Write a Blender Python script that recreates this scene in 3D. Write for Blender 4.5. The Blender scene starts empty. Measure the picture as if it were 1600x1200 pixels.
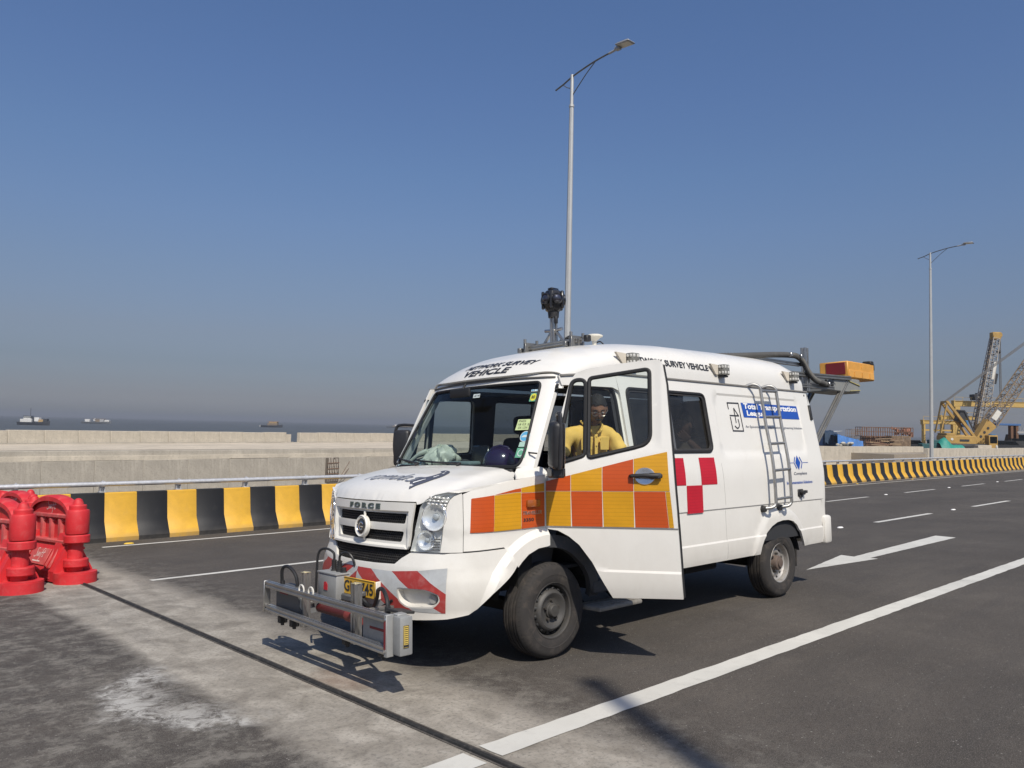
import bpy, bmesh, math, random
import numpy as np
from mathutils import Matrix, Vector
from mathutils.geometry import delaunay_2d_cdt
rnd = random.Random(7)
C = bpy.context.scene.collection
SC = bpy.context.scene
# ------------------------------------------------------------------ frames
# The carriageway has a cross fall of 2.8 degrees towards the sea barrier.
ALPHA = math.radians(2.8)
ROAD = Matrix.Rotation(-ALPHA, 4, 'X')       # road coordinates -> level world
# ------------------------------------------------------------------ camera
cam = bpy.data.cameras.new('camera'); cam_o = bpy.data.objects.new('camera', cam); C.objects.link(cam_o)
R_ = [[0.7344481457, 0.0544100150, 0.6764802078], [-0.6782721220, 0.0249445371, 0.7343872947], [0.0230835381, -0.9982070528, 0.0552252654]]
CAM = Vector((-4.07233586, -4.02112562, 1.70346476))
m = Matrix.Identity(4)
for i in range(3):
    m[i][0] = R_[i][0]; m[i][1] = -R_[i][1]; m[i][2] = -R_[i][2]; m[i][3] = CAM[i]
cam_o.matrix_world = m
cam.sensor_width = 36; cam.lens = 36*1202/1600; cam.clip_start = .05; cam.clip_end = 30000
SC.camera = cam_o
SC.render.resolution_x = 1024; SC.render.resolution_y = 768
# ------------------------------------------------------------------ sky and sun
SUN_DIR = Vector((.282, .571, -.771)).normalized()
world = bpy.data.worlds.new('World'); SC.world = world; world.use_nodes = True
nt = world.node_tree; nt.nodes.clear()
out = nt.nodes.new('ShaderNodeOutputWorld'); bg = nt.nodes.new('ShaderNodeBackground')
sky = nt.nodes.new('ShaderNodeTexSky'); sky.sky_type = 'NISHITA'; sky.sun_disc = False
sky.sun_elevation = math.radians(50.4); sky.sun_rotation = math.radians(206.3)
sky.air_density = 1.0; sky.dust_density = 1.6; sky.ozone_density = 2.0
tc = nt.nodes.new('ShaderNodeTexCoord'); sep = nt.nodes.new('ShaderNodeSeparateXYZ')
rmp = nt.nodes.new('ShaderNodeValToRGB'); mul = nt.nodes.new('ShaderNodeMixRGB'); mul.blend_type = 'MULTIPLY'; mul.inputs[0].default_value = 1
nt.links.new(tc.outputs['Generated'], sep.inputs[0]); nt.links.new(sep.outputs['Z'], rmp.inputs[0])
nt.links.new(sky.outputs[0], mul.inputs[1]); nt.links.new(rmp.outputs[0], mul.inputs[2]); nt.links.new(mul.outputs[0], bg.inputs[0]); nt.links.new(bg.outputs[0], out.inputs[0])
# smog: a grey-brown layer that thins out with elevation, the same all round
SMOG = [(0.0, (1.0, 1.0, 1.0)), (.015, (.78, .78, .97)), (.03, (.59, .59, .76)), (.045, (.51, .515, .66)), (.07, (.475, .475, .58)), (.108, (.54, .505, .57)), (.178, (.605, .595, .66)), (.246, (.646, .677, .776)), (.311, (.653, .727, .851)), (.40, (.656, .75, .92)), (.5, (.657, .78, .968)), (1.0, (.657, .78, .968))]
while len(rmp.color_ramp.elements) < len(SMOG): rmp.color_ramp.elements.new(.5)
for e, (p, c_) in zip(rmp.color_ramp.elements, SMOG): e.position = p; e.color = (*c_, 1)
bg.inputs[1].default_value = 0.12
sun = bpy.data.lights.new('sun', 'SUN'); sun_o = bpy.data.objects.new('sun', sun); C.objects.link(sun_o)
sun.energy = 4.7; sun.angle = math.radians(.55); sun.color = (1, .93, .82)
sun_o.rotation_euler = SUN_DIR.to_track_quat('-Z', 'Y').to_euler()
SC.view_settings.view_transform = 'Standard'; SC.view_settings.look = 'None'; SC.view_settings.gamma = 1
SC.view_settings.use_curve_mapping = False; SC.view_settings.exposure = 0.0
SC.render.engine = 'CYCLES'
# ------------------------------------------------------------------ materials
def nodes(name):
    m = bpy.data.materials.new(name); m.use_nodes = True
    t = m.node_tree; t.nodes.clear()
    o = t.nodes.new('ShaderNodeOutputMaterial'); b = t.nodes.new('ShaderNodeBsdfPrincipled')
    t.links.new(b.outputs[0], o.inputs[0])
    return m, t, b
def N(t, kind, **kw):
    n = t.nodes.new('ShaderNode'+kind)
    for k, v in kw.items():
        if k in n.inputs: n.inputs[k].default_value = v
        else: setattr(n, k, v)
    return n
def noise(t, vec, scale, detail=4, rough=.6, dist=0):
    n = N(t, 'TexNoise'); n.inputs['Scale'].default_value = scale; n.inputs['Detail'].default_value = detail
    n.inputs['Roughness'].default_value = rough; n.inputs['Distortion'].default_value = dist
    if vec is not None: t.links.new(vec, n.inputs['Vector'])
    return n.outputs['Fac']
def ramp(t, fac, stops):
    r = N(t, 'ValToRGB')
    while len(r.color_ramp.elements) < len(stops): r.color_ramp.elements.new(.5)
    for e, (p, c) in zip(r.color_ramp.elements, stops):
        e.position = p; e.color = (c, c, c, 1) if isinstance(c, (int, float)) else (*c, 1)
    t.links.new(fac, r.inputs[0]); return r.outputs[0]
def mixc(t, fac, a, b, mode='MIX'):
    n = N(t, 'MixRGB'); n.blend_type = mode
    for i, v in ((0, fac), (1, a), (2, b)):
        if isinstance(v, bpy.types.NodeSocket): t.links.new(v, n.inputs[i])
        elif i == 0: n.inputs[0].default_value = v
        else: n.inputs[i].default_value = (v, v, v, 1) if isinstance(v, (int, float)) else (*v, 1)
    return n.outputs[0]
def mth(t, op, a, b=None, clamp=False):
    n = N(t, 'Math'); n.operation = op; n.use_clamp = clamp
    for i, v in ((0, a), (1, b)):
        if v is None: continue
        if isinstance(v, bpy.types.NodeSocket): t.links.new(v, n.inputs[i])
        else: n.inputs[i].default_value = v
    return n.outputs[0]
def mapping(t, scale=(1, 1, 1), coord='Object'):
    c = N(t, 'TexCoord'); mp = N(t, 'Mapping'); mp.inputs['Scale'].default_value = scale
    t.links.new(c.outputs[coord], mp.inputs[0]); return mp.outputs[0]
def bump(t, b, h, strength=.3, dist=.01):
    n = N(t, 'Bump'); n.inputs['Strength'].default_value = strength; n.inputs['Distance'].default_value = dist
    t.links.new(h, n.inputs['Height']); t.links.new(n.outputs[0], b.inputs['Normal'])
MATS = {}
def mat(name, color, rough=.5, metal=0., var=.12, scale=3., bmp=0., bscale=40., coat=0., grime=0., gcol=(.09, .075, .06), fine=0., stretch=(1, 1, 1)):
    if name in MATS: return MATS[name]
    m, t, b = nodes(name); v = mapping(t, stretch)
    n1 = noise(t, v, scale, 6, .65); 
    lo = tuple(c*(1-var) for c in color); hi = tuple(min(1, c*(1+var*.8)) for c in color)
    col = ramp(t, n1, [(.3, lo), (.7, hi)])
    if fine: 
        n3 = noise(t, v, 60*scale/3, 3, .7); col = mixc(t, ramp(t, n3, [(.35, 0.), (.75, fine)]), col, tuple(c*.45 for c in color))
    if grime:
        n2 = noise(t, v, scale*2.3, 8, .7, .6)
        col = mixc(t, ramp(t, n2, [(.50, 0.), (.78, grime)]), col, gcol)
        t.links.new(ramp(t, n2, [(.4, rough), (.8, min(1, rough+.25))]), b.inputs['Roughness'])
    else: b.inputs['Roughness'].default_value = rough
    t.links.new(col, b.inputs['Base Color']); b.inputs['Metallic'].default_value = metal
    b.inputs['Coat Weight'].default_value = coat; b.inputs['Coat Roughness'].default_value = .06
    if bmp: bump(t, b, noise(t, v, bscale, 5, .65), bmp, .004)
    MATS[name] = m; return m
def glass_mat(name, tint, refl=1.0, haze=0.0):
    m = bpy.data.materials.new(name); m.use_nodes = True; t = m.node_tree; t.nodes.clear()
    o = N(t, 'OutputMaterial'); tr = N(t, 'BsdfTransparent'); gl = N(t, 'BsdfGlossy'); mx = N(t, 'MixShader'); fr = N(t, 'LayerWeight')
    tr.inputs[0].default_value = (*tint, 1); gl.inputs['Roughness'].default_value = .02; fr.inputs[0].default_value = .5
    gl.inputs[0].default_value = (refl, refl, refl, 1)
    t.links.new(mth(t, 'ADD', mth(t, 'MULTIPLY', mth(t, 'POWER', fr.outputs['Facing'], 5.), .95), .045), mx.inputs[0]); t.links.new(tr.outputs[0], mx.inputs[1]); t.links.new(gl.outputs[0], mx.inputs[2])
    last = mx.outputs[0]
    if haze:
        df = N(t, 'BsdfDiffuse'); df.inputs[0].default_value = (.55, .52, .47, 1); m2 = N(t, 'MixShader')
        v = mapping(t); t.links.new(ramp(t, noise(t, v, 6, 6, .7), [(.3, haze*.3), (.8, haze)]), m2.inputs[0])
        t.links.new(last, m2.inputs[1]); t.links.new(df.outputs[0], m2.inputs[2]); last = m2.outputs[0]
    t.links.new(last, o.inputs[0]); MATS[name] = m; return m
def emis(*a): pass
# ------------------------------------------------------------------ mesh helpers
class MB:
    def __init__(s): s.v = []; s.f = []
    def add(s, v, f):
        o = len(s.v); s.v += [tuple(map(float, p)) for p in v]; s.f += [tuple(i+o for i in q) for q in f]; return s
    def box(s, c, d, bev=0., M=None, seg=1):
        """centre, full size, bevel, 3x3/4x4 matrix"""
        hx, hy, hz = d[0]/2, d[1]/2, d[2]/2
        if bev <= 0:
            V = [Vector((x, y, z)) for x in (-hx, hx) for y in (-hy, hy) for z in (-hz, hz)]
            F = [(0, 1, 3, 2), (4, 6, 7, 5), (0, 4, 5, 1), (2, 3, 7, 6), (0, 2, 6, 4), (1, 5, 7, 3)]
        else:
            bm = bmesh.new(); bmesh.ops.create_cube(bm, size=1)
            for q in bm.verts: q.co = Vector((q.co.x*d[0], q.co.y*d[1], q.co.z*d[2]))
            bmesh.ops.bevel(bm, geom=bm.edges[:], offset=min(bev, .49*min(d)), segments=seg, affect='EDGES', profile=.5)
            bm.verts.index_update(); V = [q.co.copy() for q in bm.verts]; F = [tuple(q.index for q in f.verts) for f in bm.faces]; bm.free()
        c = Vector(c)
        if M is not None: V = [(M @ q) + c for q in V]
        else: V = [q+c for q in V]
        return s.add(V, F)
    def bar(s, p0, p1, w, h, up=(0, 0, 1), bev=0., ext=0.):
        p0 = Vector(p0); p1 = Vector(p1); a = p1-p0; L = a.length; a.normalize(); up = Vector(up)
        if abs(a.dot(up)) > .98: up = Vector((0, 1, 0))
        sd = up.cross(a).normalized(); u = a.cross(sd)
        M = Matrix((a, sd, u)).transposed()
        return s.box((p0+p1)/2, (L+2*ext, w, h), bev, M)
    def tube(s, pts, r, n=8, closed=False, cap=True):
        P = [Vector(p) for p in pts]; k = len(P); rs = r if hasattr(r, '__len__') else [r]*k
        T = []
        for i in range(k):
            a = P[(i+1) % k] if (closed or i < k-1) else P[i]; b = P[i-1] if (closed or i > 0) else P[i]
            T.append((a-b).normalized())
        ref = Vector((0, 0, 1)) if abs(T[0].z) < .9 else Vector((1, 0, 0))
        u = (ref - T[0]*ref.dot(T[0])).normalized(); V = []
        for i in range(k):
            u = (u - T[i]*u.dot(T[i])).normalized(); w = T[i].cross(u)
            for j in range(n):
                a = 2*math.pi*j/n; V.append(P[i]+(u*math.cos(a)+w*math.sin(a))*rs[i])
        F = []
        for i in range(k if closed else k-1):
            for j in range(n):
                a = i*n+j; b = i*n+(j+1) % n; c = ((i+1) % k)*n+(j+1) % n; d = ((i+1) % k)*n+j
                F.append((a, b, c, d))
        if cap and not closed: F.append(tuple(range(n-1, -1, -1))); F.append(tuple((k-1)*n+j for j in range(n)))
        return s.add(V, F)
    def cyl(s, p0, p1, r0, r1=None, n=16, cap=True):
        return s.tube([p0, p1], [r0, r0 if r1 is None else r1], n, False, cap)
    def lathe(s, prof, n=24, M=None, a0=0., a1=2*math.pi):
        """profile of (r, z) about local Z"""
        full = abs(a1-a0-2*math.pi) < 1e-6; m = n if full else n+1; V = []; F = []
        for i in range(m):
            a = a0+(a1-a0)*i/n
            for r, z in prof: V.append(Vector((r*math.cos(a), r*math.sin(a), z)))
        k = len(prof)
        for i in range(n):
            i2 = (i+1) % m
            for j in range(k-1): F.append((i*k+j, i2*k+j, i2*k+j+1, i*k+j+1))
        if M is not None: V = [M @ v for v in V]
        return s.add(V, F)
    def prism(s, poly, d0, d1, M=None):
        """2D polygon in local XY extruded from z=d0 to d1"""
        k = len(poly); V = [Vector((x, y, d0)) for x, y in poly]+[Vector((x, y, d1)) for x, y in poly]
        if M is not None: V = [M @ v for v in V]
        F = [(i, (i+1) % k, k+(i+1) % k, k+i) for i in range(k)]
        F += [tuple(range(k-1, -1, -1)), tuple(range(k, 2*k))]
        return s.add(V, F)
    def grid(s, P):
        P = np.asarray(P); a, b = P.shape[:2]
        F = [(i*b+j, (i+1)*b+j, (i+1)*b+j+1, i*b+j+1) for i in range(a-1) for j in range(b-1)]
        return s.add(P.reshape(-1, 3), F)
    def sphere(s, c, r, n=16, sc=(1, 1, 1), z0=-1.):
        prof = []; k = n//2
        for i in range(k+1):
            a = -math.pi/2+math.pi*i/k
            if math.sin(a) < z0: continue
            prof.append((max(1e-4, math.cos(a))*r, math.sin(a)*r))
        M = Matrix.Translation(c) @ Matrix.Diagonal((*sc, 1)); return s.lathe(prof, n, M)
    def mesh(s, name, sharp=38, smooth=True):
        me = bpy.data.meshes.new(name); me.from_pydata(s.v, [], s.f); me.update()
        if smooth:
            me.polygons.foreach_set('use_smooth', [True]*len(me.polygons)); me.set_sharp_from_angle(angle=math.radians(sharp))
        return me
    def build(s, name, m, parent=None, sharp=38, smooth=True, label=None):
        return obj(name, s.mesh(name, sharp, smooth), m, parent, label)
def obj(name, me, m, parent=None, label=None):
    o = bpy.data.objects.new(name, me); C.objects.link(o)
    if m is not None:
        if not me.materials: me.materials.append(m)
    if parent is not None: o.parent = parent
    if label: o['label'] = label
    return o
def tag(o, label, cat, group=None):
    o['label'] = label; o['category'] = cat
    if group: o['group'] = group
    return o
def at(x, y, z=0, rz=0, road=True):
    M = Matrix.Translation((x, y, z)) @ Matrix.Rotation(rz, 4, 'Z')
    return ROAD @ M if road else M
def thing(name, label, cat, M=None, group=None):
    o = bpy.data.objects.new(name, None); C.objects.link(o); o.empty_display_size = .2
    o.matrix_world = M if M is not None else Matrix.Identity(4)
    return tag(o, label, cat, group)
def dup(root, M, label, group=None):
    r = root.copy(); C.objects.link(r); r.matrix_world = M; r['label'] = label
    if group: r['group'] = group
    for ch in list(root.children):
        c = ch.copy(); C.objects.link(c); c.parent = r
        for g in list(ch.children):
            d = g.copy(); C.objects.link(d); d.parent = c
    return r
def struct(name, mb, m, M=None, sharp=38):
    o = mb.build(name, m, None, sharp); o['kind'] = 'structure'
    if M is not None: o.matrix_world = M
    return o
# ---- panels cut from a parametric surface
def inpoly(px, py, poly):
    P = np.asarray(poly, float); x0, y0 = P[:, 0], P[:, 1]; x1, y1 = np.roll(x0, -1), np.roll(y0, -1)
    px = np.asarray(px)[:, None]; py = np.asarray(py)[:, None]
    with np.errstate(divide='ignore', invalid='ignore'):
        c = ((y0 > py) != (y1 > py)) & (px < (x1-x0)*(py-y0)/(y1-y0)+x0)
    return c.sum(1) % 2 == 1
def resample(poly, step, closed=True):
    out = []; k = len(poly)
    for i in range(k if closed else k-1):
        a = np.array(poly[i], float); b = np.array(poly[(i+1) % k], float); n = max(1, int(math.ceil(np.linalg.norm(b-a)/step)))
        out += [tuple(a+(b-a)*j/n) for j in range(n)]
    if not closed: out.append(tuple(poly[-1]))
    return out
def rounded(poly, r, n=5):
    """round the corners of a polygon; r a number or one per corner"""
    k = len(poly); rs = r if hasattr(r, '__len__') else [r]*k; out = []
    for i in range(k):
        p = np.array(poly[i], float); a = np.array(poly[i-1], float)-p; b = np.array(poly[(i+1) % k], float)-p
        la, lb = np.linalg.norm(a), np.linalg.norm(b); d = min(rs[i], .48*la, .48*lb)
        if d <= 1e-6: out.append(tuple(p)); continue
        A = p+a/la*d; B = p+b/lb*d
        for j in range(n+1):
            t = j/n; out.append(tuple((1-t)**2*A+2*t*(1-t)*p+t*t*B))
    return out
def normals(fn, U, V, flip=1):
    e = 1e-3; n = np.cross(fn(U+e, V)-fn(U-e, V), fn(U, V+e)-fn(U, V-e)); n /= (np.linalg.norm(n, axis=-1, keepdims=True)+1e-12); return n*flip
def tri2d(outline, holes=(), step=.05, creases=(), grid=True):
    loops = [resample(outline, step)]+[resample(h, step) for h in holes]
    pts = []; edges = []
    for L in loops:
        o = len(pts); pts += L; edges += [(o+i, o+(i+1) % len(L)) for i in range(len(L))]
    for cr, cl in creases:
        L = resample(cr, step, cl); o = len(pts); pts += L; n = len(L)
        edges += [(o+i, o+(i+1) % n) for i in range(n if cl else n-1)]
    if grid:
        O = np.array(loops[0]); x0, y0 = O.min(0); x1, y1 = O.max(0)
        gx, gy = np.meshgrid(np.arange(x0+step*.5, x1, step), np.arange(y0+step*.5, y1, step)); gx = gx.ravel(); gy = gy.ravel()
        ok = inpoly(gx, gy, loops[0])
        for h in loops[1:]: ok &= ~inpoly(gx, gy, h)
        allp = np.array(pts)
        gx, gy = gx[ok], gy[ok]
        if len(gx):
            d = np.sqrt(((gx[:, None]-allp[None, :, 0])**2+(gy[:, None]-allp[None, :, 1])**2).min(1)); ok = d > step*.45
            pts += list(zip(gx[ok], gy[ok]))
    vs, es, fs, *_ = delaunay_2d_cdt([Vector(p) for p in pts], edges, [], 0, 1e-6)
    V = np.array([(v.x, v.y) for v in vs]); F = np.array([f for f in fs if len(f) == 3], int)
    cx = V[F].mean(1); ok = inpoly(cx[:, 0], cx[:, 1], loops[0])
    for h in loops[1:]: ok &= ~inpoly(cx[:, 0], cx[:, 1], h)
    F = F[ok]; a = V[F]; cr = (a[:, 1, 0]-a[:, 0, 0])*(a[:, 2, 1]-a[:, 0, 1])-(a[:, 1, 1]-a[:, 0, 1])*(a[:, 2, 0]-a[:, 0, 0])
    F = F[np.abs(cr) > 1e-10]; cr = cr[np.abs(cr) > 1e-10]; F[cr < 0] = F[cr < 0][:, ::-1]
    used = np.unique(F); mp = -np.ones(len(V), int); mp[used] = np.arange(len(used))
    return V[used], mp[F]
def panel(name, fn, outline, m, parent, holes=(), step=.05, thick=.02, flip=1, creases=(), off=0., sharp=30, label=None, grid=True, mesh_only=False):
    V, F = tri2d(outline, holes, step, creases, grid)
    P = fn(V[:, 0], V[:, 1])
    mb = MB(); n = normals(fn, V[:, 0], V[:, 1], flip)
    if off: P = P+n*off
    F1 = F if flip > 0 else F[:, ::-1]
    if thick:
        B = P-n*thick; k = len(P)
        es = {}
        for f in F1:
            for i in range(3):
                a, b = int(f[i]), int(f[(i+1) % 3]); es[(a, b)] = es.get((a, b), 0)+1
        rim = [(a, b) for (a, b) in es if (b, a) not in es]
        mb.add(np.vstack([P, B]), [tuple(map(int, f)) for f in F1]+[tuple(int(i)+k for i in f[::-1]) for f in F1]+[(b, a, a+k, b+k) for a, b in rim])
    else: mb.add(P, [tuple(map(int, f)) for f in F1])
    if mesh_only: return mb
    return mb.build(name, m, parent, sharp, True, label)
def decal(name, fn, polys, m, parent, off=.0025, step=.08, flip=1, label=None):
    mb = MB()
    for poly in polys:
        V, F = tri2d(poly, (), step); P = fn(V[:, 0], V[:, 1])+normals(fn, V[:, 0], V[:, 1], flip)*off
        mb.add(P, [tuple(map(int, f)) for f in (F if flip > 0 else F[:, ::-1])])
    return mb.build(name, m, parent, 60, True, label)
def text2d(s, size=1., bold=0., shear=0., sx=1., align='LEFT', spacing=1.):
    cu = bpy.data.curves.new('t', 'FONT'); cu.body = s; cu.size = size; cu.offset = bold*size; cu.shear = shear; cu.align_x = align; cu.resolution_u = 3; cu.space_character = spacing
    o = bpy.data.objects.new('t', cu); C.objects.link(o); bpy.context.view_layer.update()
    me = bpy.data.meshes.new_from_object(o.evaluated_get(bpy.context.evaluated_depsgraph_get()))
    V = np.array([(v.co.x*sx, v.co.y) for v in me.vertices]) if len(me.vertices) else np.zeros((0, 2)); F = [tuple(p.vertices) for p in me.polygons]
    bpy.data.objects.remove(o); bpy.data.curves.remove(cu); bpy.data.meshes.remove(me)
    return V, F
def text_fit(s, u0, u1, v0, v1, bold=0., shear=0., spacing=1.):
    """text stretched into a box"""
    V, F = text2d(s, 1., bold, shear, spacing=spacing); lo = V.min(0); hi = V.max(0)
    V = (V-lo)/(hi-lo); return np.stack([u0+V[:, 0]*(u1-u0), v0+V[:, 1]*(v1-v0)], 1), F
def put_text(name, fn, VF, m, parent, off=.003, flip=1, depth=0., label=None):
    V, F = VF; V = np.asarray(V); n = normals(fn, V[:, 0], V[:, 1], flip); P = fn(V[:, 0], V[:, 1])+n*off
    mb = MB(); mb.add(P, F)
    if depth:
        B = P-n*depth; k = len(P); es = set()
        for f in F:
            for i in range(len(f)): es.add((f[i], f[(i+1) % len(f)]))
        mb.v += [tuple(map(float, p)) for p in B]; mb.f += [(b, a, a+k, b+k) for a, b in es if (b, a) not in es]
    return mb.build(name, m, parent, 30, False, label)
def stroke_polys(path, w):
    """2D ribbon polygon along a path (list of pts)"""
    P = np.array(path, float); T = np.gradient(P, axis=0); T /= (np.linalg.norm(T, axis=1, keepdims=True)+1e-9); Nn = np.stack([-T[:, 1], T[:, 0]], 1)
    ws = (np.array(w) if hasattr(w, '__len__') else np.full(len(P), w))[:, None]/2
    return np.vstack([P+Nn*ws, (P-Nn*ws)[::-1]]).tolist()
def ribbon(path, w):
    P = np.array(path, float); T = np.gradient(P, axis=0); T /= (np.linalg.norm(T, axis=1, keepdims=True)+1e-9); Nn = np.stack([-T[:, 1], T[:, 0]], 1)
    ws = (np.array(w) if hasattr(w, '__len__') else np.full(len(P), w))[:, None]/2
    V = np.vstack([P+Nn*ws, P-Nn*ws]); k = len(P)
    return V, [(k+i, k+i+1, i+1, i) for i in range(k-1)]
def ribbons(paths):
    V = np.zeros((0, 2)); F = []
    for p, w in paths:
        v, f = ribbon(p, w); F += [tuple(i+len(V) for i in q) for q in f]; V = np.vstack([V, v])
    return V, F
def smooth_path(pts, n=8):
    P = [np.array(p, float) for p in pts]; out = []
    for i in range(len(P)-1):
        p0 = P[max(i-1, 0)]; p1 = P[i]; p2 = P[i+1]; p3 = P[min(i+2, len(P)-1)]
        for k in range(n):
            t = k/n; out.append(.5*((2*p1)+(-p0+p2)*t+(2*p0-5*p1+4*p2-p3)*t*t+(-p0+3*p1-3*p2+p3)*t**3))
    out.append(P[-1]); return out

# ================================================================== SETTING
JX = -1.46                       # expansion joint across the carriageway
def ground_mat(name, worn=1.0):
    m, t, b = nodes(name)
    tc = N(t, 'TexCoord'); o = tc.outputs['Object']; sp = N(t, 'SeparateXYZ'); t.links.new(o, sp.inputs[0]); X, Y = sp.outputs[0], sp.outputs[1]
    def mp(sx, sy):
        q = N(t, 'Mapping'); q.inputs['Scale'].default_value = (sx, sy, 1); t.links.new(o, q.inputs[0]); return q.outputs[0]
    big = noise(t, o, .55, 6, .62, .4); mid = noise(t, o, 3.2, 7, .68, .5); fine = noise(t, o, 38, 5, .75); strk = noise(t, mp(.35, 3.2), 1.6, 6, .7, .3); grit = noise(t, o, 170, 2, .6)
    strk2 = noise(t, mp(.9, 6), 2.4, 6, .75, .1)
    asp = ramp(t, big, [(.30, (.052, .0445, .0375)), (.50, (.070, .060, .0505)), (.68, (.094, .081, .068))])
    asp = mixc(t, ramp(t, strk, [(.42, 0.), (.74, .42)]), asp, (.042, .039, .037))
    asp = mixc(t, ramp(t, strk2, [(.60, 0.), (.80, .18)]), asp, (.16, .15, .135))
    asp = mixc(t, mth(t, 'MULTIPLY', ramp(t, mid, [(.52, 0.), (.68, .42)]), ramp(t, mth(t, 'ADD', mth(t, 'MULTIPLY', X, .1), .5), [(.28, 1.), (.52, .35)])), asp, (.150, .136, .118)); flk = noise(t, o, 14, 7, .80, .2); asp = mixc(t, ramp(t, flk, [(.58, 0.), (.66, .45)]), asp, (.19, .175, .155)); asp = mixc(t, ramp(t, flk, [(.30, .6), (.40, 0.)]), asp, (.022, .021, .02))
    asp = mixc(t, ramp(t, fine, [(.34, .50), (.52, 0.)]), asp, (.020, .019, .019))
    asp = mixc(t, ramp(t, grit, [(.55, 0.), (.66, .62)]), asp, (.24, .222, .195)); g2 = noise(t, o, 95, 3, .7); asp = mixc(t, ramp(t, g2, [(.34, .8), (.44, 0.)]), asp, (.018, .017, .016)); v2 = N(t, 'TexVoronoi'); v2.inputs['Scale'].default_value = 42; t.links.new(o, v2.inputs['Vector'])
    sp2 = N(t, 'SeparateXYZ'); t.links.new(v2.outputs['Color'], sp2.inputs[0])
    asp = mixc(t, mth(t, 'MULTIPLY', ramp(t, v2.outputs['Distance'], [(.10, .7), (.22, 0.)]), ramp(t, sp2.outputs[0], [(.90, 0.), (.92, 1.)])), asp, (.38, .36, .33))
    vor = N(t, 'TexVoronoi'); vor.inputs['Scale'].default_value = 9; t.links.new(o, vor.inputs['Vector'])
    asp = mixc(t, mth(t, 'MULTIPLY', ramp(t, vor.outputs['Distance'], [(.015, .8), (.035, 0.)]), ramp(t, mid, [(.5, 0.), (.6, 1.)])), asp, (.36, .35, .32))
    # concrete
    con = ramp(t, mid, [(.32, (.195, .174, .143)), (.5, (.30, .272, .228)), (.66, (.40, .367, .313))])
    con = mixc(t, ramp(t, noise(t, mp(2.6, .8), 1.8, 8, .74, .35), [(.46, 0.), (.74, .55)]), con, (.105, .095, .083))
    con = mixc(t, ramp(t, noise(t, mp(1.2, .6), 2.6, 9, .76, .3), [(.58, 0.), (.74, .45)]), con, (.40, .385, .35))
    con = mixc(t, ramp(t, flk, [(.30, .55), (.42, 0.)]), con, (.085, .076, .065)); con = mixc(t, ramp(t, flk, [(.60, 0.), (.68, .4)]), con, (.42, .40, .36)); con = mixc(t, ramp(t, fine, [(.36, .5), (.50, 0.)]), con, (.085, .078, .07))
    con = mixc(t, ramp(t, grit, [(.62, 0.), (.72, .3)]), con, (.42, .40, .37))
    # rust-brown stain
    def blob(cx, cy, rx, ry, soft, wob=.25):
        dx = mth(t, 'DIVIDE', mth(t, 'SUBTRACT', X, cx), rx); dy = mth(t, 'DIVIDE', mth(t, 'SUBTRACT', Y, cy), ry)
        d = mth(t, 'SQRT', mth(t, 'ADD', mth(t, 'MULTIPLY', dx, dx), mth(t, 'MULTIPLY', dy, dy)))
        d = mth(t, 'ADD', d, mth(t, 'MULTIPLY', mth(t, 'SUBTRACT', mid, .5), wob*4))
        return ramp(t, d, [(max(0, .5-soft*.5), 1.), (.5+soft*.5, 0.)])
    con = mixc(t, mth(t, 'MULTIPLY', blob(-1.30, .62, .30, .5, .6), .32), con, (.22, .115, .07))
    # band of concrete along the joint, ragged edges
    wob = mth(t, 'ADD', mth(t, 'MULTIPLY', mth(t, 'SUBTRACT', mid, .5), .55), mth(t, 'MULTIPLY', mth(t, 'SUBTRACT', big, .5), .45))
    left = ramp(t, mth(t, 'ADD', mth(t, 'ADD', X, 3.0), mth(t, 'MULTIPLY', wob, .30)), [(.86, 0.), (1.08, 1.)])
    right = ramp(t, mth(t, 'ADD', mth(t, 'ADD', X, 1.65), wob), [(.70, 1.), (1.08, 0.)])
    band = mth(t, 'MULTIPLY', left, right)
    # cement dust that drifted off the band
    dl = ramp(t, mth(t, 'ADD', X, mth(t, 'ADD', 4.0, wob)), [(.55, 0.), (1.9, .75)]); dr = ramp(t, mth(t, 'ADD', mth(t, 'MULTIPLY', X, .5), mth(t, 'ADD', 1.0, wob)), [(.55, .75), (.98, 0.)])
    dust = mth(t, 'MULTIPLY', mth(t, 'MULTIPLY', dl, dr), ramp(t, noise(t, o, 4.6, 10, .82, .25), [(.47, 0.), (.60, 1.)]))
    asp = mixc(t, mth(t, 'MULTIPLY', dust, .85), asp, (.27, .25, .215))
    # splash of cement slurry: a broken crescent
    dx = mth(t, 'SUBTRACT', X, -1.72); dy = mth(t, 'SUBTRACT', Y, 1.05)
    rr = mth(t, 'ADD', mth(t, 'SQRT', mth(t, 'ADD', mth(t, 'MULTIPLY', dx, dx), mth(t, 'MULTIPLY', dy, dy))), mth(t, 'MULTIPLY', mth(t, 'SUBTRACT', noise(t, o, 2.4, 8, .72, .4), .5), .75))
    ring = ramp(t, rr, [(.38, 0.), (.74, .75), (.86, .9), (.93, .25), (1.0, 0.)])
    ring = mth(t, 'MULTIPLY', ring, ramp(t, X, [(.0, 1.), (.001, 0.)]))
    side = ramp(t, mth(t, 'ADD', mth(t, 'MULTIPLY', X, -1.), -1.55), [(.0, 0.), (.35, 1.)])
    spl = mth(t, 'MULTIPLY', mth(t, 'MULTIPLY', ring, side), ramp(t, noise(t, o, 7, 9, .82, .7), [(.42, .0), (.56, 1.)]))
    asp = mixc(t, spl, asp, (.46, .445, .41))
    col = mixc(t, band, asp, con)
    t.links.new(col, b.inputs['Base Color'])
    t.links.new(ramp(t, mid, [(.2, .80), (.8, .95)]), b.inputs['Roughness']); b.inputs['Specular IOR Level'].default_value = .3
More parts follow.
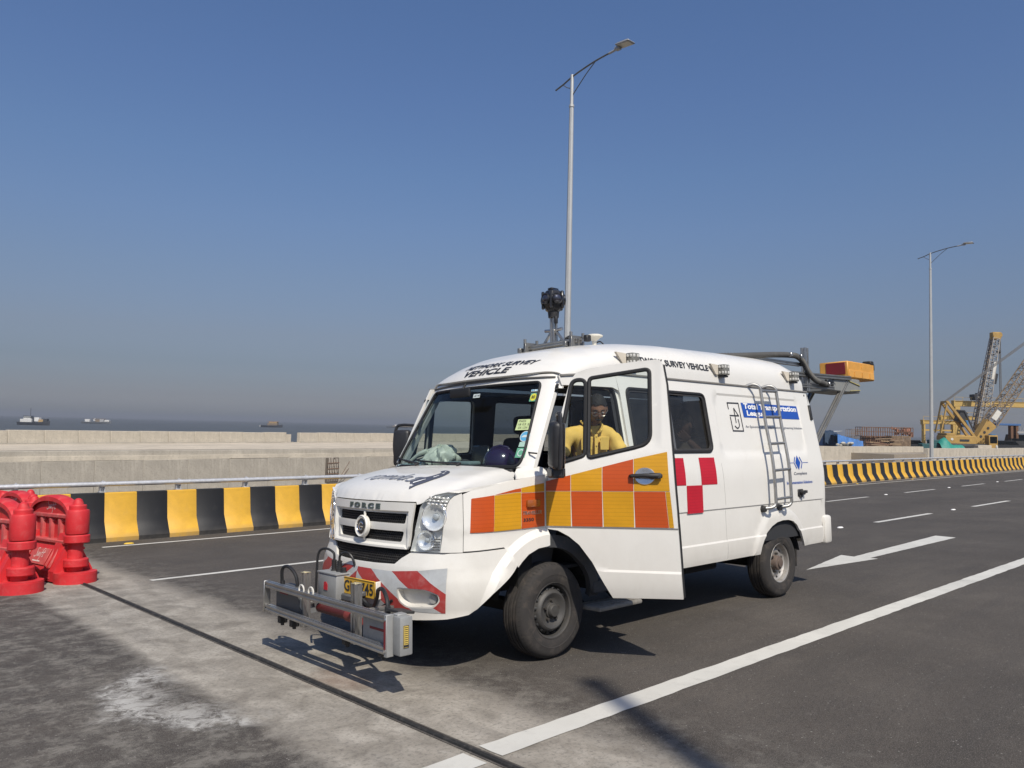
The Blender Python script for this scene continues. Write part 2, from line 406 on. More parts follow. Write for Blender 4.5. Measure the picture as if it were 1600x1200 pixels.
    h = mth(t, 'ADD', mth(t, 'MULTIPLY', fine, .6), mth(t, 'MULTIPLY', grit, .4)); bump(t, b, h, .45, .006)
    return m
GROUND = ground_mat('asphalt_and_concrete')
mb = MB()
xs = [-60, -20, -8, -4, JX-.035]; xs2 = [JX+.035, 2, 8, 20, 60, 160, 420]; ys = [-14, -6, 0, 6, 11.6]
mb.grid([[(x, y, 0) for y in ys] for x in xs]); mb.grid([[(x, y, 0) for y in ys] for x in xs2])
road = struct('road', mb, GROUND, ROAD)
# expansion joint: rubber seal in a slot with steel lips
mb = MB(); mb.box((JX, -1.2, -.07), (.07, 25.6, .02))
slot = struct('joint_slot', mb, mat('slot_dark', (.02, .02, .02), .9), ROAD)
RUBBER = mat('rubber', (.012, .012, .012), .8, grime=.55, gcol=(.12, .11, .10), scale=9, bmp=.3)
jt = thing('expansion_joint', 'black rubber expansion joint seal running across the concrete strip in the road', 'expansion joint', at(JX, 0, 0))
mb = MB(); n = 150
path = [(.004*math.sin(i*.7)+.003*math.sin(i*1.9), -13.9+25.4*i/n, -.006+.003*math.sin(i*.43)) for i in range(n+1)]
mb.tube(path, .019, 8); mb.build('rubber_seal', RUBBER, jt)
for s_ in (-1, 1):
    mb = MB(); mb.box((s_*.030, -1.2, -.017), (.012, 25.4, .045), .002); mb.build('steel_lip', mat('joint_steel', (.07, .062, .055), .8, .2, grime=.7, gcol=(.22, .2, .17), scale=6), jt)
# ---- painted markings
def paint_mat(name, c, wear=.5):
    m, t, b = nodes(name); o = mapping(t)
    n1 = noise(t, o, 5, 8, .72, .4); n2 = noise(t, o, 55, 4, .75)
    col = ramp(t, noise(t, o, 1.3, 5, .6), [(.3, tuple(x*.82 for x in c)), (.7, c)])
    col = mixc(t, ramp(t, n1, [(.50, 0.), (.78, wear*.7)]), col, (.25, .235, .21))
    col = mixc(t, ramp(t, mth(t, 'ADD', mth(t, 'MULTIPLY', n2, .5), mth(t, 'MULTIPLY', n1, .5)), [(.60, 0.), (.66, wear)]), col, (.075, .07, .065))
    t.links.new(col, b.inputs['Base Color']); b.inputs['Roughness'].default_value = .75; bump(t, b, n2, .3, .003); MATS[name] = m; return m
WHITE_LINE = paint_mat('white_road_paint', (.60, .585, .53), .45)
def stripe(pts, z=.004, rag=.006):
    """a painted strip: polygon with slightly ragged long edges"""
    P = resample(pts, .12); out = []
    for x, y in P: out.append((x+rnd.uniform(-rag, rag), y+rnd.uniform(-rag, rag)))
    V, F = tri2d(out, (), .6); mb = MB(); mb.add([(x, y, z) for x, y in V], [tuple(map(int, f)) for f in F]); return mb
def line_quad(x0, y0, x1, y1, w): return [(x0, y0-w/2), (x1, y1-w/2), (x1, y1+w/2), (x0, y0+w/2)]
def marking(name, mb, label, cat, group=None):
    o = mb.build(name, WHITE_LINE); o.matrix_world = ROAD; return tag(o, label, cat, group)
marking('lane_line', stripe(line_quad(JX+.06, -1.025, 62, -1.05, .175)), 'long unbroken white lane line in the foreground beside the van', 'road marking')
marking('lane_line', stripe(line_quad(-1.98, -1.045, JX-.06, -1.045, .175)), 'short stub of white lane line before the black expansion joint', 'road marking')
marking('edge_line', stripe(line_quad(-.2, 10.36, 150, 12.4, .13)), 'thin white edge line along the foot of the black and yellow barrier', 'road marking')
G_ = 'white dashes between the traffic lanes'
marking('lane_dash', stripe(line_quad(-.80, 6.03, 3.7, 6.10, .12)), 'white lane dash that disappears behind the front bumper of the van', 'road marking', G_)
ORD = ['first and longest', 'second', 'third', 'fourth', 'fifth', 'last and smallest']
for i in range(6):
    x0 = 18.6+6.4*i; y0 = 6.60+.02*(x0-18.7)
    marking('lane_dash', stripe(line_quad(x0, y0, x0+3.1, y0+.06, .12), rag=.003), 'far row white lane dash, %s beyond the van tail' % ORD[i], 'road marking', G_)
for i in range(3):
    x0 = 12.65+6.25*i; y0 = 2.75+.004*i
    marking('lane_dash', stripe(line_quad(x0, y0, x0+3.15, y0, .13), rag=.003), 'near row white lane dash on the open road, %s from the van' % ('nearest', 'second', 'third')[i], 'road marking', G_)
marking('direction_arrow', stripe([(5.43, .69), (7.12, 1.0), (7.06, .79), (10.72, .94), (10.62, .58), (7.08, .57), (7.08, .46)], rag=.004), 'white painted arrow on the road behind the rear wheel pointing at the van', 'road marking')
# ---- raised studs
def stud(x, y, z, m, label, grp):
    mb = MB(); mb.lathe([(.0005, .022), (.035, .021), (.052, .012), (.058, 0)], 12); o = mb.build('road_stud', m); o.matrix_world = at(x, y, z+.001) @ Matrix.Diagonal((1.5, .9, 1, 1)); tag(o, label, 'road stud', grp); return o
ST_W = mat('stud_white', (.72, .71, .68), .5); ST_Y = mat('stud_yellow', (.62, .40, .04), .5)
for i, (x, y) in enumerate([(23.3, 6.72), (29.8, 6.83), (36.9, 7.05), (11.07, 2.79), (17.36, 2.75), (23.9, 2.76)]):
    stud(x, y, 0, ST_W, ['white road stud in the far row just right of the van tail', 'white road stud in the far row, second from the van', 'white road stud in the far row, third and smallest', 'white road stud in the near row close behind the van bumper', 'white road stud between two dashes in the near row', 'white road stud in the near row at the right edge of the photo'][i], 'white studs on the lane lines')
for i, (x, y) in enumerate([(.30, 10.62), (31.5, 11.2), (38.5, 11.35)]):
    stud(x, y, 0, ST_Y, ['yellow road stud on the edge line behind the red plastic barriers', 'yellow stud at the foot of the barrier beyond the van', 'distant yellow stud at the foot of the barrier'][i], 'yellow studs on the edge line')
# ---- black and yellow crash barrier with pipe rail
def barrier_mat(name, c, wear, lowd=.8):
    m, t, b = nodes(name); o = mapping(t); n1 = noise(t, o, 2.4, 7, .7, .3); n2 = noise(t, mapping(t, (3, 3, .5)), 7, 6, .7)
    col = ramp(t, n1, [(.3, tuple(x*.82 for x in c)), (.7, tuple(min(1, x*1.1) for x in c))])
    col = mixc(t, ramp(t, n2, [(.58, 0.), (.82, wear)]), col, (.30, .27, .22))
    sp = N(t, 'SeparateXYZ'); t.links.new(N(t, 'TexCoord').outputs['Object'], sp.inputs[0])
    low = mth(t, 'MULTIPLY', ramp(t, sp.outputs[2], [(.0, 1.), (.16, 0.)]), ramp(t, n1, [(.35, lowd*.25), (.6, lowd)]))
    col = mixc(t, low, col, (.16, .145, .12))
    t.links.new(col, b.inputs['Base Color']); b.inputs['Roughness'].default_value = .55; bump(t, b, noise(t, o, 30, 5, .7), .25, .006); MATS[name] = m; return m
B_YEL = barrier_mat('barrier_yellow', (.66, .37, .035), .16); B_BLK = barrier_mat('barrier_black', (.0115, .011, .011), .07, .30)
bar_ang = .0185
BAR = ROAD @ Matrix.Translation((0.09, 11.2, 0)) @ Matrix.Rotation(bar_ang, 4, 'Z')
barrier = thing('crash_barrier', 'long black and yellow striped concrete crash barrier along the far road edge', 'crash barrier', BAR)
prof = [(0, 0), (0, .075), (.012, .085), (.155, .36), (.195, .865), (.21, .88), (.40, .88), (.415, .865), (.455, .36), (.60, .08), (.60, 0)]
def stripe_mesh(w, seed):
    r = random.Random(seed); mb = MB(); P = []
    for x in (0, .003, w-.003, w): P.append([(x, y+(.0015 if x in (0, w) else 0), z-(.0015 if x in (0, w) and z > .5 else 0)) for y, z in prof])
    mb.grid(P); mb.f = [f[::-1] for f in mb.f]; return mb.mesh('painted_section', 30)
W_ = .5565
me_y = [stripe_mesh(W_, i) for i in range(1)]; me_y[0].materials.append(B_YEL); me_k = stripe_mesh(W_, 3); me_k.materials.append(B_BLK)
for i in range(-16, 210):
    o = obj('painted_section', me_y[0] if i % 2 == 0 else me_k, None, barrier); o.location = (i*W_, 0, 0)
# far tail, joined
mb = MB(); mb.grid([[(x, y, z) for y, z in prof] for x in (210*W_, 400*W_)]); mb.f = [f[::-1] for f in mb.f]
mb.build('far_section', mat('barrier_far', (.32, .2, .05), .7), barrier)['kind'] = 'stuff'
GALV = mat('galvanised', (.60, .60, .60), .42, .45, var=.18, scale=14)
mb = MB(); mb.cyl((-9, .26, 1.035), (210, .26, 1.035), .043, n=12); mb.build('pipe_rail', GALV, barrier)
mb = MB()
mb.box((0, .30, .890), (.11, .14, .018), .003); mb.box((.0, .335, .96), (.075, .012, .16), .002); mb.box((-.0375, .31, .955), (.008, .09, .14)); mb.box((.0375, .31, .955), (.008, .09, .14))
mb.lathe([(.047, -.035), (.053, -.035), (.053, .035), (.047, .035)], 16, Matrix.Translation((0, .26, 1.035)) @ Matrix.Rotation(math.pi/2, 4, 'Y'))
mb.tube([(0, .26, 1.06), (0, .262, 1.105)], .012, 6)
me_b = mb.mesh('rail_bracket'); me_b.materials.append(GALV)
for i in range(-5, 150):
    o = obj('rail_bracket', me_b, None, barrier); o.location = (-.02+1.37*i, 0, 0)
mb = MB(); mb.cyl((0, .26, 1.035), (.04, .26, 1.035), .046, n=12); me_j = mb.mesh('rail_joint'); me_j.materials.append(GALV)
for i in range(-1, 30): obj('rail_joint', me_j, None, barrier).location = (2.0+6*i, 0, 0)
# ---- the verge behind the barrier, the sea, the land under the yard
mb = MB(); mb.grid([[(x, y, z) for y, z in ((11.75, -1.0), (13, -2.2), (29.7, -2.4), (50, -3.0))] for x in (-70, 0, 60, 200, 420)])
struct('verge_ground', mb, mat('verge_earth', (.21, .18, .145), .95, var=.3, scale=.4, bmp=.6, bscale=6))
def sea_mat():
    m, t, b = nodes('sea_water'); v = mapping(t, (1, 1, 1)); n1 = noise(t, v, .02, 5, .6); n2 = noise(t, mapping(t, (.25, .6, 1)), .9, 6, .62)
    t.links.new(ramp(t, n1, [(.3, (.066, .072, .074)), (.7, (.084, .090, .092))]), b.inputs['Base Color'])
    b.inputs['Roughness'].default_value = .45; b.inputs['Specular IOR Level'].default_value = .06; bump(t, b, n2, .8, .25); return m
mb = MB(); ring = [0, 60, 300, 1200, 5000, 16000]
P = [[(r*math.cos(a), r*math.sin(a), -5.0) for r in ring] for a in np.linspace(0, 2*math.pi, 49)]
mb.grid(P); struct('sea', mb, sea_mat())
mb = MB(); mb.box((215, 72, -2.6), (260, 84, 4.4)); struct('reclaimed_land', mb, mat('land_earth', (.26, .22, .17), .95, var=.3, scale=.06, bmp=.4, bscale=2))
# ---- the unfinished ramp on the sea side
def conc_mat(name, c=(.40, .365, .305), dark=.6):
    m, t, b = nodes(name); o = mapping(t); n1 = noise(t, o, .55, 7, .68, .5); n2 = noise(t, mapping(t, (1.6, 1.6, .22)), 2.2, 7, .72, .2); n3 = noise(t, o, 14, 5, .7)
    col = ramp(t, n1, [(.28, tuple(x*.72 for x in c)), (.72, tuple(x*1.15 for x in c))])
    col = mixc(t, ramp(t, n2, [(.50, 0.), (.75, dark)]), col, tuple(x*.48 for x in c))
    col = mixc(t, ramp(t, n2, [(.22, .45), (.36, 0.)]), col, tuple(min(1, x*1.55) for x in c))
    col = mixc(t, ramp(t, n3, [(.36, .4), (.48, 0.)]), col, tuple(x*.5 for x in c))
    t.links.new(col, b.inputs['Base Color']); b.inputs['Roughness'].default_value = .9; bump(t, b, n3, .35, .02); MATS[name] = m; return m
CONC = conc_mat('raw_concrete'); CONC_L = conc_mat('pale_concrete', (.52, .465, .375), .35); CONC_D = conc_mat('deck_screed', (.52, .45, .35), .25)
def wall(name, label, x0, y0, x1, y1, z0, z1, pw, m, thick=.5, drop=0., group=None):
    """wall of cast panels; joints are real gaps"""
    L = math.hypot(x1-x0, y1-y0); th = math.atan2(y1-y0, x1-x0); t = thing(name, label, 'concrete wall', Matrix.Translation((x0, y0, 0)) @ Matrix.Rotation(th, 4, 'Z'), group)
    nn = int(round(L/pw)); r = random.Random(len(label)); cache = []
    for k in range(5):
        mb = MB(); mb.box((0, 0, 0), (pw-.007, thick, z1-z0), .012); cache.append(mb.mesh('cast_panel')); cache[-1].materials.append(m)
    for i in range(nn):
        o = obj('cast_panel', cache[r.randrange(5)], None, t); o.location = ((i+.5)*pw, thick/2+r.uniform(-.008, .008), (z0+z1)/2+r.uniform(-.012, .012)); 
    mb = MB(); mb.box((L/2, thick/2+.04, (z0+z1)/2-.05), (L, thick-.12, z1-z0-.12)); mb.build('wall_core', m, t)
    return t
ang = math.atan2(31.15-29.85, 19.7-1.43)
def wl(x): return 29.85+.0711*(x-1.43)
w1 = wall('concrete_wall', 'stained grey concrete wall of the unfinished ramp behind the barrier on the left', -37, wl(-37), 59, wl(59), -2.4, -.06, 1.9, CONC, .6)
t = w1
mb = MB(); r = random.Random(5); L = 96.2
for i in range(40):
    x = i*L/40; mb.box((x+L/80, .13+r.uniform(-.004, .004), .04+r.uniform(-.006, .004)), (L/40+.003, .18, .19+r.uniform(-.012, .012)), .006)
mb.build('kicker_course', CONC_L, t)
mb = MB(); mb.box((L/2, .42, .23), (L, .55, .235), .02); mb.build('deck_edge', CONC, t)
mb = MB(); mb.grid([[(x, wl(x)+.35, .36), (x, 36.8+.235*(x-2.5)+.4, .405)] for x in np.linspace(-37, 72, 40)]); mb.f = [f[::-1] for f in mb.f]
struct('ramp_deck', mb, CONC_D)
pa = math.atan2(.225, 1)
def parapet(name, label, xa, xb):
    ya = 36.75+.225*(xa-2.5); yb = 36.75+.225*(xb-2.5)
    return wall(name, label, xa, ya, xb, yb, .38, 1.02, 1.55, CONC_L, .3, 0, 'parapets of the unfinished ramp')
parapet('parapet_wall', 'low pale concrete parapet against the sea, left of the gap', -35, 18.35)
parapet('parapet_wall', 'low pale concrete parapet against the sea, right of the gap by the van mirror', 18.95, 68)
# kerb foot under the parapets
mb = MB()
for xa, xb in ((-35, 18.35), (18.95, 68)):
    ya = 36.6+.225*(xa-2.5); yb = 36.6+.225*(xb-2.5); mb.bar((xa, ya, .40), (xb, yb, .40), .16, .1, bev=.01)
tag(mb.build('parapet_kerb', CONC), 'thin grey kerb along the foot of the pale parapet', 'kerb')
# starter bars sticking out of the wall
rb = thing('rebar_cage', 'rusty reinforcement bars sticking out of the concrete wall left of the van', 'rebar', Matrix.Translation((15.55, wl(15.55)-.12, -1.25)) @ Matrix.Rotation(ang, 4, 'Z'))
RUST = mat('rust', (.16, .085, .05), .85, .2, var=.4, scale=12)
for k in range(6):
    mb = MB(); x = .1*k-.02; mb.tube([(x, 0, 0), (x+.02*rnd.uniform(-1, 1), -.03, .6), (x+.03, -.02, 1.16+rnd.uniform(-.08, .06))], .018, 6); mb.build('upright_bar', mat('pale_bar', (.52, .47, .40), .8, scale=12), rb)
for z in (.12, .38, .62, .9):
    mb = MB(); mb.tube([(-.12, -.06, z), (.58, -.06, z+rnd.uniform(-.03, .03))], .016, 6); mb.build('cross_bar', RUST, rb)
for k in range(2):
    mb = MB(); mb.tube([(.58, -.05, .1), (.85, -.1, .3+.2*k), (1.1+.05*k, -.14, .62+.36*k)], .012, 6); mb.build('bent_bar', RUST, rb)
mb = MB(); mb.box((.27, .14, .55), (.8, .1, 1.25), .02); mb.build('dark_backing', mat('backing_dark', (.12, .1, .08), .9), rb)  # dark slab on the wall face behind the bars
# right-hand walls of the yard
wall('concrete_wall', 'pale concrete wall behind the barrier between the van tail and the far lamp post', 66, 35.8, 104.3, 33.7, -2.4, .33, 3.2, CONC_L, .5)
wall('concrete_wall', 'lower pale concrete wall at the right edge below the cranes', 94.3, 29.72, 220, 28.0, -2.4, .25, 3.4, CONC_L, .5)
# ---- lamp posts
POLE = mat('pole_paint', (.50, .50, .48), .45, .35, var=.08, scale=2)
DKM = mat('arm_steel', (.16, .165, .17), .45, .5, var=.1)
def lamp(x, y, z0, top, sgn, label, twist=0., detail=True):
    t = thing('street_lamp', label, 'street lamp', Matrix.Translation((x, y, z0)) @ Matrix.Rotation((math.pi if sgn > 0 else 0)+twist, 4, 'Z'), 'street lamps along the road')
    H = top-z0
    mb = MB(); mb.tube([(0, 0, .02), (0, 0, H*.5), (0, 0, H-.9)], [.125, .098, .070], 8); mb.build('pole', POLE, t, sharp=25)
    mb = MB(); mb.tube([(0, 0, H-.9), (0, 0, H+.12)], [.058, .055], 10); mb.cyl((0, 0, H-.93), (0, 0, H-.86), .085, n=12); mb.build('pole_cap', POLE, t)
    mb = MB(); mb.box((0, 0, .012), (.42, .42, .024), .003); [mb.cyl((a*.15, b*.15, .02), (a*.15, b*.15, .07), .016, n=8) for a in (-1, 1) for b in (-1, 1)]; mb.build('base_plate', GALV, t)
    mb = MB(); mb.tube(smooth_path([(0, .72, H-.16), (0, .35, H-.06), (0, 0, H+.06), (0, -.5, H+.17), (0, -.95, H+.245), (0, -1.4, H+.29), (0, -1.62, H+.30)], 6), .027, 8); mb.build('arm', DKM, t)
    mb = MB(); mb.tube(smooth_path([(0, -.06, H-.52), (0, -.3, H-.30), (0, -.62, H-.02), (0, -.95, H+.22)], 6), .016, 6); mb.tube([(0, .06, H-.30), (0, .22, H-.22), (0, .40, H-.08)], .014, 6); mb.build('stay_rod', DKM, t)
    hd = MB(); hd.cyl((0, -1.52, H+.295), (0, -1.80, H+.32), .036, n=10); hd.box((0, -1.86, H+.335), (.17, .18, .10), .02); 
    hd.build('lamp_bracket', mat('lamp_cast', (.42, .43, .44), .5, .5), t)
    M = Matrix.Translation((0, -2.13, H+.36)) @ Matrix.Rotation(.06, 4, 'X')
    b = MB(); b.box((0, 0, .018), (.34, .52, .05), .02, M.to_3x3()); b.v = [tuple(Vector(v)+M.translation) for v in b.v]; hb = b.build('lamp_head', mat('lamp_cast', (.42, .43, .44), .5, .5), t)
    f = MB()
    for k in range(7): f.box((-.13+k*.043, 0, .055), (.008, .40, .03))
    f.v = [tuple(M @ Vector(v)) for v in f.v]; f.build('cooling_fin', mat('lamp_cast', (.42, .43, .44), .5, .5), hb)
    g = MB(); g.box((0, -.01, -.012), (.28, .42, .012), .004); g.v = [tuple(M @ Vector(v)) for v in g.v]; g.build('lamp_glass', mat('lamp_lens', (.55, .54, .48), .25), hb)
    return t
lamp(13.37, 12.42, -.62, 12.80, -1, 'tall grey street lamp rising straight behind the roof of the white van')
lamp(46.6, 13.15, -.62, 12.90, -1, 'tall grey street lamp standing at the barrier near the cranes on the right')
lamp(79.0, 14.0, -.7, 12.9, -1, 'grey street lamp farther down the road outside the right edge')
mast = thing('unseen_mast', 'bare grey mast on the near verge whose shadow crosses the road', 'mast', Matrix.Translation((-4.95, -10.35, .52)))  # out of view; bare shape and height chosen for its shadow on the road
mb = MB(); mb.tube([(0, 0, .02), (0, 0, 6.2), (0, 0, 12.6)], [.14, .11, .085], 12); mb.build('pole', POLE, mast)
mb = MB(); mb.cyl((0, 0, 12.6), (0, 0, 12.68), .10, n=12); mb.build('pole_cap', POLE, mast)
mb = MB(); mb.box((0, 0, .012), (.42, .42, .024), .003); mb.build('base_plate', GALV, mast)

YC=.92
def sstep(a,b,x):
    t=np.clip((np.asarray(x,float)-a)/(b-a),0,1); return t*t*(3-2*t)
def lstep(a,b,x): return np.clip((np.asarray(x,float)-a)/(b-a),0,1)
def inset(z,steps=True):
    z=np.asarray(z,float)
    d=np.clip(z-1.22,0,None); r=np.where(d<.16,.145*d*d/.32,.145*(d-.08))
    r=r+.02*np.clip((.62-z)/.15,0,None)**2
    if steps: r=r+.010*(lstep(.660,.676,z)-lstep(.962,.976,z))
    return r
# plan curve: (X, h) from centre to the side
_P=np.array([(-.985,0),(-.982,.12),(-.970,.27),(-.946,.42),(-.912,.56),(-.868,.69),(-.812,.79),(-.735,.87),(-.64,.922),(-.52,.952),(-.36,.966),(-.15,.97),(.1,.97),(.35,.97),(.6,.97),(.85,.97),(5.5,.97)])
def _catmull(P,n=12):
    out=[]
    for i in range(len(P)-3):
        p0=P[max(i-1,0)] if i>0 else np.array([P[1][0],-P[1][1]]);p1,p2,p3=P[i],P[i+1],P[i+2]
        for k in range(n):
            t=k/n; out.append(.5*((2*p1)+(-p0+p2)*t+(2*p0-5*p1+4*p2-p3)*t*t+(-p0+3*p1-3*p2+p3)*t**3))
    out.append(P[-3]);out.append(P[-2]);out.append(P[-1]); return np.array(out)
_C=_catmull(_P); _S=np.r_[0,np.cumsum(np.hypot(*np.diff(_C,axis=0).T))]
_T=np.gradient(_C,_S,axis=0); _T/=np.linalg.norm(_T,axis=1)[:,None]
def s_of_X(X): # on the side part
    i=np.argmax(_C[:,1]>.9); return np.interp(X,_C[i:,0],_S[i:])
def s_of_h(h): 
    i=np.argmax(_C[:,1]>.969); return np.interp(h,_C[:i,1],_S[:i])
def rake(z): # front face leans back with height
    z=np.asarray(z,float); return .055*np.clip((z-.62)/.55,-.6,1.6)
def body(s,z,off=0.,side=-1,steps=True):
    
    s,z=[np.array(q) for q in np.broadcast_arrays(np.asarray(s,float),np.asarray(z,float))]; sg=np.where(s<0,-1,1); a=np.abs(s)
    X=np.interp(a,_S,_C[:,0]);h=np.interp(a,_S,_C[:,1]);tx=np.interp(a,_S,_T[:,0]);th=np.interp(a,_S,_T[:,1])
    nx,nh=-th,tx   # outward
    w=np.clip(-nx,0,1)
    ins=inset(z,steps)
    o=off-ins
    X=X+nx*o+rake(z)*w; h=h+nh*o
    return np.stack([X,YC+side*sg*h,z],-1)
# door in (r,z): closed position X=r, Y=-.05+inset
DTH=np.radians(60); HX=0.0
def door(r,z,off=0.,th=DTH):
    r,z=[np.array(q) for q in np.broadcast_arrays(np.asarray(r,float),np.asarray(z,float))]; d=inset(z)-off
    x=r; y=d
    ct,st=np.cos(th),np.sin(th)
    return np.stack([HX+x*ct+y*st, -.05-x*st+y*ct, np.asarray(z,float)+0*r],-1)
# windshield cab front: q in [-1,1] lateral (q=1 -> right far side), z
def ws(q,z,off=0.):
    q,z=[np.array(k) for k in np.broadcast_arrays(np.asarray(q,float),np.asarray(z,float))]
    v=(z-1.40)/.72
    hb=.97-inset(z,False)-.012
    Xc=-.205+.39*v
    a=np.abs(q)
    X=Xc+.135*a**2.2+.07*np.clip((a-.85)/.15,0,None)**2
    P=np.stack([X,YC+q*hb,z],-1)
    if np.any(off): 
        P=P+np.asarray(off)[...,None]*np.stack([-np.ones_like(q)*.88,.25*q,.42+0*q],-1)
    return P
# roof: t in [-1,1] (angle param), b in[0,1]
_rx0=[.13,.18,.26,.4,.6,.85,1.1,1.5,2.0,3.0,3.8,4.1,4.3,4.42,4.50];_rz0=[2.125,2.19,2.255,2.325,2.395,2.45,2.495,2.545,2.575,2.595,2.60,2.59,2.54,2.44,2.24]
_RX=np.linspace(.13,4.5,400);_RZ=np.interp(_RX,_rx0,_rz0)
for _ in range(3): _RZ[1:-1]=np.convolve(_RZ,np.ones(9)/9,'same')[1:-1] if False else _RZ[1:-1]
def roofprof(X):
    zc=np.interp(X,_RX,_RZ)
    return zc
def roof(t,b,off=0.):
    t,b=[np.array(k) for k in np.broadcast_arrays(np.asarray(t,float),np.asarray(b,float))]
    th=t*np.pi/2
    lat=np.sign(th)*np.abs(np.sin(th))**.72; X0=.15+b*4.3;up=np.abs(np.cos(th))**(1.05-.43*sstep(.15,.95,X0))
    Xf=.15+.19*np.abs(lat)**2.2; Xr=4.47-.10*np.abs(lat)**3
    X=Xf+b*(Xr-Xf)
    zg=2.115+.065*sstep(.2,.75,X)
    zc=roofprof(X-.19*np.abs(lat)**2.2*np.clip(1-(X-.15)/.5,0,1))
    hg=.835-.02*sstep(4.0,4.47,X)
    z=zg+np.clip(zc-zg,0.0,None)*up
    return np.stack([X,YC+lat*hg,z+off],-1)

def roof_xy(X,Y,off=0.):
    X,Y=[np.array(k) for k in np.broadcast_arrays(np.asarray(X,float),np.asarray(Y,float))]
    hg=.835-.02*sstep(4.0,4.47,X);lat=np.clip(np.abs(Y-YC)/hg,0,.9999);th=np.arcsin(lat**(1/.72))
    Xf=.15+.19*lat**2.2;Xr=4.47-.10*lat**3;b=(X-Xf)/(Xr-Xf)
    P=roof(np.sign(Y-YC)*th/(np.pi/2),b)
    return np.stack([X,Y,P[...,2]+off],-1)
def roof_front(u,v,off=0.):
    Y=np.asarray(u,float);lat=np.clip(np.abs(Y-YC)/.835,0,.9999)
    return roof_xy(.15+.19*lat**2.2+np.asarray(v,float),Y,off)
def hood_front(h):
    """X of the bonnet's leading edge at lateral distance h"""
    return np.interp(np.abs(h),_C[:100,1],_C[:100,0])+.055
_hd=[0,.008,.02,.05,.10,.18,.32,.50,.75,1.0];_hz=[1.172,1.198,1.222,1.252,1.283,1.315,1.352,1.385,1.415,1.435]
def hood(X,Y,off=0.):
    X,Y=[np.array(k) for k in np.broadcast_arrays(np.asarray(X,float),np.asarray(Y,float))];h=np.abs(Y-YC)
    d=np.clip(X-hood_front(np.minimum(h,.80)),0,None)
    zc=np.interp(d,_hd,_hz)+.012*(1-np.clip(h/.8,0,1)**2)*np.clip(d/.2,0,1)
    zf=np.interp(h,[0,.53,.57,.62,.70,.79,.87,.97],[1.172,1.174,1.18,1.200,1.230,1.250,1.265,1.28])+.10*np.clip(d,0,.25)
    zc=np.maximum(zc,zf)
    ze=np.interp(X,[-.95,-.87,-.76,-.55,-.326,-.1,.1],[1.165,1.195,1.253,1.285,1.323,1.345,1.36])
    w=sstep(.70,.965,h)
    z=zc+(np.minimum(ze,zc)-zc)*w
    return np.stack([X,Y,z+off],-1)

# ================================================================== THE VAN
WHITE = mat('van_white', (.715, .695, .645), .32, var=.035, scale=1.3, coat=.45, grime=.10, gcol=(.42, .37, .30), bmp=.03, bscale=5)
def road_film(m, top, amt):
    """dust thrown up on the lower body"""
    t = m.node_tree; b = [n for n in t.nodes if n.type == 'BSDF_PRINCIPLED'][0]; src = b.inputs['Base Color'].links[0].from_socket
    o = mapping(t); sp = N(t, 'SeparateXYZ'); t.links.new(o, sp.inputs[0]); n = noise(t, mapping(t, (2.2, 2.2, 1.2)), 3.2, 8, .75, .3)
    h = ramp(t, mth(t, 'ADD', sp.outputs[2], mth(t, 'MULTIPLY', mth(t, 'SUBTRACT', n, .5), .5)), [(.40, amt), (top, 0.)])
    st = ramp(t, noise(t, mapping(t, (9, 9, .6)), 3.0, 6, .7), [(.60, 0.), (.76, .10)])
    c = mixc(t, mth(t, 'MAXIMUM', h, st), src, (.36, .315, .25)); t.links.new(c, b.inputs['Base Color'])
road_film(WHITE, .95, .34)
PLAS = mat('white_bumper', (.68, .662, .612), .42, var=.05, scale=2, grime=.16, gcol=(.40, .35, .28))
BLACK = mat('black_trim', (.02, .02, .021), .5, grime=.35, gcol=(.10, .09, .08), scale=8)
SEAL = mat('black_seal', (.012, .012, .013), .65)
DGREY = mat('dark_plastic', (.075, .077, .08), .62, grime=.5, gcol=(.16, .145, .125), scale=6)
GRIME = mat('underbody', (.008, .0075, .007), .95, grime=.3, gcol=(.025, .022, .02))
ALU = mat('aluminium', (.47, .46, .44), .34, .9, var=.12, scale=9)
CHROME = mat('chrome', (.82, .82, .83), .09, 1.0, var=.02)
INNER = mat('inner_trim', (.030, .031, .034), .85)
DASHM = mat('dashboard_plastic', (.045, .047, .052), .75, bmp=.2, bscale=120)
GLASS = glass_mat('clear_glass', (.84, .90, .88), .45, .02)
WSGL = glass_mat('windscreen_glass', (.66, .72, .715), .38, .010)
road_film(PLAS, .85, .30)
TINT = glass_mat('tinted_glass', (.36, .39, .41), .9, .05)
REDGL = mat('lamp_red', (.3, .02, .02), .25)
van = thing('survey_van', 'white road survey van with its orange and yellow checkered passenger door swung open', 'van', at(0, 0, 0))
def bodyR(s, z): return body(s, z, side=1)
def emb(X, z):
    dx = np.maximum(np.abs(X-3.30)-.86+.09, 0); dz = np.maximum(np.abs(z-1.78)-.305+.09, 0)
    sd = np.sqrt(dx*dx+dz*dz)-.09+np.minimum(np.maximum(np.abs(X-3.30)-.77, np.abs(z-1.78)-.215), 0)*0
    return -.010*lstep(0., .022, -sd)
def arch_lip(X, z):
    r = np.sqrt((X-3.47)**2+((z-.35)*1.0)**2); return .014*(1-lstep(.555, .585, r))*(X > 2.7)
def flare(X, z):
    r = np.hypot(X, z-.34); return .034*(1-lstep(.575, .625, r))*(np.asarray(z) < 1.0)
def sideL(X, z): return body(s_of_X(X), z, emb(X, z)+arch_lip(X, z))
def sideR(X, z):
    P = sideL(X, z); P[..., 1] = 2*YC-P[..., 1]; return P
def front(s, z):
    P = body(s, z); return body(s, z, flare(P[..., 0], z))
def mir(fn):
    def f(*a):
        P = np.array(fn(*a)); P[..., 1] = 2*YC-P[..., 1]; return P
    return f
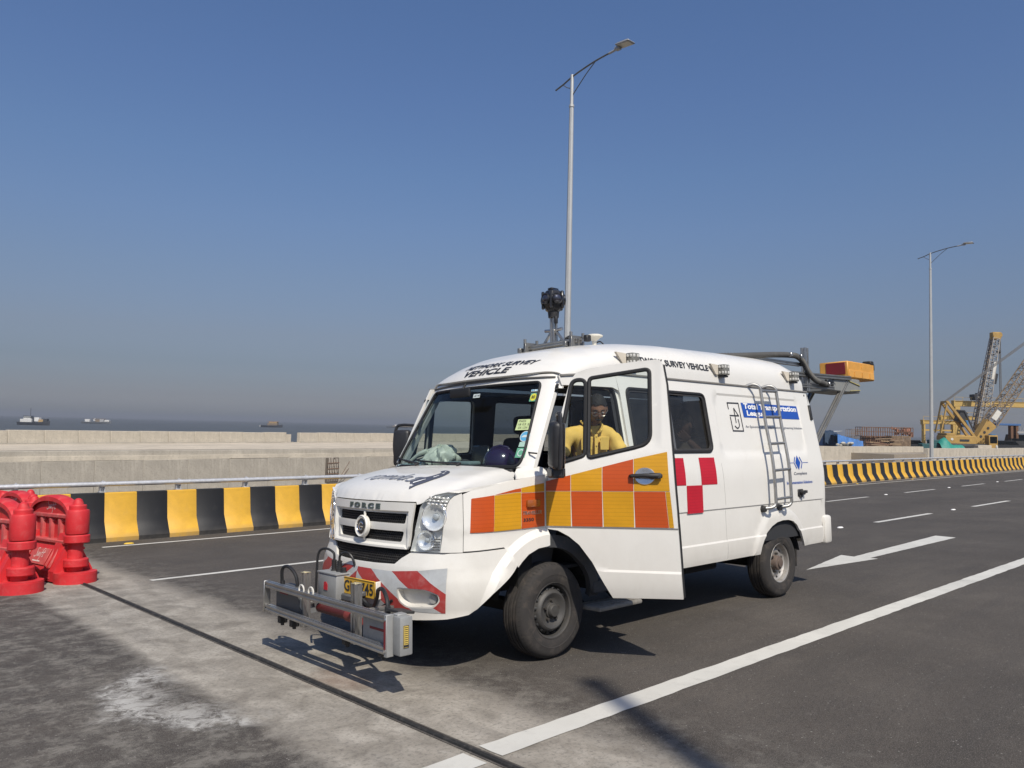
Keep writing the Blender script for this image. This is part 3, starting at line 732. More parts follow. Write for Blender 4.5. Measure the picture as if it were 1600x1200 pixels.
def arcpts(r, a0, a1, n=16, cx=3.47, cz=.35): return [(cx+r*math.cos(a0+(a1-a0)*i/n), cz+r*math.sin(a0+(a1-a0)*i/n)) for i in range(n+1)]
SX = lambda X: float(s_of_X(X))
rear_arch = [(3.035, .485), (3.05, .56), (3.09, .62), (3.17, .69), (3.27, .745), (3.38, .780), (3.5, .793), (3.62, .79), (3.72, .77), (3.80, .725), (3.86, .655), (3.90, .58), (3.955, .492)]
out_side = [(1.03, .485)]+rear_arch+[(4.36, .492), (4.43, .495), (4.435, .8), (4.43, 1.3), (4.42, 1.6), (4.405, 1.9), (4.385, 2.175), (.985, 2.175), (1.02, 2.0), (1.05, 1.45), (1.035, 1.1), (1.03, .75)]
win_side = rounded([(1.12, 1.512), (2.285, 1.512), (2.272, 2.058), (1.105, 2.058)], [.07, .07, .06, .06], 6)
creA = [[(.99, z), (4.43, z)] for z in (.660, .676, .962, .976)]
embl = rounded([(2.44, 1.475), (4.16, 1.475), (4.16, 2.085), (2.44, 2.085)], .09, 6); embl2 = rounded([(2.462, 1.497), (4.138, 1.497), (4.138, 2.063), (2.462, 2.063)], .07, 6)
cre = [(c, False) for c in creA]+[(embl, True), (embl2, True), (arcpts(.555, .35, 2.85), False), (arcpts(.585, .35, 2.85), False)]
side = panel('body_side', sideL, out_side, WHITE, van, [win_side], .06, .022, 1, cre, sharp=24)
out_r = [(.0, .485)]+out_side[1:14]+out_side[14:20]+[(.27, 2.12), (.13, 1.9), (.02, 1.45)]
win_qR = rounded([(.16, 1.47), (.30, 1.50), (.30, 2.03), (.26, 2.03)], .03, 3); win_fR = rounded([(.345, 1.49), (.86, 1.52), (.83, 2.04), (.345, 2.03)], .05, 5)
out_r = [(-.02, .485)]+rear_arch+[(4.36, .492), (4.43, .495), (4.435, .8), (4.43, 1.3), (4.42, 1.6), (4.405, 1.9), (4.385, 2.175), (.30, 2.125), (.20, 1.9), (.10, 1.66), (.02, 1.42)]
panel('body_side', sideR, out_r, WHITE, van, [win_side, win_qR, win_fR], .09, .022, -1, [(c, False) for c in creA], sharp=24)
panel('quarter_window', sideR, win_qR, GLASS, van, (), .1, 0, -1, off=-.012); panel('door_window', sideR, win_fR, GLASS, van, (), .1, 0, -1, off=-.012)
for nm, fn, h, fl in (('window_seal', sideR, win_qR, -1), ('window_seal', sideR, win_fR, -1)):
    L = resample(h, .05); U = np.array(L); P = fn(U[:, 0], U[:, 1]); MB().tube(P, .012, 6, True).build(nm, SEAL, van)
# sliding side windows, left and right
for fn, fl in ((sideL, 1), (sideR, -1)):
    wf = MB(); L = np.array(resample(win_side, .04)); P = fn(L[:, 0], L[:, 1]); wf.tube(P, .016, 6, True)
    w = wf.build('side_window', SEAL, van)
    inn = rounded([(1.145, 1.54), (2.258, 1.54), (2.245, 2.032), (1.13, 2.032)], [.05]*4, 5)
    panel('window_frame', fn, rounded([(1.115, 1.507), (2.29, 1.507), (2.277, 2.063), (1.10, 2.063)], .07, 6), mat('frame_metal', (.055, .052, .05), .5, .3, grime=.6, gcol=(.16, .13, .10)), w, [inn], .1, .012, fl, off=.003)
    panel('glass_pane', fn, [(1.13, 1.52), (1.72, 1.52), (1.71, 2.05), (1.12, 2.05)], TINT, w, (), .12, 0, fl, off=-.006)
    panel('glass_pane', fn, [(1.64, 1.52), (2.275, 1.52), (2.265, 2.05), (1.63, 2.05)], TINT, w, (), .12, 0, fl, off=-.018)
    bb = MB()
    for xx in (1.655, 1.70):
        P = fn(np.full(8, xx), np.linspace(1.53, 2.04, 8)); bb.tube(P+normals(fn, np.full(8, xx), np.linspace(1.53, 2.04, 8), fl)*-.006, .011, 6)
    bb.build('sliding_bar', mat('slider_metal', (.20, .20, .20), .4, .6), w)
# rear panel with rounded corners, gutter
def rearP(a, z):
    """a 0..1 round the left corner, across the tail and round the right corner"""
    z = np.asarray(z, float); a = np.asarray(a, float); L = sideL(np.full_like(z, 4.42), z); yl = L[..., 1]; lean = np.where(z > 1.2, -.11*((z-1.2)/.95)**1.8, 0)+np.where(z > 2.0, -.06*((z-2.0)/.2), 0)
    Xr = 4.56+lean; w = YC-yl; t = (a-.5)*2; e = 7.
    ang = np.sign(t)*np.abs(t)**.8*math.pi/2; lat = np.sign(ang)*np.abs(np.sin(ang))**(2/e); dep = np.abs(np.cos(ang))**(2/e)
    return np.stack([4.40+(Xr-4.40)*dep, YC+lat*w, z], -1)
A_, Z_ = np.meshgrid(np.linspace(0, 1, 61), np.r_[np.linspace(.492, 2.17, 22)], indexing='ij')
MB().grid(rearP(A_, Z_)).build('rear_panel', WHITE, van, 40)
MB().box((4.50, YC, .63), (.17, 1.98, .31), .03, seg=2).build('rear_bumper', PLAS, van)
for y in (-.045, 1.885):
    P = [rearP(np.array(.035 if y < 1 else .965), np.array(z)) for z in (1.86, 1.93, 2.0)]
mb = MB(); n_ = np.array([sideL(np.array(4.385), np.array(z)) for z in (1.86, 1.945, 2.03)]); mb.bar(n_[0]+[.012, -.006, 0], n_[2]+[.012, -.006, 0], .045, .02, (0, 1, 0), .004); mb.build('rear_marker', BLACK, van)
GUT = mat('drip_rail', (.20, .19, .175), .6)
for fn in (sideL, sideR):
    X = np.r_[np.linspace(.30, 4.40, 60)]; zz = np.interp(X, [.28, .9, 4.4], [2.118, 2.178, 2.182]); P = fn(X, zz); n_ = normals(fn, X, zz, 1 if fn is sideL else -1)
    MB().tube(P+n_*.004, .0105, 6).build('drip_rail', GUT, van)
# roof
T_, B_ = np.meshgrid(np.linspace(-1, 1, 81), np.r_[np.linspace(0, .2, 40), np.linspace(.21, .88, 40), np.linspace(.89, 1, 20)], indexing='ij')
mb = MB().grid(roof(T_, B_)); mb.f = [f[::-1] for f in mb.f]; roofo = mb.build('roof', WHITE, van, 50)
mb = MB().grid(np.stack([roof(T_[:, 0], 0*T_[:, 0]), roof(T_[:, 0], 0*T_[:, 0])+np.array([.02, 0, -.012])], 1)); mb.build('roof_lip', WHITE, van)
Q = np.linspace(-.94, .94, 40); P = ws(Q, 2.112+.012*(1-Q**2)); MB().tube(P+np.array([-.008, 0, .0]), .008, 6).build('visor_strip', mat('visor_rubber', (.11, .105, .10), .7), van)
# bonnet
def hoodXY(u, v): return hood(u, v)
edge = [(-.60, .018), (-.527, .0), (-.43, -.028), (-.327, -.043), (-.30, -.035), (-.268, .0)]
frontedge = [(float(hood_front(h))+.002, YC-h) for h in np.linspace(0, .545, 14)]
notch = [(-.866, YC-.556), (-.852, YC-.575), (-.835, YC-.612), (-.815, YC-.655), (-.795, YC-.697), (-.765, YC-.748), (-.735, YC-.79), (-.700, YC-.838), (-.672, YC-.872)]
rear_e = [(-.17, .10), (-.185, .2), (-.205, .45), (-.215, .70), (-.22, YC)]
half = frontedge+notch+edge+rear_e
ho = half+[(x, 2*YC-y) for x, y in half[::-1]][1:-1]
panel('bonnet', hood, ho, WHITE, van, (), .03, .018, 1, sharp=40)
# cowl strip under the windscreen
mb = MB(); q = np.linspace(-.9, .9, 30); P0 = ws(q, 1.385); P1 = ws(q, 1.41); mb.grid(np.stack([P0+np.array([-.06, 0, .018]), P1+np.array([.06, 0, .0])], 1)); mb.build('cowl_strip', BLACK, van)
# front wings
wing = [(SX(-.70), .846), (.952, 1.0), (.928, 1.235), (.99, 1.258), (SX(-.55), 1.281), (SX(-.43), 1.303), (SX(-.33), 1.319), (SX(-.16), 1.338), (SX(.04), 1.35), (SX(.035), 1.2), (SX(.02), .99), (SX(.02), .86)]
warch = [(SX(x), z) for x, z in ((.0, .832), (-.10, .825), (-.20, .79), (-.262, .745), (-.30, .71))]
wing = [(.949, .846), (.944, 1.0), (.928, 1.235)]+wing[3:11]+[(SX(.02), .838)]+warch+[(SX(-.322), .748), (SX(-.405), .856)]
def frontR(s, z): return mir(front)(s, z)
for fn, fl in ((front, 1), (frontR, -1)):
    panel('front_wing', fn, wing, WHITE, van, (), .03, .012, fl, [([(SX(x), z) for x, z in arcpts(rr, 1.45, 2.6, 24, 0, .34) if x > -.6], False) for rr in (.575, .625)], sharp=22)
# piece of the pillar foot between bonnet and door
def lean_in(fn, s, z):
    P = np.array(fn(s, z)); d = 14*np.clip(np.asarray(z)-1.335, 0, None)**2; P[..., 1] += np.where(P[..., 1] < YC, d, -d); return P
cowl = [(SX(-.285), 1.326), (SX(.045), 1.355), (SX(.06), 1.405), (SX(-.02), 1.42), (SX(-.12), 1.415), (SX(-.22), 1.40), (SX(-.275), 1.375)]
# windscreen surround with pillars
def wsw(q, z):
    q = np.asarray(q, float); a = np.abs(q); c = np.clip(a, 0, 1); P = ws(np.sign(q)*c, z); ex = np.clip(a-1, 0, None)
    P[..., 0] += ex*1.0; return P
zz = np.linspace(1.34, 2.115, 14)
souter = [(-.952, z) for z in zz]+[(q, 2.140+.012*(1-q*q)) for q in np.linspace(-.95, .99, 24)]+[(1.03, z) for z in zz[::-1]]+[(q, 1.34+.03*(1-q*q)) for q in np.linspace(.98, -.94, 20)]
whole = rounded([(-.845, 1.412), (.845, 1.412), (.862, 1.52), (.822, 2.078), (-.822, 2.078), (-.862, 1.52)], [.05, .05, .12, .05, .05, .12], 6)
panel('windscreen_frame', wsw, souter, WHITE, van, [whole], .045, .02, -1, sharp=40)
for fn, fl in ((front, 1),): panel('pillar_foot', (lambda s, z, fn=fn: lean_in(fn, s, z)), cowl, WHITE, van, (), .04, .012, fl, sharp=40)
win = panel('windscreen', ws, whole, WSGL, van, (), .08, 0, -1, off=-.006)
L = np.array(resample(whole, .04)); MB().tube(ws(L[:, 0], L[:, 1]), .013, 6, True).build('screen_seal', SEAL, win)
inner = [(x*.975, 1.745+(z-1.745)*.955) for x, z in whole]
panel('screen_band', ws, whole, mat('black_frit', (.008, .009, .011), .35), win, [inner], .06, 0, -1, off=-.004)
panel('shade_band', ws, [(-.80, 1.985), (.80, 1.985), (.80, 2.075), (-.80, 2.075)], glass_mat('shade_glass', (.30, .36, .42), .6), win, (), .1, 0, -1, off=-.009)
# ---- bumper, grille, lamps
bot = [(0, .362), (.27, .367), (.59, .381), (.857, .401), (1.0, .425), (1.06, .46), (1.151, .562), (1.25, .632), (SX(-.36), .685), (SX(-.318), .735), (SX(-.405), .846), (.949, .837), (.86, .834), (.775, .832), (.55, .832), (.522, .826), (.45, .785), (.40, .744), (.2, .738), (0, .736)]
fogh = rounded([(.462, .585), (.70, .588), (.79, .56), (.80, .525), (.76, .48), (.55, .465), (.478, .50)], .03, 4)
bl = bot+[(-s, z) for s, z in bot[::-1]][1:-1]
def bump_f(s, z):
    P = body(s, z); z_ = np.asarray(z); lip = .016-.034*lstep(.722, .835, z_)*(1-lstep(.80, 1.0, np.abs(s)))+.030*(1-lstep(.36, .44, z_))-.004
    return body(s, z, flare(P[..., 0], z)+lip+.008)
bumper = panel('front_bumper', bump_f, bl, PLAS, van, [fogh, [(-s, z) for s, z in fogh[::-1]]], .04, .02, 1, [([(-.95, z), (.95, z)], False) for z in (.722,)]+[([(-1.0, .43), (1.0, .43)], False)]+[([(sg_*SX(x), z) for x, z in arcpts(rr, 2.0, 3.1, 20, 0, .34) if x > -.63], False) for rr in (.575, .625) for sg_ in (1, -1)], sharp=24)
def fbox(name, s, z, w, h, d, m, parent, off=0., bev=.004):
    p = body(np.array(s), np.array(z)); n = normals(body, np.array(s), np.array(z)); x = Vector(body(np.array(s+.01), np.array(z))-p).normalized(); nn = Vector(n); y = nn.cross(x)
    M = Matrix((x, y, nn)).transposed(); mb = MB().box(Vector(p)+nn*off, (w, h, d), bev, M); return mb.build(name, m, parent), Matrix.Translation(Vector(p)+nn*off) @ M.to_4x4()
def fmat(s, z, off=0., tilt=0.):
    p = body(np.array(s), np.array(z)); n = normals(body, np.array(s), np.array(z)); x = Vector(body(np.array(s+.01), np.array(z))-p).normalized(); nn = Vector(n); y = nn.cross(x)
    return Matrix.Translation(Vector(p)+nn*off) @ Matrix((x, y, nn)).transposed().to_4x4()
for sg in (1, -1):
    f = (lambda s, z, sg=sg: bump_f(sg*np.asarray(s), z))
    panel('fog_lamp_recess', f, [(s, z) for s, z in rounded([(.44, .60), (.72, .60), (.81, .57), (.82, .52), (.77, .46), (.53, .445), (.455, .49)], .03, 4)], PLAS, bumper, (), .05, 0, sg, off=-.055)
    L = np.array(resample(fogh, .03)); a = f(L[:, 0], L[:, 1]); nb = normals(f, L[:, 0], L[:, 1], sg); 
    mb = MB(); P = np.stack([a, a-nb*.055], 1); P = np.concatenate([P, P[:1]]); mb.grid(P); mb.build('recess_wall', PLAS, bumper, 60)
    mb = MB(); q = f(np.array(.74), np.array(.52)); nq = normals(f, np.array(.74), np.array(.52), sg); Mq = Matrix.Translation(Vector(q-nq*.04)) @ Vector(nq).to_track_quat('Z', 'Y').to_matrix().to_4x4()
    mb.lathe([(.001, .01), (.026, .008), (.034, -.006)], 16, Mq); mb.build('fog_lamp', mat('lamp_clear', (.45, .45, .43), .2, .3), bumper)
# red and silver warning tape
TRED = mat('tape_red', (.33, .035, .03), .45, var=.12, scale=7, grime=.22, gcol=(.5, .4, .38)); TSIL = mat('tape_silver', (.50, .51, .50), .35, .25, var=.12, scale=6, grime=.3, gcol=(.3, .28, .26))
hole_c = [(s, z) for s, z in rounded([(.455, .592), (.71, .594), (.80, .563), (.81, .522), (.765, .472), (.54, .458), (.47, .497)], .03, 4)]
zt = lambda s: .694+.042*max(0, abs(s)-.45)/.38
def tape_quad(s0, s1, k=.43): return [(s0, zt(s0)), (s1, zt(s1)), (s1+k, .44), (s0+k, .44)]
def clip_tape(poly, lo, hi):
    def cl(P, f, ins):
        out = []
        for i in range(len(P)):
            a, b = P[i-1], P[i]
            if ins(b) != ins(a):
                t = f(a, b); out.append((a[0]+(b[0]-a[0])*t, a[1]+(b[1]-a[1])*t))
            if ins(b): out.append(b)
        return out
    P = cl(poly, lambda a, b: (lo-a[0])/(b[0]-a[0]), lambda p: p[0] >= lo)
    return cl(P, lambda a, b: (hi-a[0])/(b[0]-a[0]), lambda p: p[0] <= hi) if P else P
for sg in (1, -1):
    f = (lambda s, z, sg=sg: bump_f(sg*np.asarray(s), z))
    cuts = [-.72, -.50, -.27, -.05, .165, .388, .62, .90] if sg == 1 else [-.40, -.24, -.05, .05, .20, .36, .58, .90]
    for i in range(len(cuts)-1):
        P = clip_tape(tape_quad(cuts[i], cuts[i+1]), -.0 if sg == 1 else .0, .845)
        if len(P) < 3: continue
        V, F = tri2d(P, [hole_c] if True else (), .05)
        if len(F) == 0: continue
        ok = inpoly(V[F].mean(1)[:, 0], V[F].mean(1)[:, 1], hole_c); F = F[~ok]
        if len(F) == 0: continue
        p = f(V[:, 0], V[:, 1])+normals(f, V[:, 0], V[:, 1], sg)*.005; mb = MB(); mb.add(p, [tuple(map(int, q)) for q in (F if sg > 0 else F[:, ::-1])])
        mb.build('warning_tape', TRED if i % 2 == 1 else TSIL, bumper, 60)
# number plate
pl, pm = fbox('number_plate', 0.08, .555, .41, .125, .012, mat('plate_yellow', (.62, .36, .03), .45, var=.06), van, .045, .004)
mb = MB(); mb.box(pm @ Vector((.215, 0, -.02)), (.012, .125, .05), .003, pm.to_3x3()); mb.build('plate_edge', mat('plate_white', (.7, .68, .62), .5), pl)
def flat(M, o=0.):
    A = np.array(M.to_3x3()); t = np.array(M.translation)
    return lambda u, v: (np.stack([u, v, np.zeros_like(u)+o], -1) @ A.T)+t
BLK = mat('print_black', (.022, .022, .026), .55)
put_text('plate_text', flat(pm, .008), text_fit('GN4745', -.185, .185, -.040, .042, .02), BLK, pl, .001)
b = MB()
for a, c in (((-.2, -.058), (.2, -.058)), ((-.2, .058), (.2, .058)), ((-.2, -.058), (-.2, .058)), ((.2, -.058), (.2, .058))): b.bar(pm @ Vector((*a, .0075)), pm @ Vector((*c, .0075)), .004, .002)
b.build('plate_border', BLK, pl)
# grille
G0, G1 = .848, 1.172
gf = lambda s, z: body(s, z)
gout = [(-.50, G0), (.50, G0), (.515, .87), (.545, 1.15), (.545, G1), (-.545, G1), (-.545, 1.15), (-.515, .87)]
slot_u = rounded([(-.455, 1.022), (.455, 1.022), (.468, 1.092), (-.468, 1.092)], .012, 2); slot_l = rounded([(-.425, .893), (.425, .893), (.445, .968), (-.445, .968)], .02, 3)
def gsurf(s, z):
    z = np.asarray(z); a = np.abs(s); rec = -.022*(1-lstep(1.10, 1.112, z))*(1-lstep(.478, .498, a))*lstep(.862, .876, z); return body(s, z, .010+rec)
gr = panel('grille', gsurf, gout, PLAS, van, [slot_u, slot_l], .035, .02, 1, [([(-.5, 1.10), (.5, 1.10)], False), ([(-.5, 1.112), (.5, 1.112)], False), ([(-.47, .862), (.47, .862)], False), ([(-.47, .876), (.47, .876)], False), ([(-.478, .87), (-.478, 1.1)], False), ([(.478, .87), (.478, 1.1)], False), ([(-.498, .87), (-.498, 1.1)], False), ([(.498, .87), (.498, 1.1)], False)], sharp=25)
def honey(name, s0, s1, z0, z1, parent, off=-.035, pitch=.021):
    mb = MB(); n = int((s1-s0)/pitch); mrows = int((z1-z0)/(pitch*.86))
    for j in range(mrows+1):
        for i in range(n+1):
            s = s0+pitch*(i+.5*(j % 2)); z = z0+pitch*.86*j
            if s > s1: continue
            pts = [(s+pitch*.57*math.sin(k*math.pi/3), z+pitch*.57*math.cos(k*math.pi/3)) for k in (0, 1, 2, 3)]
            P = body(np.array([p[0] for p in pts]), np.array([p[1] for p in pts]), off)
            for k in range(3): mb.bar(P[k], P[k+1], .004, .012, (1, 0, 0))
    o = mb.build(name, BLACK, parent, smooth=False); o['kind'] = 'stuff'; return o
honey('grille_mesh', -.47, .47, .885, 1.10, gr)
panel('grille_back', gf, [(-.5, .86), (.5, .86), (.5, 1.12), (-.5, 1.12)], SEAL, gr, (), .08, 0, 1, off=-.075)
em, M_ = fbox('emblem', 0, .984, .01, .01, .01, CHROME, gr, -.02)
M_ = fmat(0, .984, .012)
em.data.clear_geometry(); b = MB(); b.lathe([(.062, -.03), (.080, -.02), (.082, .006), (.074, .016), (.060, .008)], 32, M_); me = b.mesh('emblem'); em.data = me; me.materials.append(PLAS)
b = MB(); b.lathe([(.0005, .010), (.05, .008), (.060, .006)], 28, M_); b.build('badge_face', mat('badge_black', (.02, .022, .025), .2, coat=.8), em)
b = MB(); b.lathe([(.056, .007), (.058, .011), (.062, .011), (.063, .007)], 32, M_); b.build('badge_ring', CHROME, em)
b = MB(); b.lathe([(.020, .0105), (.024, .0125), (.029, .0125), (.032, .0105)], 20, M_, .5, 5.6); b.box(M_ @ Vector((.012, -.004, .0115)), (.034, .008, .003), 0, M_.to_3x3()); b.build('badge_logo', CHROME, em)
for x in (-1, 1): pass
b = MB(); 
for z in (.995+.075, .905): b.box(body(np.array(0.), np.array(z), -.004), (.016, .018, .05), .004)
b.build('emblem_post', PLAS, gr)
put_text('letter', gsurf, text_fit('FORCE', -.205, .205, 1.118, 1.158, .055, spacing=1.55), mat('letter_grey', (.09, .12, .115), .35, .4), gr, .007, 1, .007)
# lower grille
panel('lower_grille', gf, [(-.40, .735), (.40, .735), (.525, .84), (-.525, .84)], SEAL, van, (), .08, 0, 1, off=-.05)
honey('lower_mesh', -.50, .50, .742, .83, van, -.022)
# headlamp clusters
lens = [(.527, .838), (.560, .98), (.592, 1.145), (.612, 1.172), (.645, 1.200), (.712, 1.231), (.812, 1.249), (.915, 1.243), (.853, 1.222), (.822, 1.195), (.805, 1.149), (.774, .838)]
corner = [(.778, .838), (.945, .841), (.940, 1.0), (.924, 1.228), (.915, 1.240), (.858, 1.220), (.828, 1.193), (.810, 1.149)]
SILV = mat('lamp_silver', (.74, .74, .73), .30, .15, var=.10, scale=8)
CLEAR = glass_mat('lamp_glass', (.93, .95, .95), 1.0)
for sg in (1, -1):
    f = (lambda s, z, sg=sg: body(sg*np.asarray(s), z))
    hl = panel('headlamp', f, lens, SILV, van, (), .03, 0, sg, off=-.042)
    L = np.array(resample(lens, .03)); a = f(L[:, 0], L[:, 1]); nb = normals(f, L[:, 0], L[:, 1], sg); P = np.stack([a-nb*.002, a-nb*.044], 1); P = np.concatenate([P, P[:1]]); MB().grid(P).build('lamp_rim', SILV, hl, 60)
    for (s, z, r) in ((.712, 1.080, .096), (.645, .918, .068)):
        M_ = fmat(sg*s, z, -.040)
        q = [(r*1.06, .0), (r*1.03, .030), (r*.98, .033), (r*.93, .026), (r*.78, .012), (r*.55, .004), (r*.28, .002)]
        b = MB(); b.lathe(q, 28, M_); b.build('reflector', mat('reflector_chrome', (.88, .88, .87), .14, .55, var=.02), hl, 60)
        b = MB(); b.lathe([(r*.24, .0), (r*.23, .016), (r*.15, .026), (.0005, .028)], 20, M_); b.build('bulb', mat('bulb_glass', (.55, .57, .58), .12, .3), hl)
        b = MB(); b.lathe([(r*.985, .032), (r*1.01, .036), (r*1.035, .034), (r*1.05, .02)], 28, M_); b.build('bezel', CHROME, hl)
    b = MB()
    for i in range(6):
        for j in range(3):
            s = .655+.034*i+.008*j; z = 1.168+.022*j-.002*i
            if z < 1.225+(s-.7)*.1 and s < .83: b.box(body(np.array(sg*s), np.array(z), -.014), (.022, .026, .016), .004)
    b.build('indicator_lens', mat('indicator_block', (.80, .79, .76), .15, .4), hl)
    b = MB()
    for k in range(5):
        zz_ = .855+.018*k; P = f(np.linspace(.69, .765, 5), np.full(5, zz_))-normals(f, np.linspace(.69, .765, 5), np.full(5, zz_), sg)*.018; b.tube(P, .005, 6)
    b.build('reflector_rib', CHROME, hl)
    panel('lamp_lens', f, lens, CLEAR, hl, (), .05, 0, sg, off=-.004)
    panel('corner_panel', f, corner, PLAS, van, (), .04, .02, sg, sharp=40)
# orange side indicator and badges on the wing
b = MB(); p = front(np.array(SX(-.135)), np.array(1.150)); b.box((-.135, p[1]-.010, 1.150), (.13, .03, .055), .010, seg=2); b.build('side_indicator', mat('amber', (.30, .085, .02), .2, coat=.5), van)
SILVT = mat('badge_silver', (.36, .34, .33), .3, .8)
wfn = lambda u, v: front(s_of_X(u), v)
put_text('wing_badge', wfn, text_fit('TRAVELLER', -.232, -.045, 1.070, 1.096, .02, .25), SILVT, van, .006, 1, .004)
put_text('wing_badge', wfn, text_fit('3350', -.228, -.125, 1.022, 1.046, .02), BLK, van, .005, 1, .003)
# checkered reflective tape
def tape_mat(name, c):
    m, t, b = nodes(name); o = mapping(t); sp = N(t, 'SeparateXYZ'); t.links.new(N(t, 'TexCoord').outputs['Object'], sp.inputs[0])
    w = mth(t, 'FRACT', mth(t, 'MULTIPLY', sp.outputs[2], 37.)); line = ramp(t, w, [(.0, 1.), (.10, 1.), (.16, 0.), (.94, 0.), (1., 1.)])
    n1 = noise(t, o, 4, 6, .7, .3); col = ramp(t, n1, [(.3, tuple(x*.85 for x in c)), (.7, c)]); col = mixc(t, mth(t, 'MULTIPLY', line, .32), col, tuple(x*.45 for x in c))
    t.links.new(col, b.inputs['Base Color']); b.inputs['Roughness'].default_value = .38; bump(t, b, w, .06, .003); MATS[name] = m; return m
T_OR = tape_mat('tape_orange', (.52, .078, .010)); T_YE = tape_mat('tape_yellow', (.61, .30, .010)); T_RD = tape_mat('tape_crimson', (.50, .012, .028))
for m, P in ((T_OR, [(-.763, .972), (-.50, .972), (-.497, 1.222), (-.766, 1.196)]), (T_YE, [(-.498, .972), (-.247, .975), (-.247, 1.232), (-.30, 1.232), (-.495, 1.220)]), (T_OR, [(-.495, 1.224), (-.30, 1.236), (-.247, 1.236), (-.247, 1.262), (-.30, 1.257)]), (T_OR, [(-.244, .975), (-.012, .978), (-.012, 1.226), (-.244, 1.226)]), (T_YE, [(-.244, 1.230), (-.012, 1.230), (-.012, 1.292), (-.244, 1.264)])):
    decal('reflective_square', wfn, [P], m, van, .0025, .05)
for P in ([(1.555, 1.215), (1.79, 1.212), (1.787, 1.456), (1.55, 1.458)], [(2.035, 1.208), (2.295, 1.206), (2.285, 1.456), (2.03, 1.457)], [(1.80, .958), (2.05, .956), (2.047, 1.205), (1.797, 1.208)]):
    decal('reflective_square', lambda u, v: body(s_of_X(u), v, steps=False), [P], T_RD, van, .003, .05)
decal('reflective_square', lambda u, v: body(s_of_X(u), v, steps=False), [[(1.06, 1.215), (1.31, 1.215), (1.31, 1.457), (1.06, 1.457)]], T_RD, van, .003, .05)
# door seam lines of the side
def seam(fn, pts, r=.0035, name='panel_gap', fl=1):
    L = np.array(resample(pts, .05, False)); P = fn(L[:, 0], L[:, 1])-normals(fn, L[:, 0], L[:, 1], fl)*.001
    return MB().tube(P, r, 5).build(name, mat('gap_grey', (.30, .29, .27), .8), van)
GAPD = mat('gap_dark', (.02, .02, .02), .9)
for fn, fl in ((front, 1), (frontR, -1)):
    L = np.array(resample([(.95, .842), (SX(-.405), .852), (SX(-.318), .742), (SX(-.335), .70)], .03, False)); P = fn(L[:, 0], L[:, 1])+normals(fn, L[:, 0], L[:, 1], fl)*.0005; MB().tube(P, .0042, 5).build('panel_gap', GAPD, van)
seam(sideL, [(2.45, .50), (2.435, .96), (2.40, 1.40)], .0022)
# ---- open door
DOOR_ST = lambda r, z: door(r, z)
dout = [(.485, .475), (.70, .482), (.979, .488), (.968, .75), (.952, 1.1), (.932, 1.45), (.893, 2.0), (.868, 2.155), (.85, 2.183), (.82, 2.190), (.514, 2.168), (.30, 2.140), (.22, 2.112), (.174, 2.054), (.118, 1.836), (.065, 1.549), (.025, 1.36), (.004, .957), (.09, .945), (.17, .905), (.247, .845), (.339, .726), (.408, .607)]
wmain = rounded([(.322, 1.472), (.775, 1.570), (.772, 2.122), (.322, 2.068)], [.035, .085, .04, .03], 7)
wq = rounded([(.078, 1.428), (.296, 1.492), (.296, 2.060), (.190, 2.058)], [.05, .03, .05, .05], 7)
dcre = [([(.43, z), (.975, z)], False) for z in (.660, .676)]+[([(.02, z), (.965, z)], False) for z in (.962, .976)]
def door_f(r, z):
    e = -.007*lstep(0, .02, .845-np.asarray(r))*lstep(1.44, 1.46, z-.13*np.asarray(r))*lstep(0, .02, 2.160-np.asarray(z)+.06*(np.asarray(r)-.8))
    return door(r, z, e)
dr = panel('passenger_door', door_f, dout, WHITE, van, [wmain, wq], .04, .045, 1, dcre+[([(.845, 1.57), (.845, 2.14)], False), ([(.825, 1.57), (.825, 2.14)], False)], sharp=24)
for h in (wmain, wq):
    L = np.array(resample(h, .025)); P = door_f(L[:, 0], L[:, 1])-normals(door_f, L[:, 0], L[:, 1])*.002; MB().tube(P, .0165, 8, True).build('window_seal', SEAL, dr)
L = np.array(resample(dout[2:8], .05, False)); P = door_f(L[:, 0], L[:, 1])-normals(door_f, L[:, 0], L[:, 1])*.040; MB().tube(P, .013, 6).build('door_seal', SEAL, dr)
panel('door_window', door_f, wmain, GLASS, dr, (), .1, 0, 1, off=-.016); panel('quarter_window', door_f, wq, GLASS, dr, (), .1, 0, 1, off=-.016)
cols = [(.006, .192), (.196, .425), (.429, .652), (.656, .918)]
top_z = lambda r: 1.302+(r)*.245-.04*max(0, r-.66)
for i, (a, b_) in enumerate(cols):
    bt = b_ if i < 3 else .893; bm_ = b_ if i < 3 else .908
    decal('reflective_square', door, [[(a, 1.234), (bm_, 1.234), (bt, top_z(bt)), (a, top_z(a))]], (T_OR, T_YE)[i % 2], dr, .0025, .05)
    be = b_ if i < 3 else .928
    decal('reflective_square', door, [[(a+(.004 if i else 0), .979), (be if i < 3 else .895, .979), (bm_ if i < 3 else .875, 1.230), (a, 1.230)]], (T_YE, T_OR)[i % 2], dr, .0025, .05)
decal('reflective_square', door, [[(.898, .979), (.930, .979), (.909, 1.230), (.878, 1.230)]], T_YE, dr, .0025, .05)
def dmat(r, z, off=0.):
    p = door(np.array(r), np.array(z), off); x = Vector((math.cos(DTH), -math.sin(DTH), 0)); n = Vector(normals(door, np.array(r), np.array(z))); y = n.cross(x)
    return Matrix.Translation(Vector(p)) @ Matrix((x, y, n)).transposed().to_4x4()
M_ = dmat(.735, 1.340, .002)
b = MB(); b.lathe([(.076, .001), (.072, .006), (.064, .006), (.045, .003), (.0005, .002)], 28, M_ @ Matrix.Diagonal((1, .82, 1, 1))); b.build('handle_cup', mat('cup_chrome', (.62, .62, .62), .22, .9), dr)
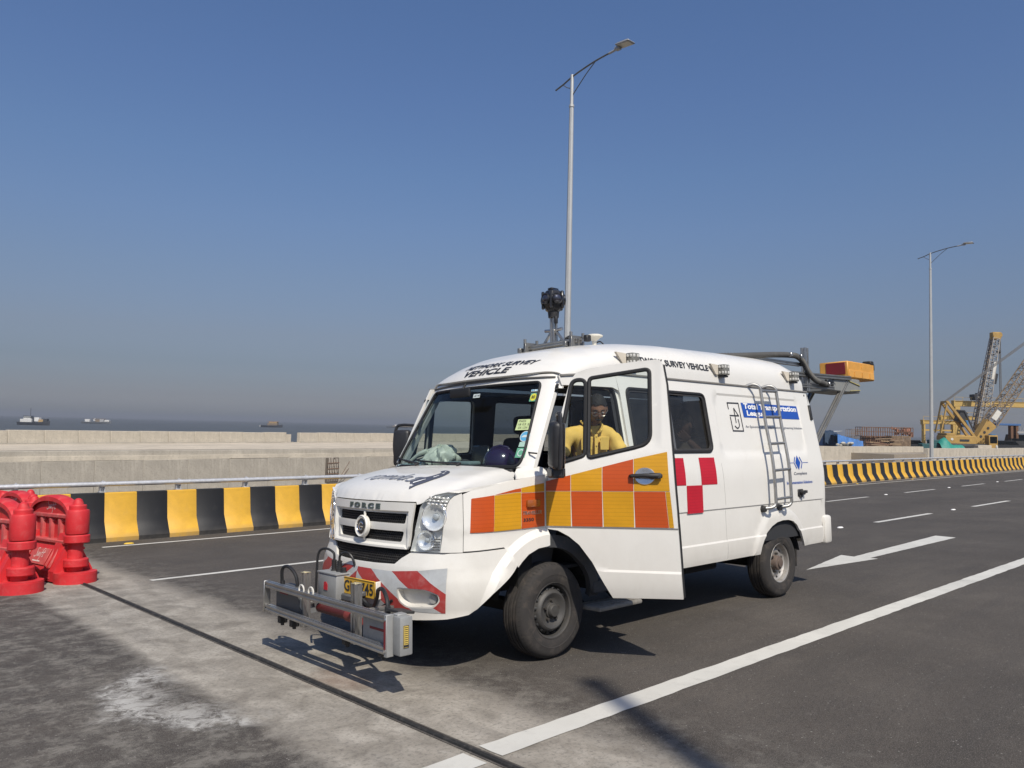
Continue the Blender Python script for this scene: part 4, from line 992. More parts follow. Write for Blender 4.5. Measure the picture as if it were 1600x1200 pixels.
b = MB(); b.tube([M_ @ Vector(p) for p in ((-.105, 0, .006), (-.09, 0, .030), (.0, .002, .036), (.09, 0, .034), (.118, 0, .012))], [.012, .014, .015, .018, .016], 10); b.box(M_ @ Vector((.075, 0, .030)), (.09, .042, .026), .01, M_.to_3x3(), 2); b.build('door_handle', BLACK, dr)
b = MB(); b.cyl(M_ @ Vector((.085, 0, .042)), M_ @ Vector((.085, 0, .046)), .011, n=14); b.build('key_lock', ALU, dr)
# door hinge side and jambs of the opening
jl = [(1.03, .487), (1.03, .75), (1.035, 1.1), (1.05, 1.45), (1.025, 1.95), (1.005, 2.035), (.93, 2.058), (.5, 2.052), (.31, 2.045)]
panel('door_header', sideL, [(1.005, 2.035), (.93, 2.058), (.5, 2.052), (.31, 2.045), (.285, 2.116), (.6, 2.165), (.985, 2.176)], WHITE, van, (), .06, .02, 1)
L = np.array(resample(rounded(jl, .03, 3)[0:], .05, False)); a = sideL(L[:, 0], L[:, 1]); 
jin = np.array([0, 1, 0]); P = np.stack([a, a+jin*.022, a+jin*.026+np.array([-.028, 0, 0]), a+jin*.07+np.array([-.032, 0, -.01])], 1); MB().grid(P).build('door_jamb', WHITE, van, 30)
MB().tube(a+jin*.034+np.array([-.034, 0, -.0]), .014, 6).build('jamb_seal', SEAL, van)
zj = np.linspace(2.02, 2.138, 6); A1 = ws(np.full(6, -.952), zj); A2 = sideL(np.full(6, .30), zj); MB().grid(np.stack([A1, (A1+A2)/2+np.array([0, -.004, 0]), A2+np.array([.03, .004, 0])], 1)).build('pillar_corner', WHITE, van, 60)
zj = np.linspace(1.345, 1.99, 16); a = ws(np.full(16, -.95), zj); bq = normals(ws, np.full(16, -.95), zj, -1)*.0
P = np.stack([a, a+np.array([.045, .004, 0]), a+np.array([.055, .03, 0]), a+np.array([.07, .12, 0])], 1); MB().grid(P).build('pillar_jamb', WHITE, van, 30); MB().tube(a+np.array([.058, .03, 0]), .014, 6).build('jamb_seal', SEAL, van)
b = MB(); b.grid(np.array([[(.03, -.035, z), (.03, .12, z)] for z in np.linspace(.86, 1.36, 4)])); b.build('hinge_post', WHITE, van)
for z in (.99, 1.26):
    b = MB(); b.cyl((.02, -.045, z-.03), (.02, -.045, z+.03), .014, n=10); b.box((.05, -.02, z), (.06, .05, .045), .004); b.build('door_hinge', WHITE, van)
# arch behind the door, step well, fixed step
STEPB = mat('step_black', (.045, .046, .048), .6, grime=.6, gcol=(.13, .115, .10), scale=7)
arch_o = arcpts(.57, math.pi*.56, .10, 14, .03, .34); arch_i = arcpts(.478, .12, math.pi*.53, 14, .03, .34)
b = panel('arch_trim', lambda X, z: body(s_of_X(X), z, .012), arch_o+arch_i, STEPB, van, (), .04, .05, 1, sharp=30)
b = MB()
b.grid(np.array([[(x, y, z) for (y, z) in ((.0, .60), (.22, .60), (.23, .80), (.5, .81))] for x in (.46, .97)])); b.build('step_well', STEPB, van, 20)
b = MB(); b.box((.74, -.03, .47), (.46, .05, .10), .01); b.box((.72, .11, .615), (.5, .24, .02), .006); b.build('sill', STEPB, van)
b = MB(); b.box((.70, -.055, .325), (.52, .25, .035), .014, seg=2); [b.box((.52+.06*k, -.055, .344), (.012, .22, .004)) for k in range(7)]; stp = b.build('side_step', mat('step_tread', (.22, .205, .18), .85, grime=.6, gcol=(.08, .07, .06), scale=9, bmp=.4), van)
b = MB(); b.bar((.52, .06, .335), (.52, .25, .46), .03, .012); b.bar((.88, .06, .335), (.88, .25, .46), .03, .012); b.build('step_bracket', GRIME, van)
# ---- underbody, wheel wells
b = MB(); b.box((1.9, YC, .60), (2.9, 1.80, .07)); b.box((2.0, YC-.36, .50), (4.6, .09, .13)); b.box((2.0, YC+.36, .50), (4.6, .09, .13)); b.box((4.15, YC, .60), (.6, 1.8, .07))
b.cyl((3.50, .18, .34), (3.50, 1.66, .34), .055, n=12); b.sphere((3.50, YC, .34), .15, 14); b.cyl((.6, YC, .42), (3.3, YC, .36), .04, n=10); b.box((0, YC, .36), (.10, 1.3, .08)); b.box((2.4, .38, .46), (.55, .32, .20), .02); b.box((-.1, YC, .55), (.9, .55, .3)); b.build('chassis', GRIME, van)
b = MB(); b.box((-.52, YC, .78), (.50, 1.28, .66)); b.box((-.12, YC, .92), (.14, 1.74, .82)); b.box((.25, YC, .66), (.9, 1.10, .10)); b.build('bay_light_block', GRIME, van)  # dark boxes added under the bonnet and at the bulkhead to stop light
for cx, r in ((.04, .50), (3.47, .47)):
    for sg in (0, 1):
        b = MB(); A = np.linspace(.22 if cx else .1, math.pi-.30, 22); P = []
        for y in (.0, .36): P.append([(cx+r*math.cos(a), y if not sg else 2*YC-y, .345+r*.97*math.sin(a)) for a in A])
        b.grid(P); yb = .36 if not sg else 2*YC-.36
        b.add([(cx+r*math.cos(a), yb, .345+r*.97*math.sin(a)) for a in A], [tuple(range(22))]); b.build('wheel_well', GRIME, van)
b = MB(); b.box((3.93, .17, .40), (.02, .28, .26), .006, Matrix.Rotation(.12, 3, 'Y')); b.build('mudflap', mat('mudflap_rubber', (.03, .028, .027), .8, grime=.5, gcol=(.13, .10, .08)), van)
b = MB(); b.tube([(3.95, .3, .52), (4.05, .28, .42), (4.15, .28, .44), (4.2, .28, .52)], .008, 6); b.build('tail_cable', SEAL, van)
# ---- wheels
TYRE = mat('tyre', (.028, .025, .023), .85, var=.2, scale=5, grime=.5, gcol=(.13, .105, .085), bmp=.25, bscale=30)
STEEL_F = mat('wheel_grey', (.075, .072, .068), .55, .4, grime=.6, gcol=(.09, .07, .055), scale=9); STEEL_R = mat('wheel_silver', (.42, .40, .37), .45, .6, grime=.7, gcol=(.15, .11, .085), scale=8); HUBM = mat('hub_rust', (.14, .105, .085), .75, .3, grime=.6)
def wheel(x, y, side, rear):
    M = Matrix.Translation((x, y, .35)) @ Matrix.Rotation(math.pi/2, 4, 'X') if side < 0 else Matrix.Translation((x, y, .35)) @ Matrix.Rotation(-math.pi/2, 4, 'X')
    # local z points outwards; tyre occupies z -.215..0
    W = .215; b = MB()
    prof_t = [(.195, -.205), (.215, -.213), (.26, -.222), (.305, -.214), (.332, -.196), (.344, -.178), (.346, -.172)]
    for g in (-.158, -.128, -.087, -.057): prof_t += [(.3475, g-.0065), (.3385, g-.004), (.3385, g+.004), (.3475, g+.0065)]
    prof_t += [(.346, -.040), (.344, -.034), (.332, -.018), (.322, -.006), (.305, .002), (.29, .004), (.262, .008), (.258, .0055), (.235, .004), (.215, -.003), (.197, -.010)]
    b.lathe(prof_t, 56, M); w = b.build('wheel', TYRE, van, 28)
    b = MB()
    for k in range(64):
        a = 2*math.pi*k/64
        for s0, s1 in ((-.196, -.172), (-.040, -.016)):
            Mk = M @ Matrix.Rotation(a, 4, 'Z'); r0, r1 = (.3322, .3458) if s0 < -.1 else (.3458, .3325); b.bar(Mk @ Vector((r0, .002, s0)), Mk @ Vector((r1, -.004, s1)), .0045, .002, Mk.to_3x3() @ Vector((1, 0, 0)))
    b.build('tread_block', mat('tread_dark', (.02, .019, .018), .9), w)['kind'] = 'stuff'
    S = STEEL_R if rear else STEEL_F; b = MB()
    b.lathe([(.203, -.004), (.206, -.010), (.199, -.016), (.188, -.020), (.182, -.045), (.180, -.10), (.176, -.20)], 40, M); b.build('rim', S, w)
    if not rear:
        b = MB(); b.lathe([(.180, -.085), (.165, -.060), (.152, -.030), (.142, -.013), (.128, -.008), (.112, -.014), (.094, -.030), (.080, -.034), (.0005, -.034)], 40, M); b.build('wheel_disc', S, w, 40)
        for k in range(16):
            b = MB(); Mk = M @ Matrix.Rotation(2*math.pi*(k+.5)/16, 4, 'Z') @ Matrix.Translation((.156, 0, -.038)) @ Matrix.Rotation(-.95, 4, 'Y'); b.lathe([(.0005, .0045), (.0125, .0045), (.0125, -.01)], 10, Mk @ Matrix.Diagonal((.8, 1.25, 1, 1))); b.build('hand_hole', SEAL, w)
        b = MB(); b.lathe([(.060, -.036), (.057, -.020), (.050, -.016), (.046, .006), (.040, .012), (.0005, .014)], 24, M); b.build('hub', mat('hub_dark', (.07, .066, .06), .6, .4, grime=.5), w)
        nr, nz, nn, rr = .072, -.026, 5, .011
    else:
        b = MB(); b.lathe([(.180, -.060), (.165, -.075), (.148, -.082), (.135, -.070), (.118, -.066), (.100, -.075), (.0005, -.078)], 40, M); b.build('wheel_disc', S, w, 40)
        for k in range(12):
            b = MB(); Mk = M @ Matrix.Rotation(2*math.pi*(k+.5)/12, 4, 'Z') @ Matrix.Translation((.156, 0, -.078)); b.lathe([(.0005, .003), (.012, .003), (.012, -.01)], 10, Mk @ Matrix.Diagonal((.8, 1.4, 1, 1))); b.build('hand_hole', SEAL, w)
        b = MB(); b.lathe([(.078, -.078), (.074, -.030), (.068, -.018), (.045, -.012), (.043, .0), (.0005, .004)], 24, M); b.build('hub', HUBM, w)
        nr, nz, nn, rr = .094, -.060, 6, .012
    for k in range(nn):
        b = MB(); Mk = M @ Matrix.Rotation(2*math.pi*k/nn+.3, 4, 'Z'); b.cyl(Mk @ Vector((nr, 0, nz-.02)), Mk @ Vector((nr, 0, nz+.014)), rr, n=6); b.build('wheel_nut', mat('nut_steel', (.10, .09, .08), .5, .6), w)
    return w
for x, y, rear in ((.095, -.03, False), (3.50, -.012, True)):
    wheel(x, y, -1, rear); wheel(x, 2*YC-y, 1, rear)

# ------------------------------------------------------------------ cab interior
LINER = mat('liner', (.022, .023, .026), .9)
for fn, fl, hs in ((sideL, 1, [win_side]), (sideR, -1, [win_side, win_qR, win_fR])):
    o_ = [(1.02, .60), (4.36, .60), (4.36, 2.12), (.93, 2.12)] if fl > 0 else [(.06, .60), (4.36, .60), (4.36, 2.12), (.36, 2.09), (.14, 1.60), (.06, 1.42)]
    panel('side_lining', fn, o_, LINER, van, [rounded([(x, z) for x, z in h], 0) for h in hs], .14, 0, fl, off=-.045)
T_, B_ = np.meshgrid(np.linspace(-.93, .93, 25), np.linspace(.03, .97, 20), indexing='ij'); P = roof(T_, B_); P[..., 2] -= .05; MB().grid(P).build('head_lining', LINER, van)
b = MB(); b.box((2.25, YC, .645), (4.2, 1.80, .02)); b.box((4.33, YC, 1.4), (.02, 1.7, 1.5)); b.build('cab_floor', LINER, van)
b = MB()
prof = [(-.20, 1.395), (.05, 1.405), (.28, 1.395), (.40, 1.35), (.44, 1.27), (.40, 1.15), (.30, .95), (.22, .66), (-.05, .66), (-.12, 1.2)]
b.prism([(x, z) for x, z in prof], -.80, .80, Matrix(((1, 0, 0, 0), (0, 0, 1, YC), (0, 1, 0, 0), (0, 0, 0, 1)))); b.box((.33, 1.38, 1.40), (.22, .42, .10), .04, Matrix.Rotation(.3, 3, 'Y'), 2); b.build('dashboard', DASHM, van)
st = None; M_ = Matrix.Translation((.56, 1.38, 1.33)) @ Matrix.Rotation(-.9, 4, 'Y')
b = MB(); b.tube([M_ @ Vector((.20*math.cos(a), .20*math.sin(a), 0)) for a in np.linspace(0, 2*math.pi, 28)[:-1]], .015, 8, True); st = b.build('steering_wheel', BLACK, van)
b = MB(); [b.bar(M_ @ Vector((0, 0, -.02)), M_ @ Vector((.19*math.cos(a), .19*math.sin(a), 0)), .03, .012) for a in (0, math.pi, -math.pi/2)]; b.cyl(M_ @ Vector((0, 0, 0)), M_ @ Vector((.02, 0, -.28)), .03); b.build('steering_spoke', BLACK, st)
SEATM = mat('seat_cloth', (.030, .031, .036), .9, bmp=.3, bscale=150)
def seat(x, y, w=.50):
    b = MB(); b.box((x, y, .98), (.50, w, .16), .05, seg=2); b.box((x+.02, y, .80), (.42, w-.08, .22), .02); s_ = b.build('seat', SEATM, van)
    b = MB(); b.box((x+.30, y, 1.34), (.14, w, .66), .05, Matrix.Rotation(.16, 3, 'Y'), 2); b.build('seat_backrest', SEATM, s_)
    b = MB(); b.box((x+.36, y, 1.79), (.10, .26, .18), .04, seg=2); b.cyl((x+.35, y-.06, 1.62), (x+.36, y-.06, 1.75), .01); b.cyl((x+.35, y+.06, 1.62), (x+.36, y+.06, 1.75), .01); b.build('headrest', SEATM, s_)
seat(.80, .47); seat(.80, 1.38); seat(2.15, .48); seat(2.15, 1.25, .7)
b = MB(); b.box((.27, 1.01, 1.50), (.03, .22, .17), .01, Matrix.Rotation(.2, 3, 'Y')); b.cyl((.27, 1.01, 1.36), (.27, 1.01, 1.44), .02); b.build('dash_screen', mat('screen_black', (.012, .013, .016), .2), van)
b = MB(); b.box((-.02, .92, 2.02), (.03, .26, .075), .015, seg=2); b.cyl((-.01, .92, 2.03), (.04, .92, 2.10), .010); b.build('rear_view_mirror', SEAL, van)
b = MB(); a = ws(np.full(12, -.875), np.linspace(1.42, 2.06, 12)); b.tube(a+np.array([.10, .06, 0]), .03, 8); a = ws(np.full(12, .90), np.linspace(1.42, 2.06, 12)); b.tube(a+np.array([.05, -.0, 0]), .05, 8); b.build('pillar_trim', mat('pillar_trim_grey', (.40, .42, .41), .8), van)
# ------------------------------------------------------------------ screen stickers, wipers
wsi = lambda u, v: ws(u, v)
def sticker(nm, q0, q1, z0, z1, m, lean=.0, off=.003, r=.0):
    P = [(q0, z0), (q1, z0), (q1+lean, z1), (q0+lean, z1)]
    return decal(nm, ws, [rounded(P, r) if r else P], m, win, off, .06, -1)
S_WH = mat('sticker_white', (.55, .62, .62), .5); S_GR = mat('sticker_green', (.12, .34, .22), .5); S_YG = mat('sticker_lime', (.52, .62, .30), .5); S_BL = mat('sticker_blue', (.10, .36, .58), .5); S_YE = mat('sticker_yellow', (.60, .56, .06), .5)
def disc(qc, zc, rq, rz, n=20): return [(qc+rq*math.cos(2*math.pi*i/n), zc+rz*math.sin(2*math.pi*i/n)) for i in range(n)]
sticker('screen_sticker', -.115, -.015, 1.982, 2.016, S_WH, .012)
def ws_text(s_, q0, q1, z0, z1, m, off=.0045, bold=.02):
    V, F = text_fit(s_, 0, 1, z0, z1, bold); V[:, 0] = q1+(q0-q1)*(1-V[:, 0]) if q1 > q0 else q0+(q1-q0)*V[:, 0]
    return put_text('sticker_print', ws, (V, F), m, win, off, -1)
# the screen is read from outside: text runs towards smaller q
ws_text('AIS 140', -.025, -.105, 1.990, 2.008, BLK)
sticker('screen_sticker', -.835, -.745, 2.000, 2.016, S_WH); ws_text('BS IV', -.75, -.83, 2.003, 2.014, S_BL)
sticker('screen_sticker', -.825, -.755, 1.918, 1.985, S_GR); decal('screen_sticker', ws, [disc(-.79, 1.952, .032, .030)], S_YE, win, .0042, .05, -1); ws_text('80', -.772, -.808, 1.939, 1.965, BLK, .006)
sticker('screen_sticker', -.845, -.705, 1.690, 1.775, S_YG, .0)
for k, (a, b_) in enumerate(((.72, .77), (.72, .83), (.73, .80))): ws_text(('PASS', '18 03 26', 'OK 1234')[k], -a, -b_-.02, 1.752-.026*k, 1.768-.026*k, BLK, .0045, .0)
decal('screen_sticker', ws, [disc(-.825, 1.640, .048, .042)], S_WH, win, .003, .05, -1); decal('screen_sticker', ws, [disc(-.825, 1.640, .042, .036)], S_BL, win, .004, .05, -1); decal('screen_sticker', ws, [[(-.86, 1.632), (-.79, 1.632), (-.81, 1.650), (-.84, 1.650)]], S_WH, win, .005, .05, -1)
sticker('screen_sticker', -.855, -.790, 1.560, 1.597, mat('sticker_mint', (.36, .52, .44), .5)); sticker('screen_sticker', -.875, -.785, 1.478, 1.552, S_GR)
decal('sticker_print', ws, [disc(-.83, 1.514, .030, .027)], S_WH, win, .004, .05, -1); decal('sticker_print', ws, [disc(-.83, 1.514, .022, .020)], S_GR, win, .005, .05, -1)
for (q, z) in ((.845, 1.86), (.835, 1.80), (.815, 1.815), (.80, 1.70), (.79, 1.64)): 
    pass
decal('screen_sticker', ws, [disc(.815, 1.83, .03, .028, 9), disc(.80, 1.795, .036, .03, 8), disc(.83, 1.86, .02, .02, 7), disc(.80, 1.70, .03, .026, 9), disc(.785, 1.675, .035, .028, 8)], BLK, win, .003, .05, -1)
def wiper(q0, q1, z1):
    b = MB(); P0 = ws(np.array(q0), np.array(1.40))+np.array([-.045, 0, .02]); qs = np.linspace(q0, q1, 14); a = ws(qs, np.linspace(1.425, z1+.015, 14))+np.array([-.030, 0, .012])
    b.tube([P0]+[tuple(p) for p in a[:9]], [.015]+[.012]*3+[.009]*6, 6); w = b.build('wiper', BLACK, van)
    b = MB(); q2 = np.linspace(q0+.28*(q1-q0), q1+.12*(q1-q0), 14); a2 = ws(q2, np.linspace(1.43, z1+.027, 14))+np.array([-.016, 0, .007]); b.tube(a2, .008, 6); b.build('wiper_blade', SEAL, w)
wiper(.36, .86, 1.455); wiper(-.25, .34, 1.425); 
b = MB(); P = ws(np.array(-.925), np.array(1.52)); b.tube([P+np.array([-.01, .05, 0]), P+np.array([-.03, -.0, -.005]), P+np.array([-.02, -.06, -.01])], .006, 6); b.build('washer_pipe', BLACK, van)
# ------------------------------------------------------------------ mirrors
MIRB = mat('mirror_black', (.022, .022, .024), .38, grime=.3, gcol=(.07, .065, .06), scale=5)
def rboxM(b, c, d, bev, M): b.box(c, d, bev, M, 3)
Mm = Matrix.Rotation(-.55, 3, 'Z')
b = MB(); b.box((-.195, -.355, 1.565), (.085, .180, .335), .035, Mm @ Matrix.Rotation(.10, 3, 'X'), 3); mi = b.build('wing_mirror', MIRB, van, 50)
b = MB(); b.box(Vector((-.195, -.355, 1.565))+(Mm @ Vector((.044, 0, 0))), (.004, .16, .31), .001, Mm @ Matrix.Rotation(.10, 3, 'X')); b.build('mirror_glass', CHROME, mi)
b = MB(); b.box((-.155, -.315, 1.375), (.10, .15, .075), .012, Mm); b.bar((-.13, -.29, 1.372), (.04, -.10, 1.372), .09, .045, bev=.01); b.build('mirror_foot', MIRB, mi)
b = MB(); b.tube(smooth_path([(-.23, -.425, 1.40), (-.235, -.44, 1.58), (-.23, -.435, 1.745), (-.205, -.405, 1.785), (-.07, -.25, 1.785), (.085, -.125, 1.765)], 6), .0145, 8); b.sphere((.09, -.12, 1.755), .035, 10, (.6, 1, 1.3)); b.build('mirror_arm', MIRB, mi)
b = MB(); b.box((.16, 2.02, 1.575), (.085, .185, .345), .035, Matrix.Rotation(.35, 3, 'Z'), 3); mi = b.build('wing_mirror', MIRB, van, 50)
b = MB(); b.tube(smooth_path([(.13, 2.085, 1.42), (.12, 2.10, 1.6), (.13, 2.08, 1.765), (.16, 2.02, 1.795), (.22, 1.88, 1.785)], 6), .0145, 8); b.tube([(.14, 2.06, 1.41), (.16, 1.95, 1.40), (.2, 1.86, 1.39)], .016, 8); b.build('mirror_arm', MIRB, mi)
b = MB(); b.box((.204, 2.035, 1.575), (.004, .16, .31), .001, Matrix.Rotation(.35, 3, 'Z')); b.build('mirror_glass', CHROME, mi)
# ------------------------------------------------------------------ lettering on the bodywork
INK = mat('vinyl_black', (.025, .026, .032), .5); INKG = mat('vinyl_grey', (.16, .17, .20), .5); BLUE = mat('vinyl_blue', (.015, .075, .36), .45); WHT = mat('vinyl_white', (.78, .78, .77), .5)
rf = lambda u, v: roof_front(2*YC-u-0*v, v)        # u runs from the far side to the near side
def rfn(u, v): return roof_front(YC-(np.asarray(u)), v)
put_text('roof_lettering', rfn, text_fit('NETWORK SURVEY', YC-1.20, YC-.37, .098, .178, .034, .12), INK, roofo, .004)
put_text('roof_lettering', rfn, text_fit('VEHICLE', YC-1.135, YC-.57, .018, .080, .034, .12), INK, roofo, .004)
def rside(u, v):
    """roof flank: u = X, v = height above the drip rail"""
    u = np.asarray(u, float); v = np.asarray(v, float); u, v = [np.array(k) for k in np.broadcast_arrays(u, v)]; T = np.linspace(-1, -.45, 60); P = np.zeros(u.shape+(3,)); Xf = .34; 
    for i in np.ndindex(u.shape):
        b_ = (u[i]-.34)/(4.37-.34); Q_ = roof(T, np.full(60, b_)); z = np.interp(v[i], Q_[:, 2], np.arange(60)); k = int(z); f = z-k; k2 = min(k+1, 59); P[i] = Q_[k]*(1-f)+Q_[k2]*f; P[i][0] = u[i]
    return P
put_text('roof_lettering', rside, text_fit('NETWORK SURVEY VEHICLE', 1.235, 2.43, 2.296, 2.356, .034), INK, roofo, .004)
hd = lambda u, v: hood(-.70+np.asarray(v), YC-np.asarray(u))
sc_ = [ # strokes of the word on the bonnet (u to the near side, v rearwards)
]
def script(strokes, u0, v0, sx, sy, shear=.35):
    out_ = []
    for pts, w in strokes:
        P = smooth_path(pts, 6); out_.append(([(u0+sx*(p[0]+shear*p[1]), v0+sy*p[1]) for p in P], w))
    return ribbons(out_)
rom = [([(.0, 0), (.02, .35), (.05, .9), (.06, .7), (.2, 1.0), (.32, .92)], .012), ([(.75, .95), (.5, .85), (.42, .45), (.5, .05), (.75, .02), (.92, .4), (.9, .8), (.72, .96)], .012), ([(1.1, 0), (1.12, .9), (1.13, .6), (1.3, .98), (1.42, .7), (1.42, 0)], .012), ([(1.43, .55), (1.6, .98), (1.74, .75), (1.74, 0)], .012), ([(2.35, .8), (2.1, .95), (1.93, .5), (2.05, .02), (2.3, .25), (2.36, .7)], .012), ([(2.36, 1.6), (2.36, .6), (2.38, .05)], .012), ([(2.95, .85), (2.7, .95), (2.55, .5), (2.66, .02), (2.88, .2), (2.95, .7)], .012), ([(2.96, .9), (2.95, .3), (3.0, .0)], .012), ([(3.68, .98), (3.42, .95), (3.32, .75), (3.52, .52), (3.65, .25), (3.45, .0), (3.2, .1)], .016)]
V, F = script([(p, w*1.15) for p, w in rom], -.30, -.055, .172, .088, .30)
put_text('bonnet_lettering', hd, (V, F), INKG, van, .004)
# stylised road beside the word
A_ = smooth_path([(.36, -.085), (.44, .02), (.46, .12), (.42, .20), (.35, .225)], 8); wds = np.linspace(.15, .035, len(A_))
V, F = ribbon(A_, wds); put_text('bonnet_road', hd, (V, F), mat('vinyl_slate', (.07, .075, .10), .5), van, .004)
A2 = [A_[i] for i in range(len(A_))]
for a, b_ in ((2, 8), (11, 16), (18, 22), (24, 27)):
    V, F = ribbon(A2[a:b_], np.linspace(.018, .010, b_-a)*(1-.4*a/30)); put_text('bonnet_road', hd, (V, F), WHT, van, .0055)
# side panel graphics
sf = lambda u, v: sideL(u, v)
def line2(pts, w): return ribbon(pts, w)
for nm, m, poly in (('sign_panel', BLUE, [(2.965, 1.855), (4.135, 1.860), (4.115, 2.008), (2.945, 2.005)]),): sp_ = decal(nm, sf, [poly], m, side, .003, .06)
put_text('sign_lettering', sf, text_fit('Total Transportation', 2.985, 4.09, 1.925, 2.002, .036), WHT, side, .0050)
put_text('sign_lettering', sf, text_fit('League', 3.03, 3.40, 1.858, 1.928, .036), WHT, side, .0050)
put_text('sign_lettering', sf, text_fit('An Epicenter of Transportation Engineering Solution', 2.965, 4.15, 1.742, 1.775, .004), INKG, side, .0035)
lg = [([(2.688, 1.935), (2.668, 1.996), (2.875, 1.999)], .013)]
V, F = ribbons([([(2.698, 1.930), (2.690, 1.996)], .013), ([(2.684, 1.994), (2.895, 1.997)], .013), ([(2.895, 2.003), (2.915, 1.712)], .013), ([(2.920, 1.715), (2.720, 1.715)], .013), ([(2.720, 1.710), (2.708, 1.855)], .013),
 (smooth_path([(2.845, 1.835), (2.852, 1.77), (2.81, 1.742), (2.765, 1.765)], 6), .013), ([(2.795, 1.945), (2.800, 1.795)], .013), ([(2.795, 1.945), (2.87, 1.862)], .012), ([(2.872, 1.868), (2.70, 1.868)], .012)])
put_text('sign_logo', sf, (V, F), INK, side, .0035)
decal('sign_logo', sf, [[(3.845, 1.383), (3.905, 1.305), (3.955, 1.383), (3.90, 1.462)]], BLUE, side, .003, .06)
V, F = ribbons([([(3.855, 1.445), (3.815, 1.383), (3.860, 1.322)], .016), ([(3.95, 1.445), (3.995, 1.383), (3.955, 1.322)], .016), ([(3.70, 1.383), (3.80, 1.383)], .005), ([(4.01, 1.383), (4.13, 1.383)], .005)])
put_text('sign_logo', sf, (V, F), BLUE, side, .0035)
put_text('sign_lettering', sf, text_fit('Complete', 3.785, 4.075, 1.245, 1.285, .012), INKG, side, .0035)
put_text('sign_lettering', sf, text_fit('Instrumentation Solutions', 3.62, 4.19, 1.158, 1.190, .012), BLUE, side, .0035)
b = MB(); b.box((3.90, -.055, 1.062), (.11, .012, .075), .004); b.cyl((3.90, -.06, 1.065), (3.90, -.105, 1.065), .024, n=14); b.box((3.955, -.09, 1.072), (.03, .03, .03), .004); b.box((3.90, -.06, 1.02), (.05, .02, .02), .004); b.build('fuel_cap', BLACK, van)
# ------------------------------------------------------------------ roof work lamps
LAMPB = mat('lamp_body', (.23, .225, .20), .5, .3, grime=.4); IVORY = mat('lamp_bracket_cream', (.62, .56, .46), .6, grime=.25)
for k, x in enumerate((1.16, 2.58, 4.02)):
    z0 = 2.325 if k < 2 else 2.345; P = rside(np.array([x]), np.array([z0]))[0]
    b = MB(); b.prism([(-.15, .045), (-.02, .04), (-.02, -.055), (-.06, -.055)], -.012, .012, Matrix.Translation((P[0], P[1]-.020, P[2])) @ Matrix(((1, 0, 0, 0), (0, 0, 1, 0), (0, 1, 0, 0), (0, 0, 0, 1)))); wl_ = b.build('work_lamp', IVORY, van)
    b = MB(); b.box((P[0]+.045, P[1]-.055, P[2]-.008), (.10, .075, .105), .008, seg=2); [b.box((P[0]+.045-.04+.02*i, P[1]-.015, P[2]-.008), (.006, .05, .10)) for i in range(5)]; b.build('lamp_housing', LAMPB, wl_)
    b = MB(); [b.sphere((P[0]+.045+dx, P[1]-.092, P[2]-.008+dz), .017, 8, (1, .5, 1)) for dx in (-.026, .026) for dz in (-.028, .028)]; [b.sphere((P[0]-.006, P[1]-.055+dx, P[2]-.008+dz), .015, 8, (.5, 1, 1)) for dx in (-.018, .018) for dz in (-.028, .028)]; b.build('led', mat('led_lens', (.55, .54, .50), .2), wl_)
    b = MB(); b.box((P[0]+.045, P[1]-.05, P[2]-.072), (.085, .055, .018), .004); b.build('lamp_mount', BLACK, wl_)
# ------------------------------------------------------------------ ladder on the side
TUBE = mat('ladder_tube', (.36, .355, .34), .38, .8, var=.2, scale=12, grime=.25)
def yw(x, z): return float(sideL(np.array(float(x)), np.array(float(z)))[1])
lad = []
for x in (3.195, 3.515):
    pth = [(x-.09, yw(x, 2.17)+.005, 2.185), (x-.05, yw(x, 2.17)-.05, 2.20), (x-.01, yw(x, 2.15)-.095, 2.17), (x, yw(x, 2.08)-.10, 2.08), (x+.005, yw(x, 1.8)-.10, 1.80), (x+.005, yw(x, 1.4)-.095, 1.40), (x+.01, -.145, 1.04), (x+.005, -.14, .975), (x-.03, -.12, .945), (x-.085, -.06, .935)]
    b = MB(); b.tube(smooth_path(pth, 6), .0165, 10); lad.append((b, pth))
ld = lad[0][0].build('ladder', TUBE, van); lad[1][0].build('ladder_rail', TUBE, ld)
for z in (2.135, 1.865, 1.590, 1.320, 1.030):
    y = yw(3.3, z)-.10 if z > 1.1 else -.145; b = MB(); b.cyl((3.195, y, z-.005), (3.52, y, z+.005), .0145, n=10); b.build('rung', TUBE, ld)
for x in (3.11, 3.43):
    b = MB(); b.lathe([(.0005, .03), (.030, .026), (.034, .0), (.034, -.02)], 14, Matrix.Translation((x, -.055, .93)) @ Matrix.Rotation(math.pi/2, 4, 'X')); b.build('rail_foot', BLACK, ld)
